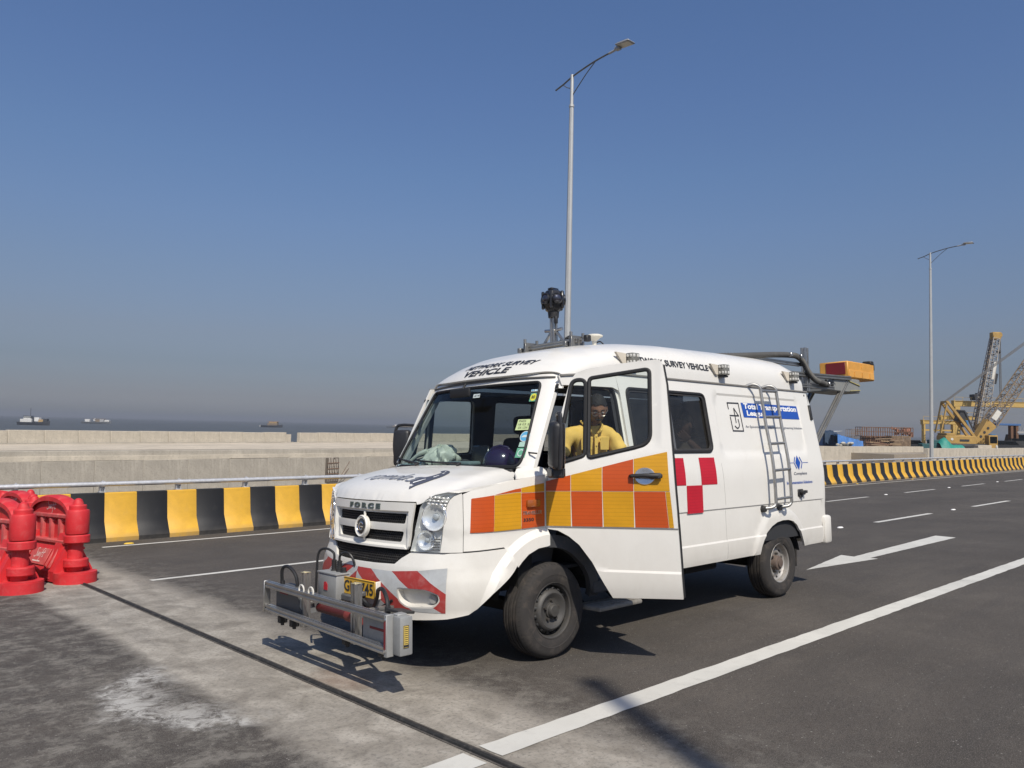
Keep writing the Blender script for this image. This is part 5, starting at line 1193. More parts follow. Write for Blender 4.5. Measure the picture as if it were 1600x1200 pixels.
# ------------------------------------------------------------------ panoramic camera on the roof
def extr(b, p0, p1, s=.045, up=(0, 0, 1)):
    """slotted aluminium extrusion"""
    p0 = Vector(p0); p1 = Vector(p1); a = (p1-p0).normalized(); up = Vector(up); up = Vector((0, 1, 0)) if abs(a.dot(up)) > .9 else up; sd = up.cross(a).normalized(); u = a.cross(sd)
    for i in (-1, 1):
        for j in (-1, 1): b.bar(p0+sd*i*s*.31+u*j*s*.31, p1+sd*i*s*.31+u*j*s*.31, s*.36, s*.36, up, .0015)
    b.bar(p0, p1, s*.62, s*.62, up)
rig = MB(); extr(rig, (1.06, .56, 2.530), (1.06, 1.26, 2.525), .04); extr(rig, (1.13, .56, 2.530), (1.13, 1.26, 2.525), .04); rg = rig.build('camera_rig', ALU, van, 30)
for y in (.60, 1.20):
    b = MB(); b.box((1.09, y, 2.52), (.18, .03, .11), .004); b.box((1.09, y+.05, 2.50), (.24, .04, .045), .004); b.cyl((.98, y-.03, 2.56), (.98, y-.03, 2.60), .014, n=8); b.cyl((1.14, y-.03, 2.56), (1.14, y-.03, 2.60), .014, n=8); b.build('rig_clamp', mat('clamp_steel', (.24, .24, .235), .45, .7), rg)
b = MB(); b.box((1.09, 1.29, 2.50), (.07, .08, .045), .01); b.box((1.22, .80, 2.555), (.16, .16, .05), .012); b.tube(smooth_path([(1.1, .75, 2.57), (1.16, .74, 2.60), (1.22, .78, 2.585)], 5), .010, 6); b.box((1.12, .50, 2.545), (.06, .05, .06), .008); b.build('rig_box', BLACK, rg)
b = MB(); extr(b, (1.12, .92, 2.54), (1.12, .92, 2.80), .055); b.build('mast_post', ALU, rg, 30)
b = MB()
for s_ in (-1, 1): b.bar((1.12, .92+s_*.13, 2.55), (1.12, .92+s_*.02, 2.67), .02, .02); b.cyl((1.12, .92, 2.665), (1.12, .92+s_*.11, 2.675), .016, n=8)
b.build('mast_brace', ALU, rg)
b = MB(); b.cyl((1.12, .92, 2.79), (1.12, .92, 2.85), .05, .055, 14); b.box((1.09, .86, 2.76), (.03, .03, .07), .004); b.build('camera_neck', BLACK, rg)
BLKC = mat('camera_black', (.014, .014, .016), .32, coat=.3)
b = MB(); b.lathe([(.045, -.115), (.075, -.095), (.092, -.05), (.096, .0), (.092, .05), (.078, .085), (.045, .105), (.0005, .11)], 10, Matrix.Translation((1.12, .92, 2.955)) @ Matrix.Rotation(.3, 4, 'Z')); ch = b.build('camera_head', BLKC, rg, 20)
b = MB(); c_ = MB()
for k in range(5):
    for tz in (-.02, .0):
        pass
    a = 2*math.pi*k/5+.55; d = Vector((math.cos(a), math.sin(a), .08)).normalized(); Mq = Matrix.Translation(Vector((1.12, .92, 2.955))+d*.085) @ d.to_track_quat('Z', 'Y').to_matrix().to_4x4()
    b.lathe([(.055, .0), (.056, .02), (.048, .028), (.040, .022)], 16, Mq); c_ = MB(); c_.lathe([(.040, .020), (.03, .030), (.015, .036), (.0005, .037)], 14, Mq); c_.build('camera_lens', mat('lens_glass', (.02, .02, .03), .05, coat=1.), ch)
    d2 = Vector((math.cos(a+.63), math.sin(a+.63), .0)); b.box(Vector((1.12, .92, 2.955))+d2*.098, (.03, .03, .17), .008, Matrix.Rotation(a+.63, 3, 'Z'))
b.box((1.12, .92, 3.065), (.10, .06, .022), .008); b.build('lens_ring', BLKC, ch)
b = MB(); b.lathe([(.0005, -.085), (.02, -.085), (.024, -.045), (.06, -.012), (.085, .0), (.085, .012), (.06, .022), (.0005, .027)], 24, Matrix.Translation((1.70, .92, 2.665))); b.build('satellite_antenna', mat('antenna_cream', (.66, .63, .54), .5), van)
b = MB(); b.cyl((1.70, .92, 2.54), (1.70, .92, 2.61), .018, n=8); b.tube(smooth_path([(1.70, .92, 2.59), (1.76, .9, 2.62), (1.82, .88, 2.58), (1.94, .88, 2.565)], 5), .007, 6); b.build('antenna_stalk', BLACK, van)
# ------------------------------------------------------------------ rear boom with scanner boxes
DKAL = mat('boom_aluminium', (.27, .265, .25), .45, .75, var=.15, scale=8)
bm_ = MB(); extr(bm_, (3.7, .42, 2.565), (4.97, .42, 2.572), .045); bo = bm_.build('rear_boom', ALU, van, 30)
for args in (((4.3, .42, 2.44), (6.36, .42, 2.485), .055), ((4.3, .86, 2.44), (6.36, .86, 2.485), .055), ((4.5, .42, 2.31), (5.85, .42, 2.325), .045), ((4.2, 1.35, 2.35), (6.0, 1.35, 2.33), .055)):
    b = MB(); extr(b, *args); b.build('boom_rail', DKAL, bo, 30)
b = MB(); extr(b, (5.14, .44, 2.25), (5.14, .44, 2.80), .075); b.build('boom_post', ALU, bo, 30)
for y in (.44, .85):
    b = MB(); extr(b, (6.36, y, 2.50), (4.60, y, .98), .058); b.build('boom_strut', DKAL, bo, 30)
b = MB(); b.bar((6.0, 1.30, 2.36), (4.60, 1.30, 1.02), .06, .06); b.build('boom_strut', BLACK, bo)
b = MB(); extr(b, (4.75, .42, 2.28), (4.75, 1.36, 2.28), .06); extr(b, (5.9, .42, 2.40), (5.9, 1.36, 2.38), .06); b.box((4.9, .45, 2.41), (.22, .05, .10), .005); b.build('boom_cross', DKAL, bo, 30)
ORG = mat('scanner_orange', (.62, .30, .055), .5, var=.12, scale=6, grime=.25, gcol=(.25, .12, .04)); MAR = mat('scanner_red', (.17, .012, .016), .5)
b = MB(); b.box((6.80, .64, 2.615), (.86, .40, .235), .012); sb = b.build('scanner_box', ORG, bo)
b = MB(); b.box((6.368, .61, 2.632), (.012, .27, .165), .003); b.build('scanner_window', MAR, sb)
b = MB(); b.box((6.80, .437, 2.562), (.80, .012, .10), .003); [b.box((6.55+.25*k, .428, 2.56), (.012, .012, .06)) for k in range(3)]; b.box((6.80, .437, 2.68), (.012, .01, .06)); b.build('scanner_flap', mat('flap_orange', (.66, .33, .07), .5), sb)
b = MB(); b.box((7.18, .50, 2.755), (.11, .12, .06), .01); b.box((7.24, .46, 2.70), (.03, .04, .10), .008); b.build('scanner_camera', BLACK, sb)
GBOX = mat('grey_box', (.26, .265, .25), .5, .2, var=.12, grime=.3, gcol=(.4, .37, .3))
b = MB(); b.box((6.28, .62, 2.390), (.80, .40, .19), .012); gb = b.build('junction_box', GBOX, bo)
b = MB(); b.bar((6.30, .412, 2.45), (6.66, .412, 2.40), .012, .006); b.bar((6.35, .412, 2.315), (6.66, .412, 2.335), .012, .006); b.build('yellow_strip', mat('strip_yellow', (.5, .42, .12), .5), gb)
b = MB(); b.cyl((5.875, .52, 2.44), (5.86, .52, 2.44), .014, n=10); b.cyl((5.90, .50, 2.36), (5.72, .48, 2.36), .045, n=12); b.build('box_gland', BLACK, gb)
HOSE = mat('hose', (.075, .073, .068), .6, var=.1, grime=.3, gcol=(.16, .15, .13))
hp = smooth_path([(3.1, .47, 2.535), (3.7, .40, 2.585), (4.3, .38, 2.64), (4.66, .37, 2.662), (4.82, .37, 2.655), (4.95, .37, 2.60), (5.09, .37, 2.48), (5.27, .37, 2.395), (5.53, .38, 2.362), (5.76, .44, 2.365)], 26); n = len(hp); b = MB(); b.tube(hp, [.031+.0045*(1 if i % 2 else -1) for i in range(n)], 12); b.build('corrugated_hose', HOSE, bo, 80)
b = MB(); 
for p in (hp[70], hp[104], hp[-22]): b.box(Vector(p)+Vector((0, -.035, .0)), (.035, .05, .05), .006)
b.build('hose_clip', ALU, bo)
# ------------------------------------------------------------------ survey bar in front of the bumper
BX = -1.335; SENS = mat('sensor_grey', (.30, .305, .30), .5, .25, var=.10, scale=6, grime=.2); DSEN = mat('sensor_dark', (.10, .102, .105), .55, .2)
fb = MB(); extr(fb, (BX, .015, .500), (BX, 1.675, .520), .046); fbar = fb.build('survey_bar', ALU, van, 30)
b = MB(); extr(b, (BX, .015, .305), (BX, 1.675, .345), .046); b.build('lower_rail', ALU, fbar, 30)
b = MB(); b.box((BX-.004, -.006, .40), (.055, .030, .255), .003); b.build('end_plate', SENS, fbar)
b = MB(); b.box((BX, 1.690, .43), (.055, .014, .235), .003); b.build('end_plate', ALU, fbar)
b = MB(); b.box((BX-.034, -.004, .405), (.004, .016, .17), .001); b.build('red_label', MAR, fbar)
b = MB(); [b.cyl((BX-.032, -.006, z), (BX-.040, -.006, z), .010, n=10) for z in (.31, .50)]; b.build('plate_bolt', CHROME, fbar)
b = MB(); b.box((BX+.060, -.062, .402), (.095, .085, .235), .010, seg=2); b.box((BX+.06, -.03, .52), (.07, .06, .02), .004); eb = b.build('laser_box', SENS, fbar)
b = MB(); b.box((BX+.055, -.1060, .40), (.040, .003, .135), .001); yl = b.build('warning_label', mat('label_yellow', (.62, .45, .10), .5), eb)
V, F = [], []
b = MB()
for k in range(9): b.box((BX+.055, -.1078, .455-.012*k), (.026, .001, .004))
b.box((BX+.055, -.1078, .345), (.036, .001, .014)); [b.box((BX+.055+s_*.018, -.1078, .40), (.003, .001, .135)) for s_ in (-1, 1)]; [b.box((BX+.055, -.1078, .40+s_*.066), (.038, .001, .003)) for s_ in (-1, 1)]; b.build('label_print', BLK, eb)
b = MB(); b.box((BX+.10, .20, .395), (.13, .32, .17), .01, seg=2); lb = b.build('laser_sensor', SENS, fbar); b = MB(); b.box((BX+.034, .185, .405), (.004, .17, .016), .001); b.build('red_strip', MAR, lb)
b = MB(); b.prism([(1.63, .515), (1.63, .345), (1.22, .345), (1.30, .50), (1.36, .515)], BX+.05, BX+.17, Matrix(((0, 0, 1, 0), (1, 0, 0, 0), (0, 1, 0, 0), (0, 0, 0, 1)))); ls = b.build('laser_sensor', DSEN, fbar, 20)
b = MB(); b.box((BX+.047, 1.50, .465), (.004, .13, .014), .001); b.build('red_strip', MAR, ls)
b = MB(); b.box((BX+.10, 1.245, .43), (.10, .012, .17), .003); b.build('sensor_bracket', SENS, fbar)
for y in (.49, 1.20):
    b = MB(); extr(b, (BX+.085, y+.028, .25), (BX+.085, y+.028, .645), .058); p_ = b.build('bar_upright', ALU, fbar, 30)
    b = MB(); [b.cyl((BX+.085, y+.028+s_*.015, .645), (BX+.085, y+.028+s_*.015, .652), .012, n=8) for s_ in (-1, 1)]; b.box((BX+.085, y+.028, .647), (.058, .058, .004), .001); b.build('brass_cap', mat('cap_brass', (.62, .54, .34), .4, .6), p_)
    b = MB(); extr(b, (BX+.11, y+.03, .44), (-.90, y+.03, .44), .05); b.box((-.93, y+.03, .44), (.02, .14, .14), .004); b.build('bar_bracket', DKAL, fbar)
for y in (.13, .57, 1.33, 1.52):
    b = MB(); b.box((BX+.05, y, .268), (.06, .05, .05), .004); b.cyl((BX+.05, y, .25), (BX+.05, y, .225), .014, n=8); b.build('bar_clamp', BLACK, fbar)
for y in (.98, 1.12):
    b = MB(); b.tube([(BX-.005, y+.035*math.cos(a), .545+.032*math.sin(a)) for a in np.linspace(-.6, math.pi+.6, 12)], .006, 6); b.build('lifting_eye', mat('eye_white', (.6, .58, .52), .5), fbar)
b = MB(); b.box((-1.045, 1.16, .535), (.14, .27, .185), .014, seg=2); cb = b.build('control_box', SENS, fbar)
b = MB(); b.box((-1.045, 1.16, .632), (.15, .28, .014), .004, seg=2); b.build('box_lid', SENS, cb)
b = MB(); b.prism([(-.025, -.03), (.028, -.03), (.028, .012), (.01, .03), (-.02, .028)], 0, .003, Matrix.Translation((-1.118, 1.17, .54)) @ Matrix(((0, 0, -1, 0), (-1, 0, 0, 0), (0, 1, 0, 0), (0, 0, 0, 1)))); b.build('red_badge', mat('badge_red', (.45, .02, .03), .5), cb)
for y in (1.12, 1.20, 1.06):
    h = .08 if y > 1.1 else .035; b = MB(); b.cyl((-1.03, y, .635), (-1.03, y, .645), .026, n=10); b.cyl((-1.03, y, .64), (-1.03, y, .64+h), .019, .017, 12); [b.cyl((-1.03, y, .66+.016*k), (-1.03, y, .666+.016*k), .0215, n=12) for k in range(int(h/.02))]; b.build('cable_gland', BLACK, cb)
CAB = mat('cable_black', (.014, .014, .015), .45)
def cable(pts, r=.0095):
    b = MB(); b.tube(smooth_path(pts, 7), r, 7); b.build('cable', CAB, fbar)
cable([(-1.03, 1.20, .715), (-1.03, 1.21, .77), (-1.06, 1.28, .80), (-1.09, 1.33, .765), (-1.10, 1.34, .62), (-1.11, 1.33, .47)])
cable([(-1.03, 1.12, .715), (-1.03, 1.11, .76), (-1.02, 1.03, .785), (-1.0, .98, .74), (-.98, .96, .62), (-.98, .95, .52), (-1.0, .9, .47)])
cable([(-1.0, 1.02, .53), (-1.02, .90, .50), (-1.05, .78, .49), (-1.04, .70, .45), (-1.06, .60, .46), (-1.10, .50, .53), (-1.14, .42, .60), (-1.18, .30, .62), (-1.20, .22, .56), (-1.21, .20, .48)], .014)
cable([(BX+.12, 1.42, .42), (BX+.12, 1.44, .58), (BX+.10, 1.53, .655), (BX+.08, 1.60, .63), (BX+.09, 1.61, .50)], .013)
cable([(-1.0, .98, .50), (-1.01, .85, .46), (-1.02, .72, .40), (-1.0, .65, .42), (-.97, .5, .50)], .010)
b = MB(); b.cyl((-1.21, .20, .46), (-1.21, .20, .53), .020, n=10); b.cyl((BX+.09, 1.61, .49), (BX+.09, 1.61, .545), .018, n=10); b.build('cable_plug', BLACK, fbar)
b = MB(); b.cyl((-1.12, .70, .375), (-1.12, 1.24, .375), .038, n=12); rt = b.build('red_tube', mat('tube_red', (.075, .01, .011), .45, grime=.3, gcol=(.10, .05, .04)), fbar); b = MB(); b.cyl((-1.12, .66, .375), (-1.12, .83, .375), .047, n=12); b.build('tube_sleeve', mat('sleeve_red', (.20, .035, .03), .5), rt)
b = MB(); b.box((-1.02, .95, .47), (.10, .20, .05), .01); b.box((-1.05, .8, .52), (.05, .12, .035), .008); b.build('cable_block', DSEN, fbar)
b = MB(); b.box((-1.18, .10, .512), (.13, .14, .018), .004, Matrix.Rotation(.15, 3, 'Y')); b.build('cable_cover', BLACK, fbar)

# ================================================================== PEOPLE AND LOOSE THINGS
SKIN = mat('skin', (.20, .100, .058), .55, var=.10, scale=18, bmp=.08, bscale=90)
SHIRT = mat('shirt_yellow', (.66, .44, .10), .85, var=.06, scale=9, bmp=.5, bscale=22)
TROUS = mat('trousers_dark', (.035, .036, .042), .9); HAIRM = mat('hair_black', (.006, .0055, .005), .8, bmp=.6, bscale=120)
def skin_mesh(name, joints, edges, root=0, sub=2):
    """one continuous surface grown over a skeleton: joints {name: (pos, rx, ry)}"""
    names = list(joints); me = bpy.data.meshes.new(name); me.from_pydata([joints[k][0] for k in names], [(names.index(a), names.index(b)) for a, b in edges], [])
    o = bpy.data.objects.new(name, me); C.objects.link(o); sk = o.modifiers.new('s', 'SKIN'); sk.use_smooth_shade = True; sk.branch_smoothing = .6
    for i, k in enumerate(names):
        v = me.skin_vertices[0].data[i]; v.radius = joints[k][1:3]; v.use_root = (i == root)
    su = o.modifiers.new('u', 'SUBSURF'); su.levels = sub; su.render_levels = sub
    bpy.context.view_layer.update(); m2 = bpy.data.meshes.new_from_object(o.evaluated_get(bpy.context.evaluated_depsgraph_get())); bpy.data.objects.remove(o)
    m2.polygons.foreach_set('use_smooth', [True]*len(m2.polygons)); m2.name = name; return m2
def head_mesh(c, M):
    """head with brow, eye sockets, nose, lips, chin and jaw; local x = face, z = up"""
    mb = MB(); nu, nv = 40, 34; P = np.zeros((nu+1, nv+1, 3))
    for i in range(nu+1):
        a = 2*math.pi*i/nu
        for j in range(nv+1):
            b_ = -math.pi/2+math.pi*j/nv; ca, sa, cb, sb = math.cos(a), math.sin(a), math.cos(b_), math.sin(b_)
            x, y, z = .098*cb*ca, .076*cb*sa, .122*sb
            if z < -.02: k = min(1, (-z-.02)/.10); y *= 1-.22*k; x = x*(1-.10*k)+.010*k*(ca > 0)
            if ca > 0: x *= .96
            fr = max(0, ca)**2
            def g(y0, z0, sy, sz): return math.exp(-((y-y0)/sy)**2-((z-z0)/sz)**2)
            if ca > 0:
                x += .026*g(0, -.022, .013, .020)+.012*g(0, .004, .009, .028)          # nose
                x += .006*g(0, .028, .050, .010)                                     # brow
                x -= .013*(g(.031, .010, .017, .012)+g(-.031, .010, .017, .012))       # sockets
                x += .005*(g(.031, .008, .010, .007)+g(-.031, .008, .010, .007))       # eyes
                x += .008*(g(0, -.057, .022, .0065)+g(0, -.070, .019, .007)) - .004*g(0, -.0635, .022, .003)
                x += .009*g(0, -.100, .022, .016)+.004*(g(.045, -.02, .02, .02)+g(-.045, -.02, .02, .02))
            P[i, j] = (x, y, z)
    mb.grid(P)
    for s in (-1, 1):
        mb.lathe([(.0005, .010), (.016, .012), (.026, .004), (.022, -.006)], 12, Matrix.Translation((-.008, s*.078, .0)) @ Matrix.Rotation(-s*1.35, 4, 'X') @ Matrix.Diagonal((.75, 1.25, 1, 1)))
    M4 = Matrix.Translation(c) @ M.to_4x4(); mb.v = [tuple(M4 @ Vector(v)) for v in mb.v]; return mb, M4
def fingers(mb_list, wrist, palm_dir, up, curl, side, name, parent, m):
    """palm and five separate fingers"""
    d = Vector(palm_dir).normalized(); u = Vector(up).normalized(); s = d.cross(u).normalized()*side; w = Vector(wrist); b = MB()
    b.box(w+d*.045, (.092, .082, .028), .013, Matrix((d, s, u)).transposed(), 3)
    for k, (off, L) in enumerate(((-.031, .070), (-.010, .080), (.011, .075), (.031, .058))):
        p = w+d*.088+s*off; q1 = p+(d*math.cos(curl*.4)-u*math.sin(curl*.4))*L*.45; q2 = q1+(d*math.cos(curl)-u*math.sin(curl))*L*.32; q3 = q2+(d*math.cos(curl*1.5)-u*math.sin(curl*1.5))*L*.24
        b.tube([p-d*.015, p, q1, q2, q3], [.0095, .0095, .0088, .0078, .006], 8)
    t0 = w+d*.03-s*.036; b.tube([t0, t0+d*.03-s*.022-u*.008, t0+d*.058-s*.022-u*.020, t0+d*.075-s*.012-u*.026], [.012, .011, .0095, .007], 8)
    return b.build(name, m, parent)
def person(label, O, yaw, shirt, lean=0., look=(0, 0), arms='phone', detail=True):
    """seated figure; local x = facing, y = its left; origin at the pelvis on the seat"""
    M = at(O[0], O[1], O[2], yaw); p = thing('person', label, 'person', M)
    J = {'pelvis': ((0, 0, .06), .135, .165), 'waist': ((.02+lean*.12, 0, .20), .118, .150), 'chest': ((.03+lean*.30, 0, .40), .128, .175), 'neck0': ((.03+lean*.40, 0, .535), .075, .10), 'neck': ((.045+lean*.47, 0, .60), .052, .056), 'skull': ((.065+lean*.55, 0, .64), .05, .05)}
    E = [('pelvis', 'waist'), ('waist', 'chest'), ('chest', 'neck0'), ('neck0', 'neck'), ('neck', 'skull')]
    cx = .03+lean*.33
    for s, n in ((1, 'l'), (-1, 'r')):
        J['sh'+n] = ((cx, s*.195, .475), .068, .068)
        if arms == 'phone': el = (cx+.10, s*.285, .235); wr = (cx+.29, s*.13, .215)
        else: el = (cx+.14, s*.29, .30); wr = (cx+.34, s*.16, .52) if s > 0 else (cx+.3, s*.2, .3)
        if arms == 'phone' and s < 0: el = (cx+.02, s*.315, .225); wr = (cx+.25, s*.27, .165)
        J['el'+n] = (el, .047, .047); J['fa'+n] = (tuple(.6*np.array(el)+.4*np.array(wr)), .042, .042); J['wr'+n] = (wr, .027, .030)
        J['hip'+n] = ((.06, s*.095, .03), .095, .095); J['kn'+n] = ((.47, s*.13, .06), .066, .066); J['ca'+n] = ((.49, s*.13, -.12), .055, .055); J['an'+n] = ((.46, s*.13, -.37), .038, .038); J['to'+n] = ((.60, s*.14, -.41), .034, .040)
        E += [('chest', 'sh'+n), ('sh'+n, 'el'+n), ('el'+n, 'fa'+n), ('fa'+n, 'wr'+n), ('pelvis', 'hip'+n), ('hip'+n, 'kn'+n), ('kn'+n, 'ca'+n), ('ca'+n, 'an'+n), ('an'+n, 'to'+n)]
    body_ = obj('body', skin_mesh('body', J, E), SKIN, p)
    # shirt: an enlarged shell over the trunk and the upper arms with open neck, folds and hem
    JS = {k: (J[k][0], J[k][1]+.024, J[k][2]+.024) for k in ('pelvis', 'waist', 'chest')}; JS['neck0'] = (J['neck0'][0], .088, .118)
    ES = [('pelvis', 'waist'), ('waist', 'chest'), ('chest', 'neck0')]
    for n in 'lr':
        sh = np.array(J['sh'+n][0]); el = np.array(J['el'+n][0]); md = sh+(el-sh)*.42; en = sh+(el-sh)*.74
        JS['s'+n] = (tuple(sh), .094, .094); JS['m'+n] = (tuple(md), .080, .083); JS['e'+n] = (tuple(en), .076, .080); ES += [('chest', 's'+n), ('s'+n, 'm'+n), ('m'+n, 'e'+n)]
    sm = skin_mesh('shirt', JS, ES); rr = random.Random(3)
    for v in sm.vertices:
        q = v.co; f = .006*math.sin(q.z*38+q.y*27+2.5*math.sin(q.x*18+q.y*11))+.005*math.sin(q.x*53-q.z*31+q.y*23)+.0025*math.sin(q.z*95+q.y*60); v.co = q+v.normal*f
    so = obj('shirt', sm, shirt, p)
    TR = {k: (J[k][0], J[k][1]+.014, J[k][2]+.014) for k in ('pelvis',)}; ET = []
    for n in 'lr':
        for k in ('hip', 'kn', 'ca'): TR[k+n] = (J[k+n][0], J[k+n][1]+.014, J[k+n][2]+.014)
        TR['an'+n] = (J['an'+n][0], .058, .058); ET += [('pelvis', 'hip'+n), ('hip'+n, 'kn'+n), ('kn'+n, 'ca'+n), ('ca'+n, 'an'+n)]
    TR['pelvis'] = (J['pelvis'][0], .15, .18); obj('trousers', skin_mesh('trousers', TR, ET), TROUS, p)
    for n, s in (('l', 1), ('r', -1)):
        b = MB(); a = Vector(J['to'+n][0]); b.box(a+Vector((-.03, 0, -.01)), (.27, .098, .075), .03, None, 3); b.box(a+Vector((-.03, 0, -.045)), (.275, .10, .02), .006); b.build('shoe', mat('shoe_black', (.02, .019, .018), .45), p)
        if arms == 'phone' or s > 0: fingers(None, J['wr'+n][0], Vector(J['wr'+n][0])-Vector(J['fa'+n][0]), (0, 0, 1) if arms == 'phone' else (1, 0, .3), .95, s, 'hand', p, SKIN)
        else: fingers(None, J['wr'+n][0], Vector(J['wr'+n][0])-Vector(J['fa'+n][0]), (0, 0, 1), .7, s, 'hand', p, SKIN)
    # head
    hc = Vector((.105+lean*.62, 0, .672)); Mh = Matrix.Rotation(look[0], 3, 'Z') @ Matrix.Rotation(look[1], 3, 'Y'); hb, M4 = head_mesh(hc, Mh); head = hb.build('head', SKIN, p, 60)
    b = MB()
    P = []; 
    for i in range(33):
        a = 2*math.pi*i/32; row = []
        for j in range(13):
            ca_ = math.cos(a); lo = .62*max(0, ca_)**.6-.50*max(0, -ca_)**.7+.10*(abs(ca_) < .35)+.05*math.sin(7*a); e = lo+(math.pi/2-lo)*j/12; n_ = .003*math.sin(a*9+j*2.1)
            row.append(((.106+n_)*math.cos(e)*math.cos(a)-.004, (.084+n_)*math.cos(e)*math.sin(a), (.130+n_)*math.sin(e)))
        P.append(row)
    b.grid(P); b.v = [tuple(M4 @ Vector(v)) for v in b.v]; b.build('hair', HAIRM, head)
    b = MB(); b.tube([M4 @ Vector(q) for q in ((.094, -.028, -.050), (.107, -.012, -.046), (.110, 0, -.044), (.107, .012, -.046), (.094, .028, -.050))], [.003, .0065, .0075, .0065, .003], 8); b.build('moustache', HAIRM, head)
    for s in (-1, 1):
        b = MB(); b.sphere((.0815, s*.031, .006), .0095, 12, (1, 1, .6)); b.v = [tuple(M4 @ Vector(v)) for v in b.v]; e = b.build('eye', mat('eye_white', (.30, .27, .24), .3), head)
        b = MB(); b.sphere((.0875, s*.031, .0045), .0045, 10); b.v = [tuple(M4 @ Vector(v)) for v in b.v]; b.build('iris', HAIRM, e)
        b = MB(); b.tube([M4 @ Vector(q) for q in ((.093, s*.014, .030), (.094, s*.031, .034), (.082, s*.05, .028))], [.003, .0042, .002], 6); b.build('eyebrow', HAIRM, head)
    if detail:
        g = MB(); 
        for s in (-1, 1):
            ring = [(.104-.10*abs(.024*math.cos(t))-.012*(1 if s*math.cos(t) > .6 else 0), s*.033+.024*math.cos(t), .004+.017*math.sin(t)) for t in np.linspace(0, 2*math.pi, 19)[:-1]]
            g.tube([M4 @ Vector(q) for q in ring], .0016, 6, True); g.tube([M4 @ Vector(q) for q in ((.098, s*.056, .008), (.05, s*.080, .012), (-.01, s*.083, .006))], .0016, 6)
        g.tube([M4 @ Vector(q) for q in ((.105, -.009, .010), (.108, 0, .012), (.105, .009, .010))], .0016, 6); gl = g.build('spectacles', mat('wire_silver', (.5, .48, .44), .3, .9), head)
        c_ = MB(); n_ = Vector((1, 0, 0))
        for s in (-1, 1):
            b = MB(); b.tube([(cx+.125, s*.018, .475), (cx+.125, s*.050, .500), (cx+.085, s*.078, .545), (cx+.02, s*.082, .578)], [.008, .013, .013, .010], 8); b.build('collar', shirt, so)
            b = MB(); b.box((cx+.126, s*.080, .390), (.008, .095, .105), .004, Matrix.Rotation(s*.28, 3, 'Z') @ Matrix.Rotation(.10, 3, 'Y')); b.box((cx+.130, s*.080, .432), (.008, .10, .030), .004, Matrix.Rotation(s*.28, 3, 'Z') @ Matrix.Rotation(.10, 3, 'Y')); b.build('shirt_pocket', shirt, so)
        b = MB(); [b.sphere((cx+.143-.0006*k*k, 0, .45-.075*k), .0055, 8) for k in range(4)]; b.box((cx+.132, 0, .35), (.008, .026, .24), .002, Matrix.Rotation(.04, 3, 'Y')); b.build('button_placket', shirt, so)
    return p, J, M
man, JM, MM = person('moustached man in spectacles and yellow shirt seated by the open door with a phone', (.835, .315, 1.195), -2.0, SHIRT, .30, (-.22, .50))
w = MM @ (Vector(JM['wrl'][0])+Vector((.10, -.02, .055)))
ph = thing('mobile_phone', 'slim mobile phone held in the hand of the man in the yellow shirt', 'phone', Matrix.Translation(w) @ Matrix.Rotation(-2.3, 4, 'Z') @ Matrix.Rotation(-.7, 4, 'Y'))
b = MB(); b.box((0, 0, 0), (.145, .072, .008), .004, None, 2); b.build('phone_case', mat('phone_white', (.62, .62, .60), .3), ph); b = MB(); b.box((0, 0, .0045), (.135, .066, .001)); b.build('phone_screen', mat('screen_black', (.012, .013, .016), .2), ph)
SHIRT2 = mat('shirt_beige', (.42, .33, .24), .85, bmp=.2, bscale=30)
person('dim figure in a pale shirt behind the tinted side window', (2.52, .34, 1.10), math.pi+.1, SHIRT2, .15, (-.35, .15), 'raised', False)
# things lying on the dashboard
def tp(x, y, z): return ROAD @ Vector((x, y, z))
b = MB(); P = []; r = random.Random(11); nu, nv = 48, 28
for i in range(nu+1):
    a = 2*math.pi*i/nu; row = []
    for j in range(nv+1):
        e = -math.pi/2+math.pi*j/nv; q = 1+.10*math.sin(3*a+2*e)+.07*math.sin(7*a-3*e+1)+.05*math.sin(11*a+5*e)+.05*math.sin(5*e+4*a)+.03*math.sin(17*a+9*e)
        row.append((.145*q*math.cos(e)*math.cos(a), .165*q*math.cos(e)*math.sin(a), max(-.065, .105*q*math.sin(e)+.03*math.cos(a)*math.cos(e))))
    P.append(row)
P[-1] = P[0]; b.grid(P)
bag = thing('plastic_bag', 'crumpled pale green plastic bag lying on the dashboard behind the windscreen', 'plastic bag', at(.07, 1.30, 1.475)); b.build('bag_film', mat('bag_film', (.66, .70, .60), .4, var=.12, scale=12, bmp=.5, bscale=25), bag, 24)
b = MB(); b.tube(smooth_path([(-.08, .10, .07), (-.14, .16, .03), (-.18, .24, -.04)], 5), [.02]*5+[.014]*5+[.008], 8); b.build('bag_knot', mat('bag_film', (.52, .62, .52)), bag)
hel = thing('safety_helmet', 'dark purple safety helmet resting on the dashboard in front of the passenger seat', 'helmet', at(.16, .62, 1.405, 2.2))
HELM = mat('helmet_purple', (.035, .022, .075), .18, coat=.9, var=.05)
b = MB(); b.lathe([(.128, .0), (.132, .03), (.126, .07), (.108, .11), (.078, .142), (.04, .158), (.0005, .163)], 32, Matrix.Diagonal((1.12, .98, 1, 1))); b.build('shell', HELM, hel)
b = MB(); b.lathe([(.128, .0), (.150, -.002), (.152, .006), (.130, .014)], 32, Matrix.Diagonal((1.14, 1, 1, 1))); b.prism([(.11, -.09), (.16, -.07), (.185, 0), (.16, .07), (.11, .09)], .0, .012); b.build('brim', HELM, hel)
b = MB(); b.tube([(-.145, 0, .02), (-.12, 0, .09), (-.06, 0, .158), (0, 0, .172), (.06, 0, .158), (.12, 0, .09), (.145, 0, .02)], .010, 8); b.build('ridge', HELM, hel)
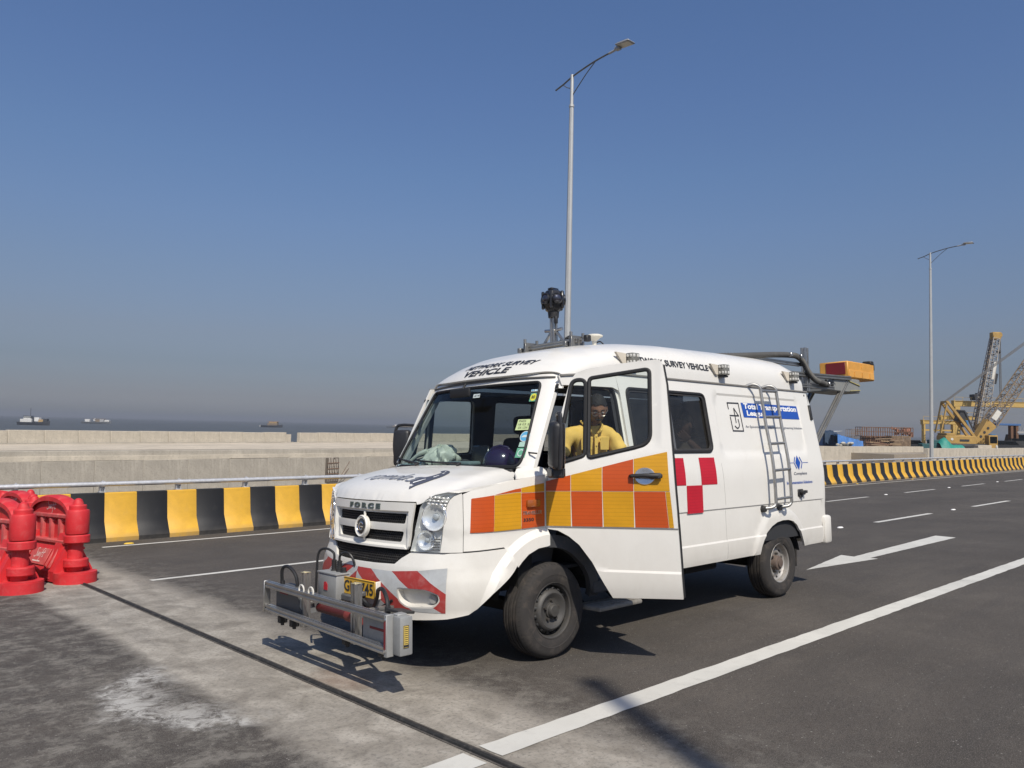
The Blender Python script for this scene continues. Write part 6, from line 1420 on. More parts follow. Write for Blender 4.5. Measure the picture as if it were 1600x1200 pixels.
pap = thing('paper_folder', 'pale blue folder and papers lying in the corner of the dashboard', 'papers', at(.04, 1.62, 1.412, .4)); b = MB(); b.box((0, 0, .02), (.30, .22, .012), .003, Matrix.Rotation(-.10, 3, 'Y')); b.build('folder', mat('folder_blue', (.36, .47, .50), .5), pap); b = MB(); b.box((.03, -.12, .045), (.22, .20, .03), .01, Matrix.Rotation(-.25, 3, 'Y')); b.build('paper', mat('paper_pale', (.45, .52, .52), .7), pap)
cl = thing('cleaning_cloth', 'pale folded cloth on the dashboard between the screen and the helmet', 'cloth', at(.02, .93, 1.412, .2)); b = MB(); b.box((0, 0, .02), (.16, .26, .04), .018, None, 3); b.build('cloth', mat('cloth_teal', (.20, .27, .28), .9, bmp=.5, bscale=40), cl)

# ================================================================== RED PLASTIC BARRIERS
RED = mat('red_plastic', (.55, .022, .028), .55, var=.14, scale=4, grime=.30, gcol=(.55, .22, .20), bmp=.05); PINK = mat('faded_red', (.50, .075, .075), .6, var=.18, scale=5, grime=.55, gcol=(.46, .27, .22))
LOGO = mat('logo_white', (.72, .66, .62), .6)
def swift(b, M, s, w=.06):
    """white script logo"""
    L = [[(.42, .92), (.25, 1.0), (.10, .85), (.22, .62), (.40, .42), (.36, .12), (.12, .02), (-.05, .14)], [(.55, .58), (.60, .2), (.72, .16), (.82, .55), (.88, .18), (1.0, .18), (1.08, .6)], [(1.22, .55), (1.24, .15), (1.32, .12)], [(1.75, .98), (1.60, 1.02), (1.52, .8), (1.50, .3), (1.44, -.3), (1.34, -.32)], [(1.36, .52), (1.72, .58)], [(1.92, .9), (1.90, .2), (2.02, .10), (2.12, .22)], [(1.78, .58), (2.16, .62)], [(1.22, .78), (1.24, .84)]]
    V, F = ribbons([([(s*(p[0]+.25*p[1]), s*p[1]) for p in smooth_path(q, 5)], w*s) for q in L]); b.add([M @ Vector((x, y, 0)) for x, y in V], F)
def red_barrier(label, x, y, yaw):
    """local x runs along the barrier; posts at +-0.72"""
    t = thing('plastic_barrier', label, 'road barrier', at(x, y, 0, yaw), 'red plastic barriers closing the lane'); Lh = .66
    pnl = MB(); arch = []
    for i in range(25):
        u = -1+2*i/24; arch.append((u*(Lh-.07), .80+.225*math.sqrt(max(0, 1-u*u*.97))))
    Mx = Matrix(((1, 0, 0, 0), (0, 0, 1, 0), (0, 1, 0, 0), (0, 0, 0, 1)))
    # head piece under the arch
    pnl.prism([(-(Lh-.07), .80)]+arch+[(Lh-.07, .80)], -.045, .045, Mx); p = pnl.build('arch_panel', RED, t, 30)
    b = MB(); n = len(arch); P = []
    for q in range(n):
        a = np.array(arch[q]); c = np.array([0, .62]); d = (a-c)/np.linalg.norm(a-c); P.append([(a[0]-d[0]*.055, -.085, a[1]-d[1]*.055), (a[0], -.085, a[1]), (a[0]+d[0]*.02, -.06, a[1]+d[1]*.02), (a[0]+d[0]*.02, .06, a[1]+d[1]*.02), (a[0], .085, a[1]), (a[0]-d[0]*.055, .085, a[1]-d[1]*.055)])
    b.grid(P); b.build('arch_rim', RED, p, 40)
    # balustrade: three openings between slim posts
    b = MB()
    xs_ = [-.60, -.42, -.21, 0, .21, .42, .60]
    b.box((0, 0, .785), (1.2, .13, .06), .015); b.build('top_rail', PINK, t)
    for k, x_ in enumerate((-.54, -.27, 0, .27, .54)):
        b = MB(); b.box((x_, 0, .63), (.085, .11, .28), .02, None, 2); b.box((x_, 0, .735), (.15, .10, .07), .03, None, 2); b.build('baluster', PINK, t)
    b = MB(); b.box((0, .0, .62), (1.2, .03, .32), .005); b.build('recess_panel', RED, t)
    # ledges and flared skirt with logo panel
    b = MB(); b.box((0, 0, .475), (1.24, .20, .055), .015); b.box((0, 0, .425), (1.24, .16, .05), .01); b.build('ledge', PINK, t)
    b = MB(); Q = [(-.085, .42), (-.225, .14), (-.225, .02), (.225, .02), (.225, .14), (.085, .42)]; b.prism(Q, -.60, .60, Matrix(((0, 0, 1, 0), (1, 0, 0, 0), (0, 1, 0, 0), (0, 0, 0, 1)))); sk = b.build('skirt', RED, t, 20)
    for s in (-1, 1):
        sl = math.atan2(.14, .28); c = Vector((0, s*.160, .285)); M = Matrix.Translation(c) @ Matrix.Rotation(0 if s < 0 else math.pi, 4, 'Z') @ Matrix.Rotation(math.pi/2-sl, 4, 'X')
        b = MB(); b.box(M @ Vector((0, 0, .004)), (.52, .21, .016), .005, M.to_3x3()); lp = b.build('logo_panel', PINK, sk)
        for k in (-1, 1):
            for e in (0, 1):
                b = MB(); b.box(M @ Vector((k*(.34+.11*e), 0, .006)), (.035, .26, .026), .008, M.to_3x3()); b.build('skirt_rib', PINK, sk)
        b = MB(); swift(b, M @ Matrix.Translation((-.13, -.02, .0135)), .12); b.box(M @ Vector((0, -.065, .013)), (.22, .012, .001), 0, M.to_3x3()); b.build('logo', LOGO, lp)
        Ma = Matrix.Translation((0, s*.047, .868)) @ Matrix.Rotation(0 if s < 0 else math.pi, 4, 'Z') @ Matrix.Rotation(math.pi/2, 4, 'X'); b = MB(); swift(b, Ma @ Matrix.Translation((-.13, -.01, .001)), .12); b.build('logo', LOGO, p)
    # end posts: dome, collar, barrel, rings for the coupling, foot
    for s in (-1, 1):
        cx = s*(Lh+.01); b = MB(); M0 = Matrix.Translation((cx, 0, 0))
        b.lathe([(.125, .585), (.132, .60), (.132, .855), (.124, .875), (.098, .880), (.098, .925), (.090, .938), (.062, .940), (.058, .965), (.044, .998), (.02, 1.016), (.0005, 1.019)], 28, M0); b.lathe([(.0005, .585), (.125, .585)], 28, M0); po = b.build('end_post', RED, t, 30)
        b = MB(); b.lathe([(.088, .02), (.088, .60)], 24, Matrix.Translation((cx-s*.03, 0, 0))); b.build('inner_post', RED, po)
        for z0, z1, rr in ((.475, .575, .145), (.185, .285, .138)):
            b = MB(); b.lathe([(.0005, z0), (rr-.01, z0), (rr, z0+.012), (rr, z1-.012), (rr-.01, z1), (.0005, z1)], 28, M0); b.build('coupling_ring', RED, po, 30)
        b = MB(); b.prism([(-.10, .30), (.14, .30), (.27, .04), (-.20, .04)] if False else [(-.06, .58), (-.16, .30), (-.23, .05), (.23, .05), (.16, .30), (.06, .58)], cx-s*.22-.035, cx-s*.22+.13 if s < 0 else cx-s*.22+.035, Matrix(((0, 0, 1, 0), (1, 0, 0, 0), (0, 1, 0, 0), (0, 0, 0, 1)))); b.build('gusset', RED, po, 20)
        b = MB(); E = [(cx+.25*math.cos(a), .235*math.sin(a)) for a in np.linspace(0, 2*math.pi, 33)[:-1]]; b.prism(E, .0, .115); b.prism([(cx+(.24)*math.cos(a), .235*math.sin(a)) for a in np.linspace(0, 2*math.pi, 33)[:-1]], .115, .128); b.build('foot', RED, po, 30)
        b = MB(); b.sphere((cx+.02, -.09, .40), .028, 10, (1, .6, .6)); b.build('drain_plug', RED, po)
    return t
red_barrier('red plastic barrier at the left edge of the photo, nearest the camera', -2.27, 6.93, math.pi/2+.20)
red_barrier('red plastic barrier standing on the black expansion joint, nearest the van', -1.60, 7.27, math.pi/2+.16)
red_barrier('red plastic barrier half hidden behind the two nearest red barriers', -1.66, 9.28, math.pi/2+.10)
red_barrier('red plastic barrier farthest back, close to the striped barrier', -1.95, 10.35, .06)

# ================================================================== WORK YARD ON THE RECLAIMED LAND
# yard frame: a runs to the right as seen from the road, d away from it
YO = Vector((140.0, 40.0, 0)); YR = Vector((.7342, -.6789, 0)).normalized(); YF = Vector((.6789, .7342, 0)).normalized()
def yardM(a, d, z=0): return Matrix.Translation(YO+YR*a+YF*d+Vector((0, 0, z))) @ Matrix(((YR.x, YF.x, 0, 0), (YR.y, YF.y, 0, 0), (0, 0, 1, 0), (0, 0, 0, 1)))
CY = mat('crane_yellow', (.38, .235, .065), .6, var=.2, scale=.8, grime=.4, gcol=(.16, .10, .05)); GY = mat('gantry_yellow', (.48, .325, .10), .55, var=.12, scale=.5, grime=.25, gcol=(.25, .16, .06))
LAT = mat('lattice_grey', (.38, .35, .31), .6, .2, var=.2, scale=1); LATR = mat('lattice_brown', (.24, .18, .12), .7, .2, var=.25, scale=1); ROPE = mat('wire_rope', (.12, .115, .11), .7); DARK = mat('machine_dark', (.03, .031, .033), .6); DRUM = mat('drum_blue', (.05, .17, .36), .5); TEAL = mat('tarp_teal', (.02, .22, .17), .6, bmp=.4, bscale=3); TARP = mat('tarp_blue', (.07, .20, .50), .55, var=.25, scale=1.2, bmp=.5, bscale=3); DTARP = mat('tarp_dark', (.025, .05, .09), .7)
CABG = glass_mat('cab_glass', (.25, .3, .32), .9)
def lattice(b, p0, p1, w0, w1, n, r, up=(0, 1, 0), rd=.5):
    """four-chord lattice between two points, zig-zag bracing"""
    p0 = Vector(p0); p1 = Vector(p1); a = (p1-p0).normalized(); s = Vector(up).cross(a).normalized(); u = a.cross(s)
    def cr(t, i, j): w = w0+(w1-w0)*t; return p0+(p1-p0)*t+s*i*w/2+u*j*w/2
    for i in (-1, 1):
        for j in (-1, 1): b.bar(cr(0, i, j), cr(1, i, j), r, r)
    for k in range(n):
        t0, t1 = k/n, (k+1)/n; f = 1 if k % 2 else -1
        for j in (-1, 1): b.bar(cr(t0, -f, j), cr(t1, f, j), r*rd, r*rd); b.bar(cr(t1, -1, j), cr(t1, 1, j), r*rd, r*rd)
        for i in (-1, 1): b.bar(cr(t0, i, -f), cr(t1, i, f), r*rd, r*rd); b.bar(cr(t1, i, -1), cr(t1, i, 1), r*rd, r*rd)
def P3(a, z, d=0.): return (a, d, z)
# ---- crawler crane whose boom leaves the photo on the right
cc = thing('crawler_crane', 'yellow crawler crane with its lattice boom rising out of the right edge', 'crane', yardM(0, 0), 'cranes in the work yard')
b = MB()
for d in (-1.7, 1.7): b.box((P3(-0.54, 0.15)[0], d, .1), (7.4, .9, 1.0), .3); b.box((P3(-0.54, 0.15)[0], d, .1), (6.6, 1.0, .5), .1)
b.build('crawler_track', DARK, cc)
c0 = P3(-3.57, 0.40); c1 = P3(1.59, 1.87); b = MB(); b.box(((c0[0]+c1[0])/2, 0, (c0[2]+c1[2])/2+.05), (c1[0]-c0[0], 3.0, c1[2]-c0[2]), .12); b.box((c0[0]+.9, 0, c1[2]+.25), (1.5, 2.8, .4), .06); bdy = b.build('superstructure', CY, cc)
b = MB(); b.box(((c0[0]+c1[0])/2+.5, -1.52, (c0[2]+c1[2])/2), (1.6, .04, .35)); b.build('side_grille', DARK, bdy); b = MB(); b.cyl((c0[0]+1.0, -1.55, c0[2]+.9), (c0[0]+1.0, -1.5, c0[2]+.9), .22); b.build('round_mark', mat('mark_white', (.6, .58, .52), .6), bdy)
k0 = P3(3.36, -0.08); k1 = P3(4.83, 2.11); b = MB(); b.box(((k0[0]+k1[0])/2, -1.3, (k0[2]+k1[2])/2), (k1[0]-k0[0], 1.2, k1[2]-k0[2]), .06); cb_ = b.build('cab', CY, cc)
b = MB(); b.box(((k0[0]+k1[0])/2, -1.915, (k0[2]+k1[2])/2+.3), ((k1[0]-k0[0])*.8, .02, (k1[2]-k0[2])*.5)); b.box((k1[0]+.01, -1.3, (k0[2]+k1[2])/2+.3), (.02, 1.0, (k1[2]-k0[2])*.5)); b.build('cab_window', CABG, cb_)
f0 = Vector(P3(1.62, 0.63)); f1 = Vector(P3(4.67, 4.16)); e1 = Vector(P3(14.51, 18.32))
b = MB(); mid = f1; b.prism([(0, -.25), (0, .25), ((f1-f0).length, 1.0), ((f1-f0).length, -1.0)], -.75, .75, Matrix.Translation(f0) @ Matrix((((f1-f0).normalized().x, -(f1-f0).normalized().z, 0, 0), (0, 0, 1, 0), ((f1-f0).normalized().z, (f1-f0).normalized().x, 0, 0), (0, 0, 0, 1)))); bf = b.build('boom_foot', CY, cc)
b = MB(); [b.cyl(f0+(f1-f0)*t+Vector((0, -.8, 0)), f0+(f1-f0)*t+Vector((0, -.74, 0)), .22) for t in (.35, .55, .75)]; b.build('foot_hole', DARK, bf)
b = MB(); lattice(b, f1, e1, 1.75, 1.75, 16, .16); b.build('boom_lattice', LATR, cc)
q = f1+(e1-f1)*.045; b = MB(); b.box(P3(5.18, 5.47, -1.1), (1.7, .05, .9), 0, Matrix.Rotation(-.95, 3, 'Y')); b.build('boom_sign', mat('mark_white', (.6, .58, .52)), cc)
g0 = P3(1.48, 1.82); g1 = P3(-2.98, 7.55); g2 = P3(-4.05, 2.34); b = MB()
for d in (-.9, .9): b.bar((g0[0], d, g0[2]), (g1[0], d, g1[2]), .38, .38); b.bar((g1[0], d, g1[2]), (g2[0], d, g2[2]), .20, .20)
b.bar((g1[0], -.9, g1[2]), (g1[0], .9, g1[2]), .3, .3); b.build('back_gantry', CY, cc)
h0 = P3(1.68, 2.58); h1 = P3(0.08, 6.11); h2 = P3(-1.22, 6.18); b = MB()
for d in (-.6, .6): b.bar((h0[0], d, h0[2]), (h1[0], d, h1[2]), .2, .2); b.bar((h1[0], d, h1[2]), (h2[0], d, h2[2]), .22, .22); b.bar((h2[0], d, h2[2]), (h2[0]+1.6, d, h2[2]-2.8), .12, .12)
b.box(((h1[0]+h2[0])/2+.35, 0, h1[2]-1.0), (1.2, 1.1, 1.9), 0, Matrix.Rotation(.4, 3, 'Y')); b.build('live_mast', DARK, cc)
b = MB(); r1 = P3(14.46, 20.70); 
for d in (-.5, -.1, .3): b.bar((g1[0], d, g1[2]), (r1[0], d, r1[2]+.2*d), .09, .09)
b.build('pendant_rope', ROPE, cc)
# ---- second crane with the steep boom
c2 = thing('lattice_crane', 'tall steep grey lattice boom crane standing behind the yellow gantry beam', 'crane', yardM(0, 9), 'cranes in the work yard')
p0 = Vector(P3(8.41, 3.94))*1.0; p1 = Vector(P3(11.34, 19.72)); sc2 = 139/130.
def up2(v): return Vector(v)
p0 = up2(p0); p1 = up2(p1); b = MB(); lattice(b, p0, p1, 1.85, 1.15, 22, .13); b.build('boom_lattice', LAT, c2)
b = MB(); lattice(b, (p0.x-.3, .9, p0.z-1), (p1.x-.15, .5, p1.z), .45, .3, 22, .14); b.build('boom_inner', LATR, c2)
b = MB(); b.box((p1.x+.1, 0, p1.z+.45), (1.5, 1.2, 1.3), .1); b.cyl((p1.x+.6, -.5, p1.z+.6), (p1.x+.6, .5, p1.z+.6), .5, n=14); b.build('boom_head', CY, c2)
b = MB(); b.box((p1.x-.35, -.7, p1.z-7.4), (.5, .2, 1.9), .05, Matrix.Rotation(.2, 3, 'Y')); b.build('boom_plate', DARK, c2); b = MB(); b.box((p1.x-.65, -.7, p1.z-6.0), (.5, .15, 3.2), .05, Matrix.Rotation(.2, 3, 'Y')); b.build('white_plate', mat('mark_white', (.6, .58, .52)), c2)
k = up2(P3(12.16, 9.11)); kk = up2(P3(11.92, 17.30)); b = MB(); b.bar((p1.x+.75, 0, p1.z+.6), (k.x, 0, k.z), .12, .12); b.bar((p1.x+1.0, 0, p1.z+.6), (k.x+.25, 0, k.z), .1, .1); b.build('hoist_rope', ROPE, c2); b = MB(); b.sphere((kk.x+.05, 0, kk.z), .36, 10); b.build('hook_ball', DARK, c2)
b = MB(); b.box((p0.x-1.5, 0, 1.0), (6.5, 3.2, 2.2), .15); b.box((p0.x-1.5, 0, -.2), (7, 4, .9), .2); b.bar((p0.x-.2, 0, 1.5), (p0.x, 0, p0.z), .8, 1.2); b.build('crane_base', CY, c2)
b = MB(); b.box((p0.x+1.4, 0, p0.z-.8), (.35, .35, 3.0), .05); b.build('pale_post', mat('mark_white', (.6, .58, .52)), c2)
# ---- gantry cranes
def gantry(label, beam, legs, d, h=.9, extra=True):
    t = thing('gantry_crane', label, 'gantry crane', yardM(0, d), 'yellow gantry cranes'); (x0, z0), (x1, z1) = beam; b = MB(); b.box(((x0+x1)/2, 0, (z0+z1)/2), (x1-x0, .8, h), .05); b.box(((x0+x1)/2, 0, (z0+z1)/2+h/2), (x1-x0+.2, 1.0, .08)); b.box((x0+.1, 0, (z0+z1)/2), (.25, .95, h+.2), .02); b.build('beam', GY, t)
    for k, (x, zb, w) in enumerate(legs):
        b = MB(); b.bar((x, 0, zb), (x, 0, z0-h/2), w, .8); b.build('leg', GY, t)
    b = MB(); n = int((x1-x0)/1.6)
    for i in range(n+1): b.bar((x0+i*1.6, -.5, z0+h/2), (x0+i*1.6, -.5, z0+h/2+.7), .05, .05)
    b.bar((x0, -.5, z0+h/2+.7), (x0+n*1.6, -.5, z0+h/2+.7), .05, .05); b.build('handrail', GY, t)
    return t
_a, _b = (6.44, 7.91), (26.92, 8.21)
g = gantry('large yellow gantry beam crossing behind the two crane booms', (_a, (_b[0], _a[1])), [(P3(7.17, 2.01)[0], -.4, .9), (P3(26.45, 2.45)[0], -.4, .9)], 14, 1.0)
t0 = P3(11.20, 9.28); b = MB(); b.box((t0[0], 0, t0[2]+.1), (2.4, 1.6, .7), .08); b.box((t0[0]-.6, 0, t0[2]-.4), (.9, 1.6, .5), .05); b.box((t0[0]+.3, 0, t0[2]+.55), (1.2, 1.0, .3), .04); b.build('trolley', DARK, g)
_a, _b = (6.20, 5.32), (13.83, 5.44)
gantry('lower yellow gantry beam half hidden behind the yellow crawler crane', (_a, (_b[0], _a[1])), [(P3(6.65, 1.95)[0], -.4, .45), (P3(13.42, 2.11)[0], -.4, .5)], 18, .75)
_a, _b = (-3.60, 4.17), (2.28, 4.24)
g = gantry('small yellow gantry frame left of the cranes beside the far lamp post', (_a, (_b[0], _a[1])), [(P3(-3.32, 1.86)[0], -.4, .28), (P3(1.88, 1.98)[0], -.4, .4)], 6, .65)
z_ = P3(-2.44, 2.78)[2]; b = MB(); b.box(((_a[0]+_b[0])/2, 0, z_), (_b[0]-_a[0], .2, .28)); b.build('cross_bar', GY, g)
x_ = P3(8.38, 4.04); rs = thing('service_bridge', 'blue and rusty service bridge on short columns at the right edge', 'bridge', yardM(0, 4)); b = MB(); b.box((x_[0]+1.8, 0, x_[2]), (4.2, 1, .35), .03); b.build('deck', mat('bridge_blue', (.05, .12, .28), .6), rs)
for e in (2.4, 3.3): b = MB(); b.box((x_[0]+e, 0, x_[2]-1.2), (.45, .8, 2.4), .03); b.build('column', RUST, rs)
b = MB(); b.box((x_[0]+4.8, 0, x_[2]-1.3), (3.0, .9, .35)); [b.bar((x_[0]+3.4+.5*i, 0, x_[2]-1.2), (x_[0]+3.6+.5*i, 0, x_[2]-.5), .08, .08) for i in range(6)]; b.build('walkway', mat('walkway_grey', (.3, .3, .3), .6), rs)
# ---- stacks of reinforcement cages
def cage(name, label, a0, z0, a1, z1, nx, nz, m, d, r=.09, dep=2.4, grp='reinforcement cages'):
    t = thing(name, label, 'rebar cage', yardM(0, d), grp); b = MB()
    for y in (0, dep):
        for i in range(nx+1): b.bar((a0+(a1-a0)*i/nx, y, z0), (a0+(a1-a0)*i/nx+rnd.uniform(-.05, .05), y, z1), r, r)
    b.build('upright_bar', m, t)['kind'] = 'stuff'; b = MB()
    for y in (0, dep):
        for j in range(nz+1): b.bar((a0, y, z0+(z1-z0)*j/nz), (a1, y, z0+(z1-z0)*j/nz+rnd.uniform(-.04, .04)), r, r)
    for i in range(0, nx+1, 2):
        for j in (0, nz): b.bar((a0+(a1-a0)*i/nx, 0, z0+(z1-z0)*j/nz), (a0+(a1-a0)*i/nx, dep, z0+(z1-z0)*j/nz), r, r)
    b.build('lengthwise_bar', m, t)['kind'] = 'stuff'; return t
RB2 = mat('rebar_brown', (.17, .095, .06), .85, var=.35, scale=2); RB3 = mat('rebar_dull', (.24, .17, .11), .85, var=.35, scale=2)
A0 = P3(-16.90, 1.50); A1 = P3(-8.28, 3.00); cage('rebar_cage', 'open rusty cage of bars on top of the stacked reinforcement', A0[0], A0[2], A1[0], A1[2], 22, 2, RB2, 0)
A0 = P3(-15.99, 1.22); A1 = P3(-14.09, 2.62); cage('rebar_cage', 'thin pale cage of bars left of the open rusty cage', A0[0], A0[2], A1[0], A1[2], 6, 2, RB3, 6, .05)
A0 = P3(-15.64, -0.33); A1 = P3(-10.34, 1.42); cage('rebar_cage', 'dense brown stack of reinforcement left under the open cage', A0[0], A0[2], A1[0], A1[2], 26, 9, RB2, 1, .11)
A0 = P3(-12.63, -0.20); A1 = P3(-9.57, 1.58); cage('rebar_cage', 'dense brown stack of reinforcement right under the open cage', A0[0], A0[2], A1[0], A1[2], 16, 8, RB3, -1.5, .11)
A = P3(-9.70, 2.42); t = thing('debris_heap', 'pile of reddish scrap lying in the open rusty cage', 'scrap', yardM(A[0], .6, A[2])); r = random.Random(4); b = MB()
for k in range(40): b.box((r.uniform(-1.6, 1.6), r.uniform(-.4, .8), r.uniform(-.6, .55)), (r.uniform(.2, .7), r.uniform(.2, .5), r.uniform(.1, .4)), 0, Matrix.Rotation(r.uniform(0, 3), 3, 'Y'))
sc_o = b.build('scrap', mat('scrap_red', (.34, .16, .11), .8, var=.5, scale=2), t); sc_o['kind'] = 'stuff'
A = P3(-14.41, 0.42); t = thing('timber_stack', 'brown timber and bars stacked in front of the reinforcement cages', 'timber', yardM(A[0], -2.5, -.6)); r = random.Random(8)
for k in range(16):
    b = MB(); b.box((r.uniform(-2.2, 2.2), r.uniform(-.5, .5), .25+r.random()*1.6), (r.uniform(1.5, 3.6), .18, .16), 0, Matrix.Rotation(r.uniform(-.08, .08), 3, 'Y')); b.build('plank', (RB3, RB2, mat('timber', (.30, .21, .12), .85))[k % 3], t)
# ---- shelters under tarpaulins
def tarp(name, label, pts, m, d, dep=3.):
    """ridge-shaped sheet with sagging folds"""
    t = thing(name, label, 'tarpaulin', yardM(0, d), 'tarpaulin shelters'); n = 26; P = []; xs_ = [p[0] for p in pts]; zs_ = [p[1] for p in pts]; r = random.Random(len(label))
    for i in range(n+1):
        x = xs_[0]+(xs_[-1]-xs_[0])*i/n; z = np.interp(x, xs_, zs_); row = []
        for j in range(9): row.append((x+.06*math.sin(j*2+i), dep*j/8, z+.10*math.sin(i*1.3+j*.6)-.05*math.sin(j*1.7)))
        P.append([(x+.04*math.sin(i*2.), -.12+.1*math.sin(i*1.4), max(-.8, z-1.9+.25*math.sin(i*1.1)))]+row)
    b = MB(); b.grid(P); b.build('sheet', m, t, 50); return t
L = [-21.97, 1.90, -20.65, 2.26, -19.53, 1.74, -18.62, 0.54]; t = tarp('tarp_shelter', 'dark blue tarpaulin shelter right behind the tail of the van', list(zip(L[0::2], L[1::2])), DTARP, 3)
L = [-21.02, 1.62, -19.49, 1.23, -17.75, 0.83, -16.77, 0.53]; tarp('tarp_shelter', 'bright blue tarpaulin draped over stacked goods beside the rebar cages', list(zip(L[0::2], L[1::2])), TARP, 0)
A = P3(-19.87, 0.89); t = thing('site_container', 'blue site container behind the tail of the van', 'container', yardM(A[0], 7, -.8)); b = MB(); b.box((0, 0, 1.3), (2.6, 2.2, 2.6), .05); [b.box((-1.2+.2*k, -1.12, 1.3), (.08, .05, 2.3)) for k in range(13)]; b.build('container_shell', mat('container_blue', (.05, .13, .27), .6, var=.2), t)
b = MB(); b.box((.4, 0, 2.85), (3.4, 2.6, .12), .02, Matrix.Rotation(-.12, 3, 'Y')); b.build('container_roof', mat('sheet_grey', (.33, .34, .34), .6), t)
A = P3(-20.12, 0.25); t = thing('goods_heap', 'heap of pale sacks under the blue tarpaulins', 'sacks', yardM(A[0], -.5, -.7)); r = random.Random(2)
for k in range(14):
    b = MB(); b.sphere((r.uniform(-1.3, 1.3), r.uniform(-.3, .4), .25+.9*r.random()), r.uniform(.22, .36), 8, (1.2, .8, .7)); b.build('sack', mat('sack_pale', (.42, .40, .34), .9) if k % 2 else mat('sack_dark', (.12, .13, .14), .9), t)
# ---- green heap, vehicles and bits at the foot of the cranes
A0 = P3(-6.31, -0.09); A1 = P3(-3.62, 1.33); t = thing('green_tarp_heap', 'green tarpaulin covered heap at the foot of the far lamp post', 'tarpaulin', yardM(0, -4)); b = MB(); P = []
for i in range(21):
    u = i/20; x = A0[0]+(A1[0]-A0[0]+1.2)*u; h = (A1[2]+.2)*(.25+.75*math.sin(math.pi*min(1, u*1.6+.1))*(1 if u < .3 else 1-.85*(u-.3)/.7)); P.append([(x, -1.4+2.8*j/8, -1.0+(max(.2, h)+1.0)*math.sin(math.pi*(.08+.84*j/8))+.06*math.sin(i*1.9+j)) for j in range(9)])
b.grid(P); b.build('sheet', TEAL, t, 50)
def vehicle(name, label, a, d, L_, H, col, cat, cabin=.55):
    t = thing(name, label, cat, yardM(a, d, -.75), 'site vehicles'); b = MB(); M = Matrix(((1, 0, 0, 0), (0, 0, 1, 0), (0, 1, 0, 0), (0, 0, 0, 1)))
    b.prism([(-L_/2, .3), (L_/2, .3), (L_/2, H*.55), (L_/2-.9, H*.62), (L_/2-1.6, H), (-L_/2+.3, H), (-L_/2, H*.6)], -.85, .85, M); bd = b.build('body', col, t, 20)
    b = MB(); b.prism([(L_/2-1.0, H*.66), (L_/2-1.62, H*.95), (-L_/2+.45, H*.95), (-L_/2+.2, H*.64)], -.87, .87, M); b.build('window_band', CABG, bd)
    for x in (-L_/2+.8, L_/2-.8):
        for y in (-.85, .85):
            b = MB(); b.cyl((x, y-.1, .33), (x, y+.1, .33), .33, n=14); b.build('wheel', DARK, t)
    return t
vehicle('parked_car', 'dark parked car with a pale roof left of the far lamp post', P3(-7.80, 0.74)[0], 0, 3.6, 1.75, mat('car_black', (.03, .032, .035), .3), 'car')
vehicle('site_truck', 'dark tipper truck standing below the right end of the gantry beam', P3(8.84, 1.08)[0], 2, 5.0, 2.0, mat('car_black', (.03, .032, .035), .3), 'truck')
vehicle('site_van', 'black loader with a rounded dark cover at the right edge', P3(13.00, 1.68)[0], 5, 4.4, 3.1, DARK, 'loader')
A = P3(-8.62, 0.36); t = thing('pickup_truck', 'teal and dark machine partly hidden behind the far lamp post', 'machine', yardM(A[0]+1.6, -3, -.75)); b = MB(); b.box((0, 0, .8), (3.4, 1.6, .9), .1); b.box((.6, 0, 1.5), (1.6, 1.5, .8), .1); b.build('hull', mat('machine_teal', (.02, .08, .085), .6), t); b = MB(); b.box((0, 0, .3), (3.8, 1.8, .5), .15); b.build('track', DARK, t)
A = P3(4.42, 2.22); t = thing('blue_tank', 'blue plastic tank standing to the right of the crane cab', 'tank', yardM(A[0], -1, A[2]-.5)); b = MB(); b.lathe([(.0005, -.5), (.42, -.5), (.46, .40), (.52, .42), (.52, .55), (.0005, .58)], 16); b.build('tank_shell', DRUM, t); b = MB(); b.box((0, 0, -1.2), (1.0, 1.0, 1.4), .03); b.build('tank_stand', DARK, t)
A = P3(2.37, 4.01); t = thing('blue_drum', 'blue drum on the back of the crawler crane', 'drum', yardM(A[0]-.4, 2.5, A[2])); b = MB(); b.lathe([(.0005, -.6), (.5, -.6), (.52, .5), (.0005, .6)], 14); b.build('drum_shell', DRUM, t)
A = P3(-11.77, 0.77); t = thing('water_bottle', 'white plastic can standing on the wall below the crane boom', 'can', yardM(A[0], -28.0, .28)); b = MB(); b.lathe([(.0005, 0), (.13, 0), (.14, .3), (.06, .38), (.05, .45), (.0005, .46)], 12); b.build('can_shell', mat('mark_white', (.6, .58, .52)), t)
A = P3(1.02, 0.29); t = thing('concrete_block', 'pale concrete block under the boom foot of the crawler crane', 'block', yardM(A[0], -4, -.7)); b = MB(); b.box((0, 0, .6), (2.2, 1.2, 1.1), .05); b.build('block', CONC_L, t)
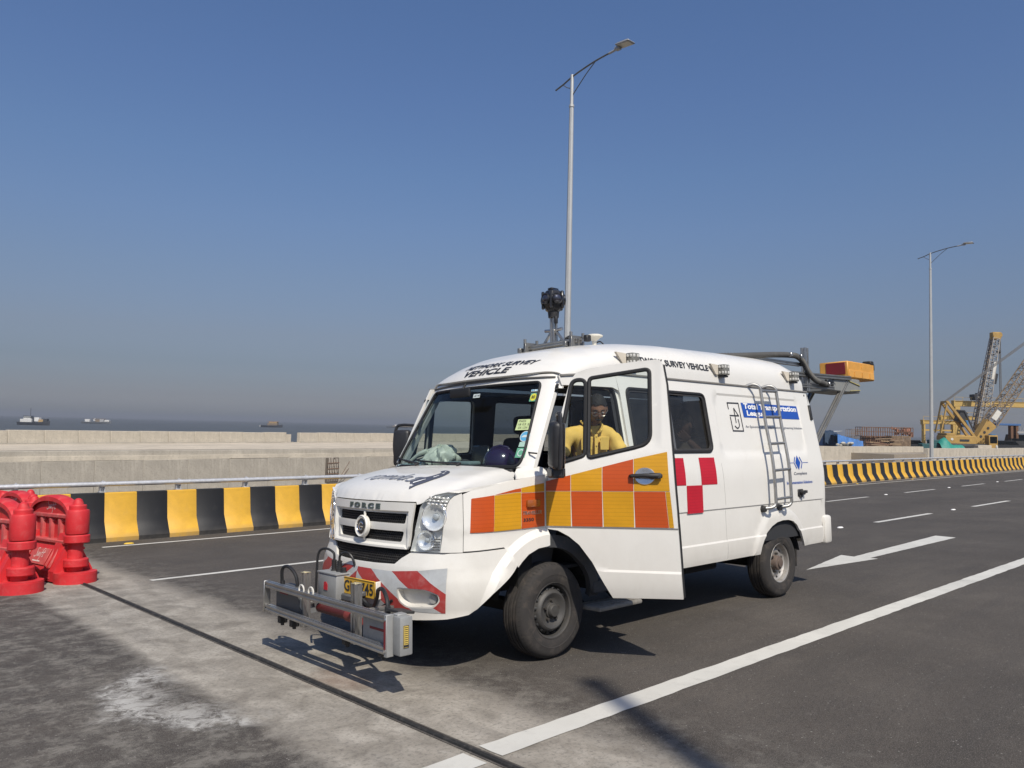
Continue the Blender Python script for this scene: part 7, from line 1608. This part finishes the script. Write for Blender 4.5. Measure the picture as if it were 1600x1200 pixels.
# ---- boats on the sea
HULL = mat('hull_dark', (.035, .04, .05), .6, grime=.4, gcol=(.14, .09, .06)); SUP = mat('superstructure_white', (.62, .61, .58), .55); DECKB = mat('deck_brown', (.20, .15, .10), .8, var=.3); YEL = mat('boat_yellow', (.42, .28, .12), .6)
BF = Vector((.7342, -.6789, 0)).normalized()
def ship(name, label, x, y, L_, rot, parts, hull=HULL, hh=2.0):
    """parts: (name, material, x, z, length, height, width)"""
    t = thing(name, label, 'boat', Matrix.Translation((x, y, -5.0)) @ Matrix.Rotation(math.atan2(BF.y, BF.x)+rot, 4, 'Z'), 'boats anchored off the shore')
    B = L_*.28; b = MB(); P = []
    for i in range(21):
        u = i/20*2-1; w = B/2*(1-max(0, u)**3.2)*(1-.15*max(0, -u)**4); sh = hh*(1+.45*max(0, u)**2+.12*u*u); P.append([(u*L_/2, -w, sh), (u*L_/2*.97, -w*.85, 0), (u*L_/2*.93, -w*.4, -1.2), (u*L_/2*.93, w*.4, -1.2), (u*L_/2*.97, w*.85, 0), (u*L_/2, w, sh)])
    b.grid(P); b.add([p[0] for p in P]+[p[5] for p in P], [(i, i+1, 21+i+1, 21+i) for i in range(20)]); b.add(P[0], [(0, 1, 2, 3, 4, 5)]); b.build('hull', hull, t, 40)
    for nm, m, px, pz, pl_, ph_, pw in parts:
        b = MB(); 
        if nm == 'mast': b.cyl((px, 0, pz), (px, 0, pz+ph_), .14)
        elif nm == 'dome': b.sphere((px, 0, pz), ph_, 12)
        elif nm == 'crane_boom': b.bar((px, 0, pz), (px+pl_, 0, pz+ph_), .3, .3)
        else: b.box((px, 0, pz+ph_/2), (pl_, pw, ph_), .08)
        b.build(nm, m, t)
        if nm == 'wheelhouse': b = MB(); b.box((px, 0, pz+ph_*.65), (pl_+.06, pw+.06, ph_*.3)); b.build('window_band', CABG, t)
    return t
ship('tug_boat', 'dark tug boat with a mast on the sea at the far left', 116, 618, 22, 0, [('deck_house', SUP, -5, 2.0, 8, 2.2, 4), ('wheelhouse', SUP, -4.4, 4.2, 5, 2.0, 3.4), ('bridge_roof', HULL, -4.4, 6.2, 5.6, .3, 3.8), ('mast', HULL, -3, 6.4, .2, 5.5, .2), ('tank', mat('tank_white', (.72, .71, .68), .4), 2.2, 2.6, 3.2, 2.8, 3), ('hatch', YEL, 5.0, 2.0, 3.4, 2.0, 3), ('bow_house', HULL, 8, 2.4, 2.6, 2.2, 2.6), ('stack', HULL, -.8, 2, 1.6, 3.4, 1.6)])
ship('work_boat', 'low grey work boat with white tanks, second boat from the left', 214, 845, 28, .1, [('deck_house', SUP, -8.6, 1.8, 4.6, 2.6, 4), ('dome', mat('tank_white', (.72, .71, .68), .4), -2.2, 3.6, 3, 1.7, 3), ('hatch', DECKB, 1.2, 1.8, 4, 2.4, 4), ('cargo', mat('cargo_grey', (.33, .33, .33), .7), 5.2, 1.8, 4, 2.8, 4), ('cargo_stack', SUP, 10, 1.8, 4.4, 2.2, 4), ('bridge_roof', DECKB, 2.0, 4.6, 12, .35, 4)], hull=mat('hull_grey', (.16, .17, .18), .6), hh=1.8)
ship('ferry_boat', 'dark boat with an orange-brown cabin, left of the van', 363, 768, 24, -.15, [('skiff', mat('tank_white', (.72, .71, .68), .4), -12.4, .6, 2.6, 1.2, 1.6), ('cabin', DECKB, 1.0, 2.0, 11, 2.4, 4), ('upper_cabin', YEL, 1.6, 4.4, 9, 1.4, 3.6), ('roof', mat('roof_orange', (.45, .24, .10), .6), 1.6, 5.8, 11, .4, 4.2), ('deck_box', YEL, -3.0, 2.0, 2, 1.5, 2), ('rail_post', DECKB, 6, 5.9, .3, 1.0, .3)])
ship('cargo_barge', 'flat cargo barge half hidden behind the far mirror of the van', 730, 1050, 62, .05, [('cargo', DECKB, -4, 2.0, 34, 1.6, 9), ('deck_house', SUP, -14, 2.0, 7, 3.4, 6), ('wheelhouse', SUP, 6, 2.0, 12, 3.0, 6), ('cargo_stack', mat('cargo_red', (.32, .14, .10), .7), 18, 2.0, 12, 2.4, 6)], hull=mat('hull_grey', (.16, .17, .18), .6), hh=2.0)
ship('white_launch', 'small white launch seen through the windscreen and the far door window', 650, 560, 24, .2, [('cabin', SUP, 0, 1.6, 10, 2.6, 4), ('wheelhouse', SUP, -1, 4.2, 5, 1.8, 3)], hull=SUP, hh=1.6)

# ------------------------------------------------------------------ sea haze
hm = bpy.data.materials.new('haze'); hm.use_nodes = True; t_ = hm.node_tree; t_.nodes.clear(); o_ = t_.nodes.new('ShaderNodeOutputMaterial'); v_ = t_.nodes.new('ShaderNodeVolumePrincipled')
v_.inputs['Color'].default_value = (.40, .43, .49, 1); v_.inputs['Density'].default_value = .00035; v_.inputs['Anisotropy'].default_value = .0
t_.links.new(v_.outputs[0], o_.inputs['Volume'])
mb = MB(); mb.box((0, 0, 15.), (34000, 34000, 44.)); hz = mb.build('haze', hm, None, smooth=False); hz['kind'] = 'stuff'
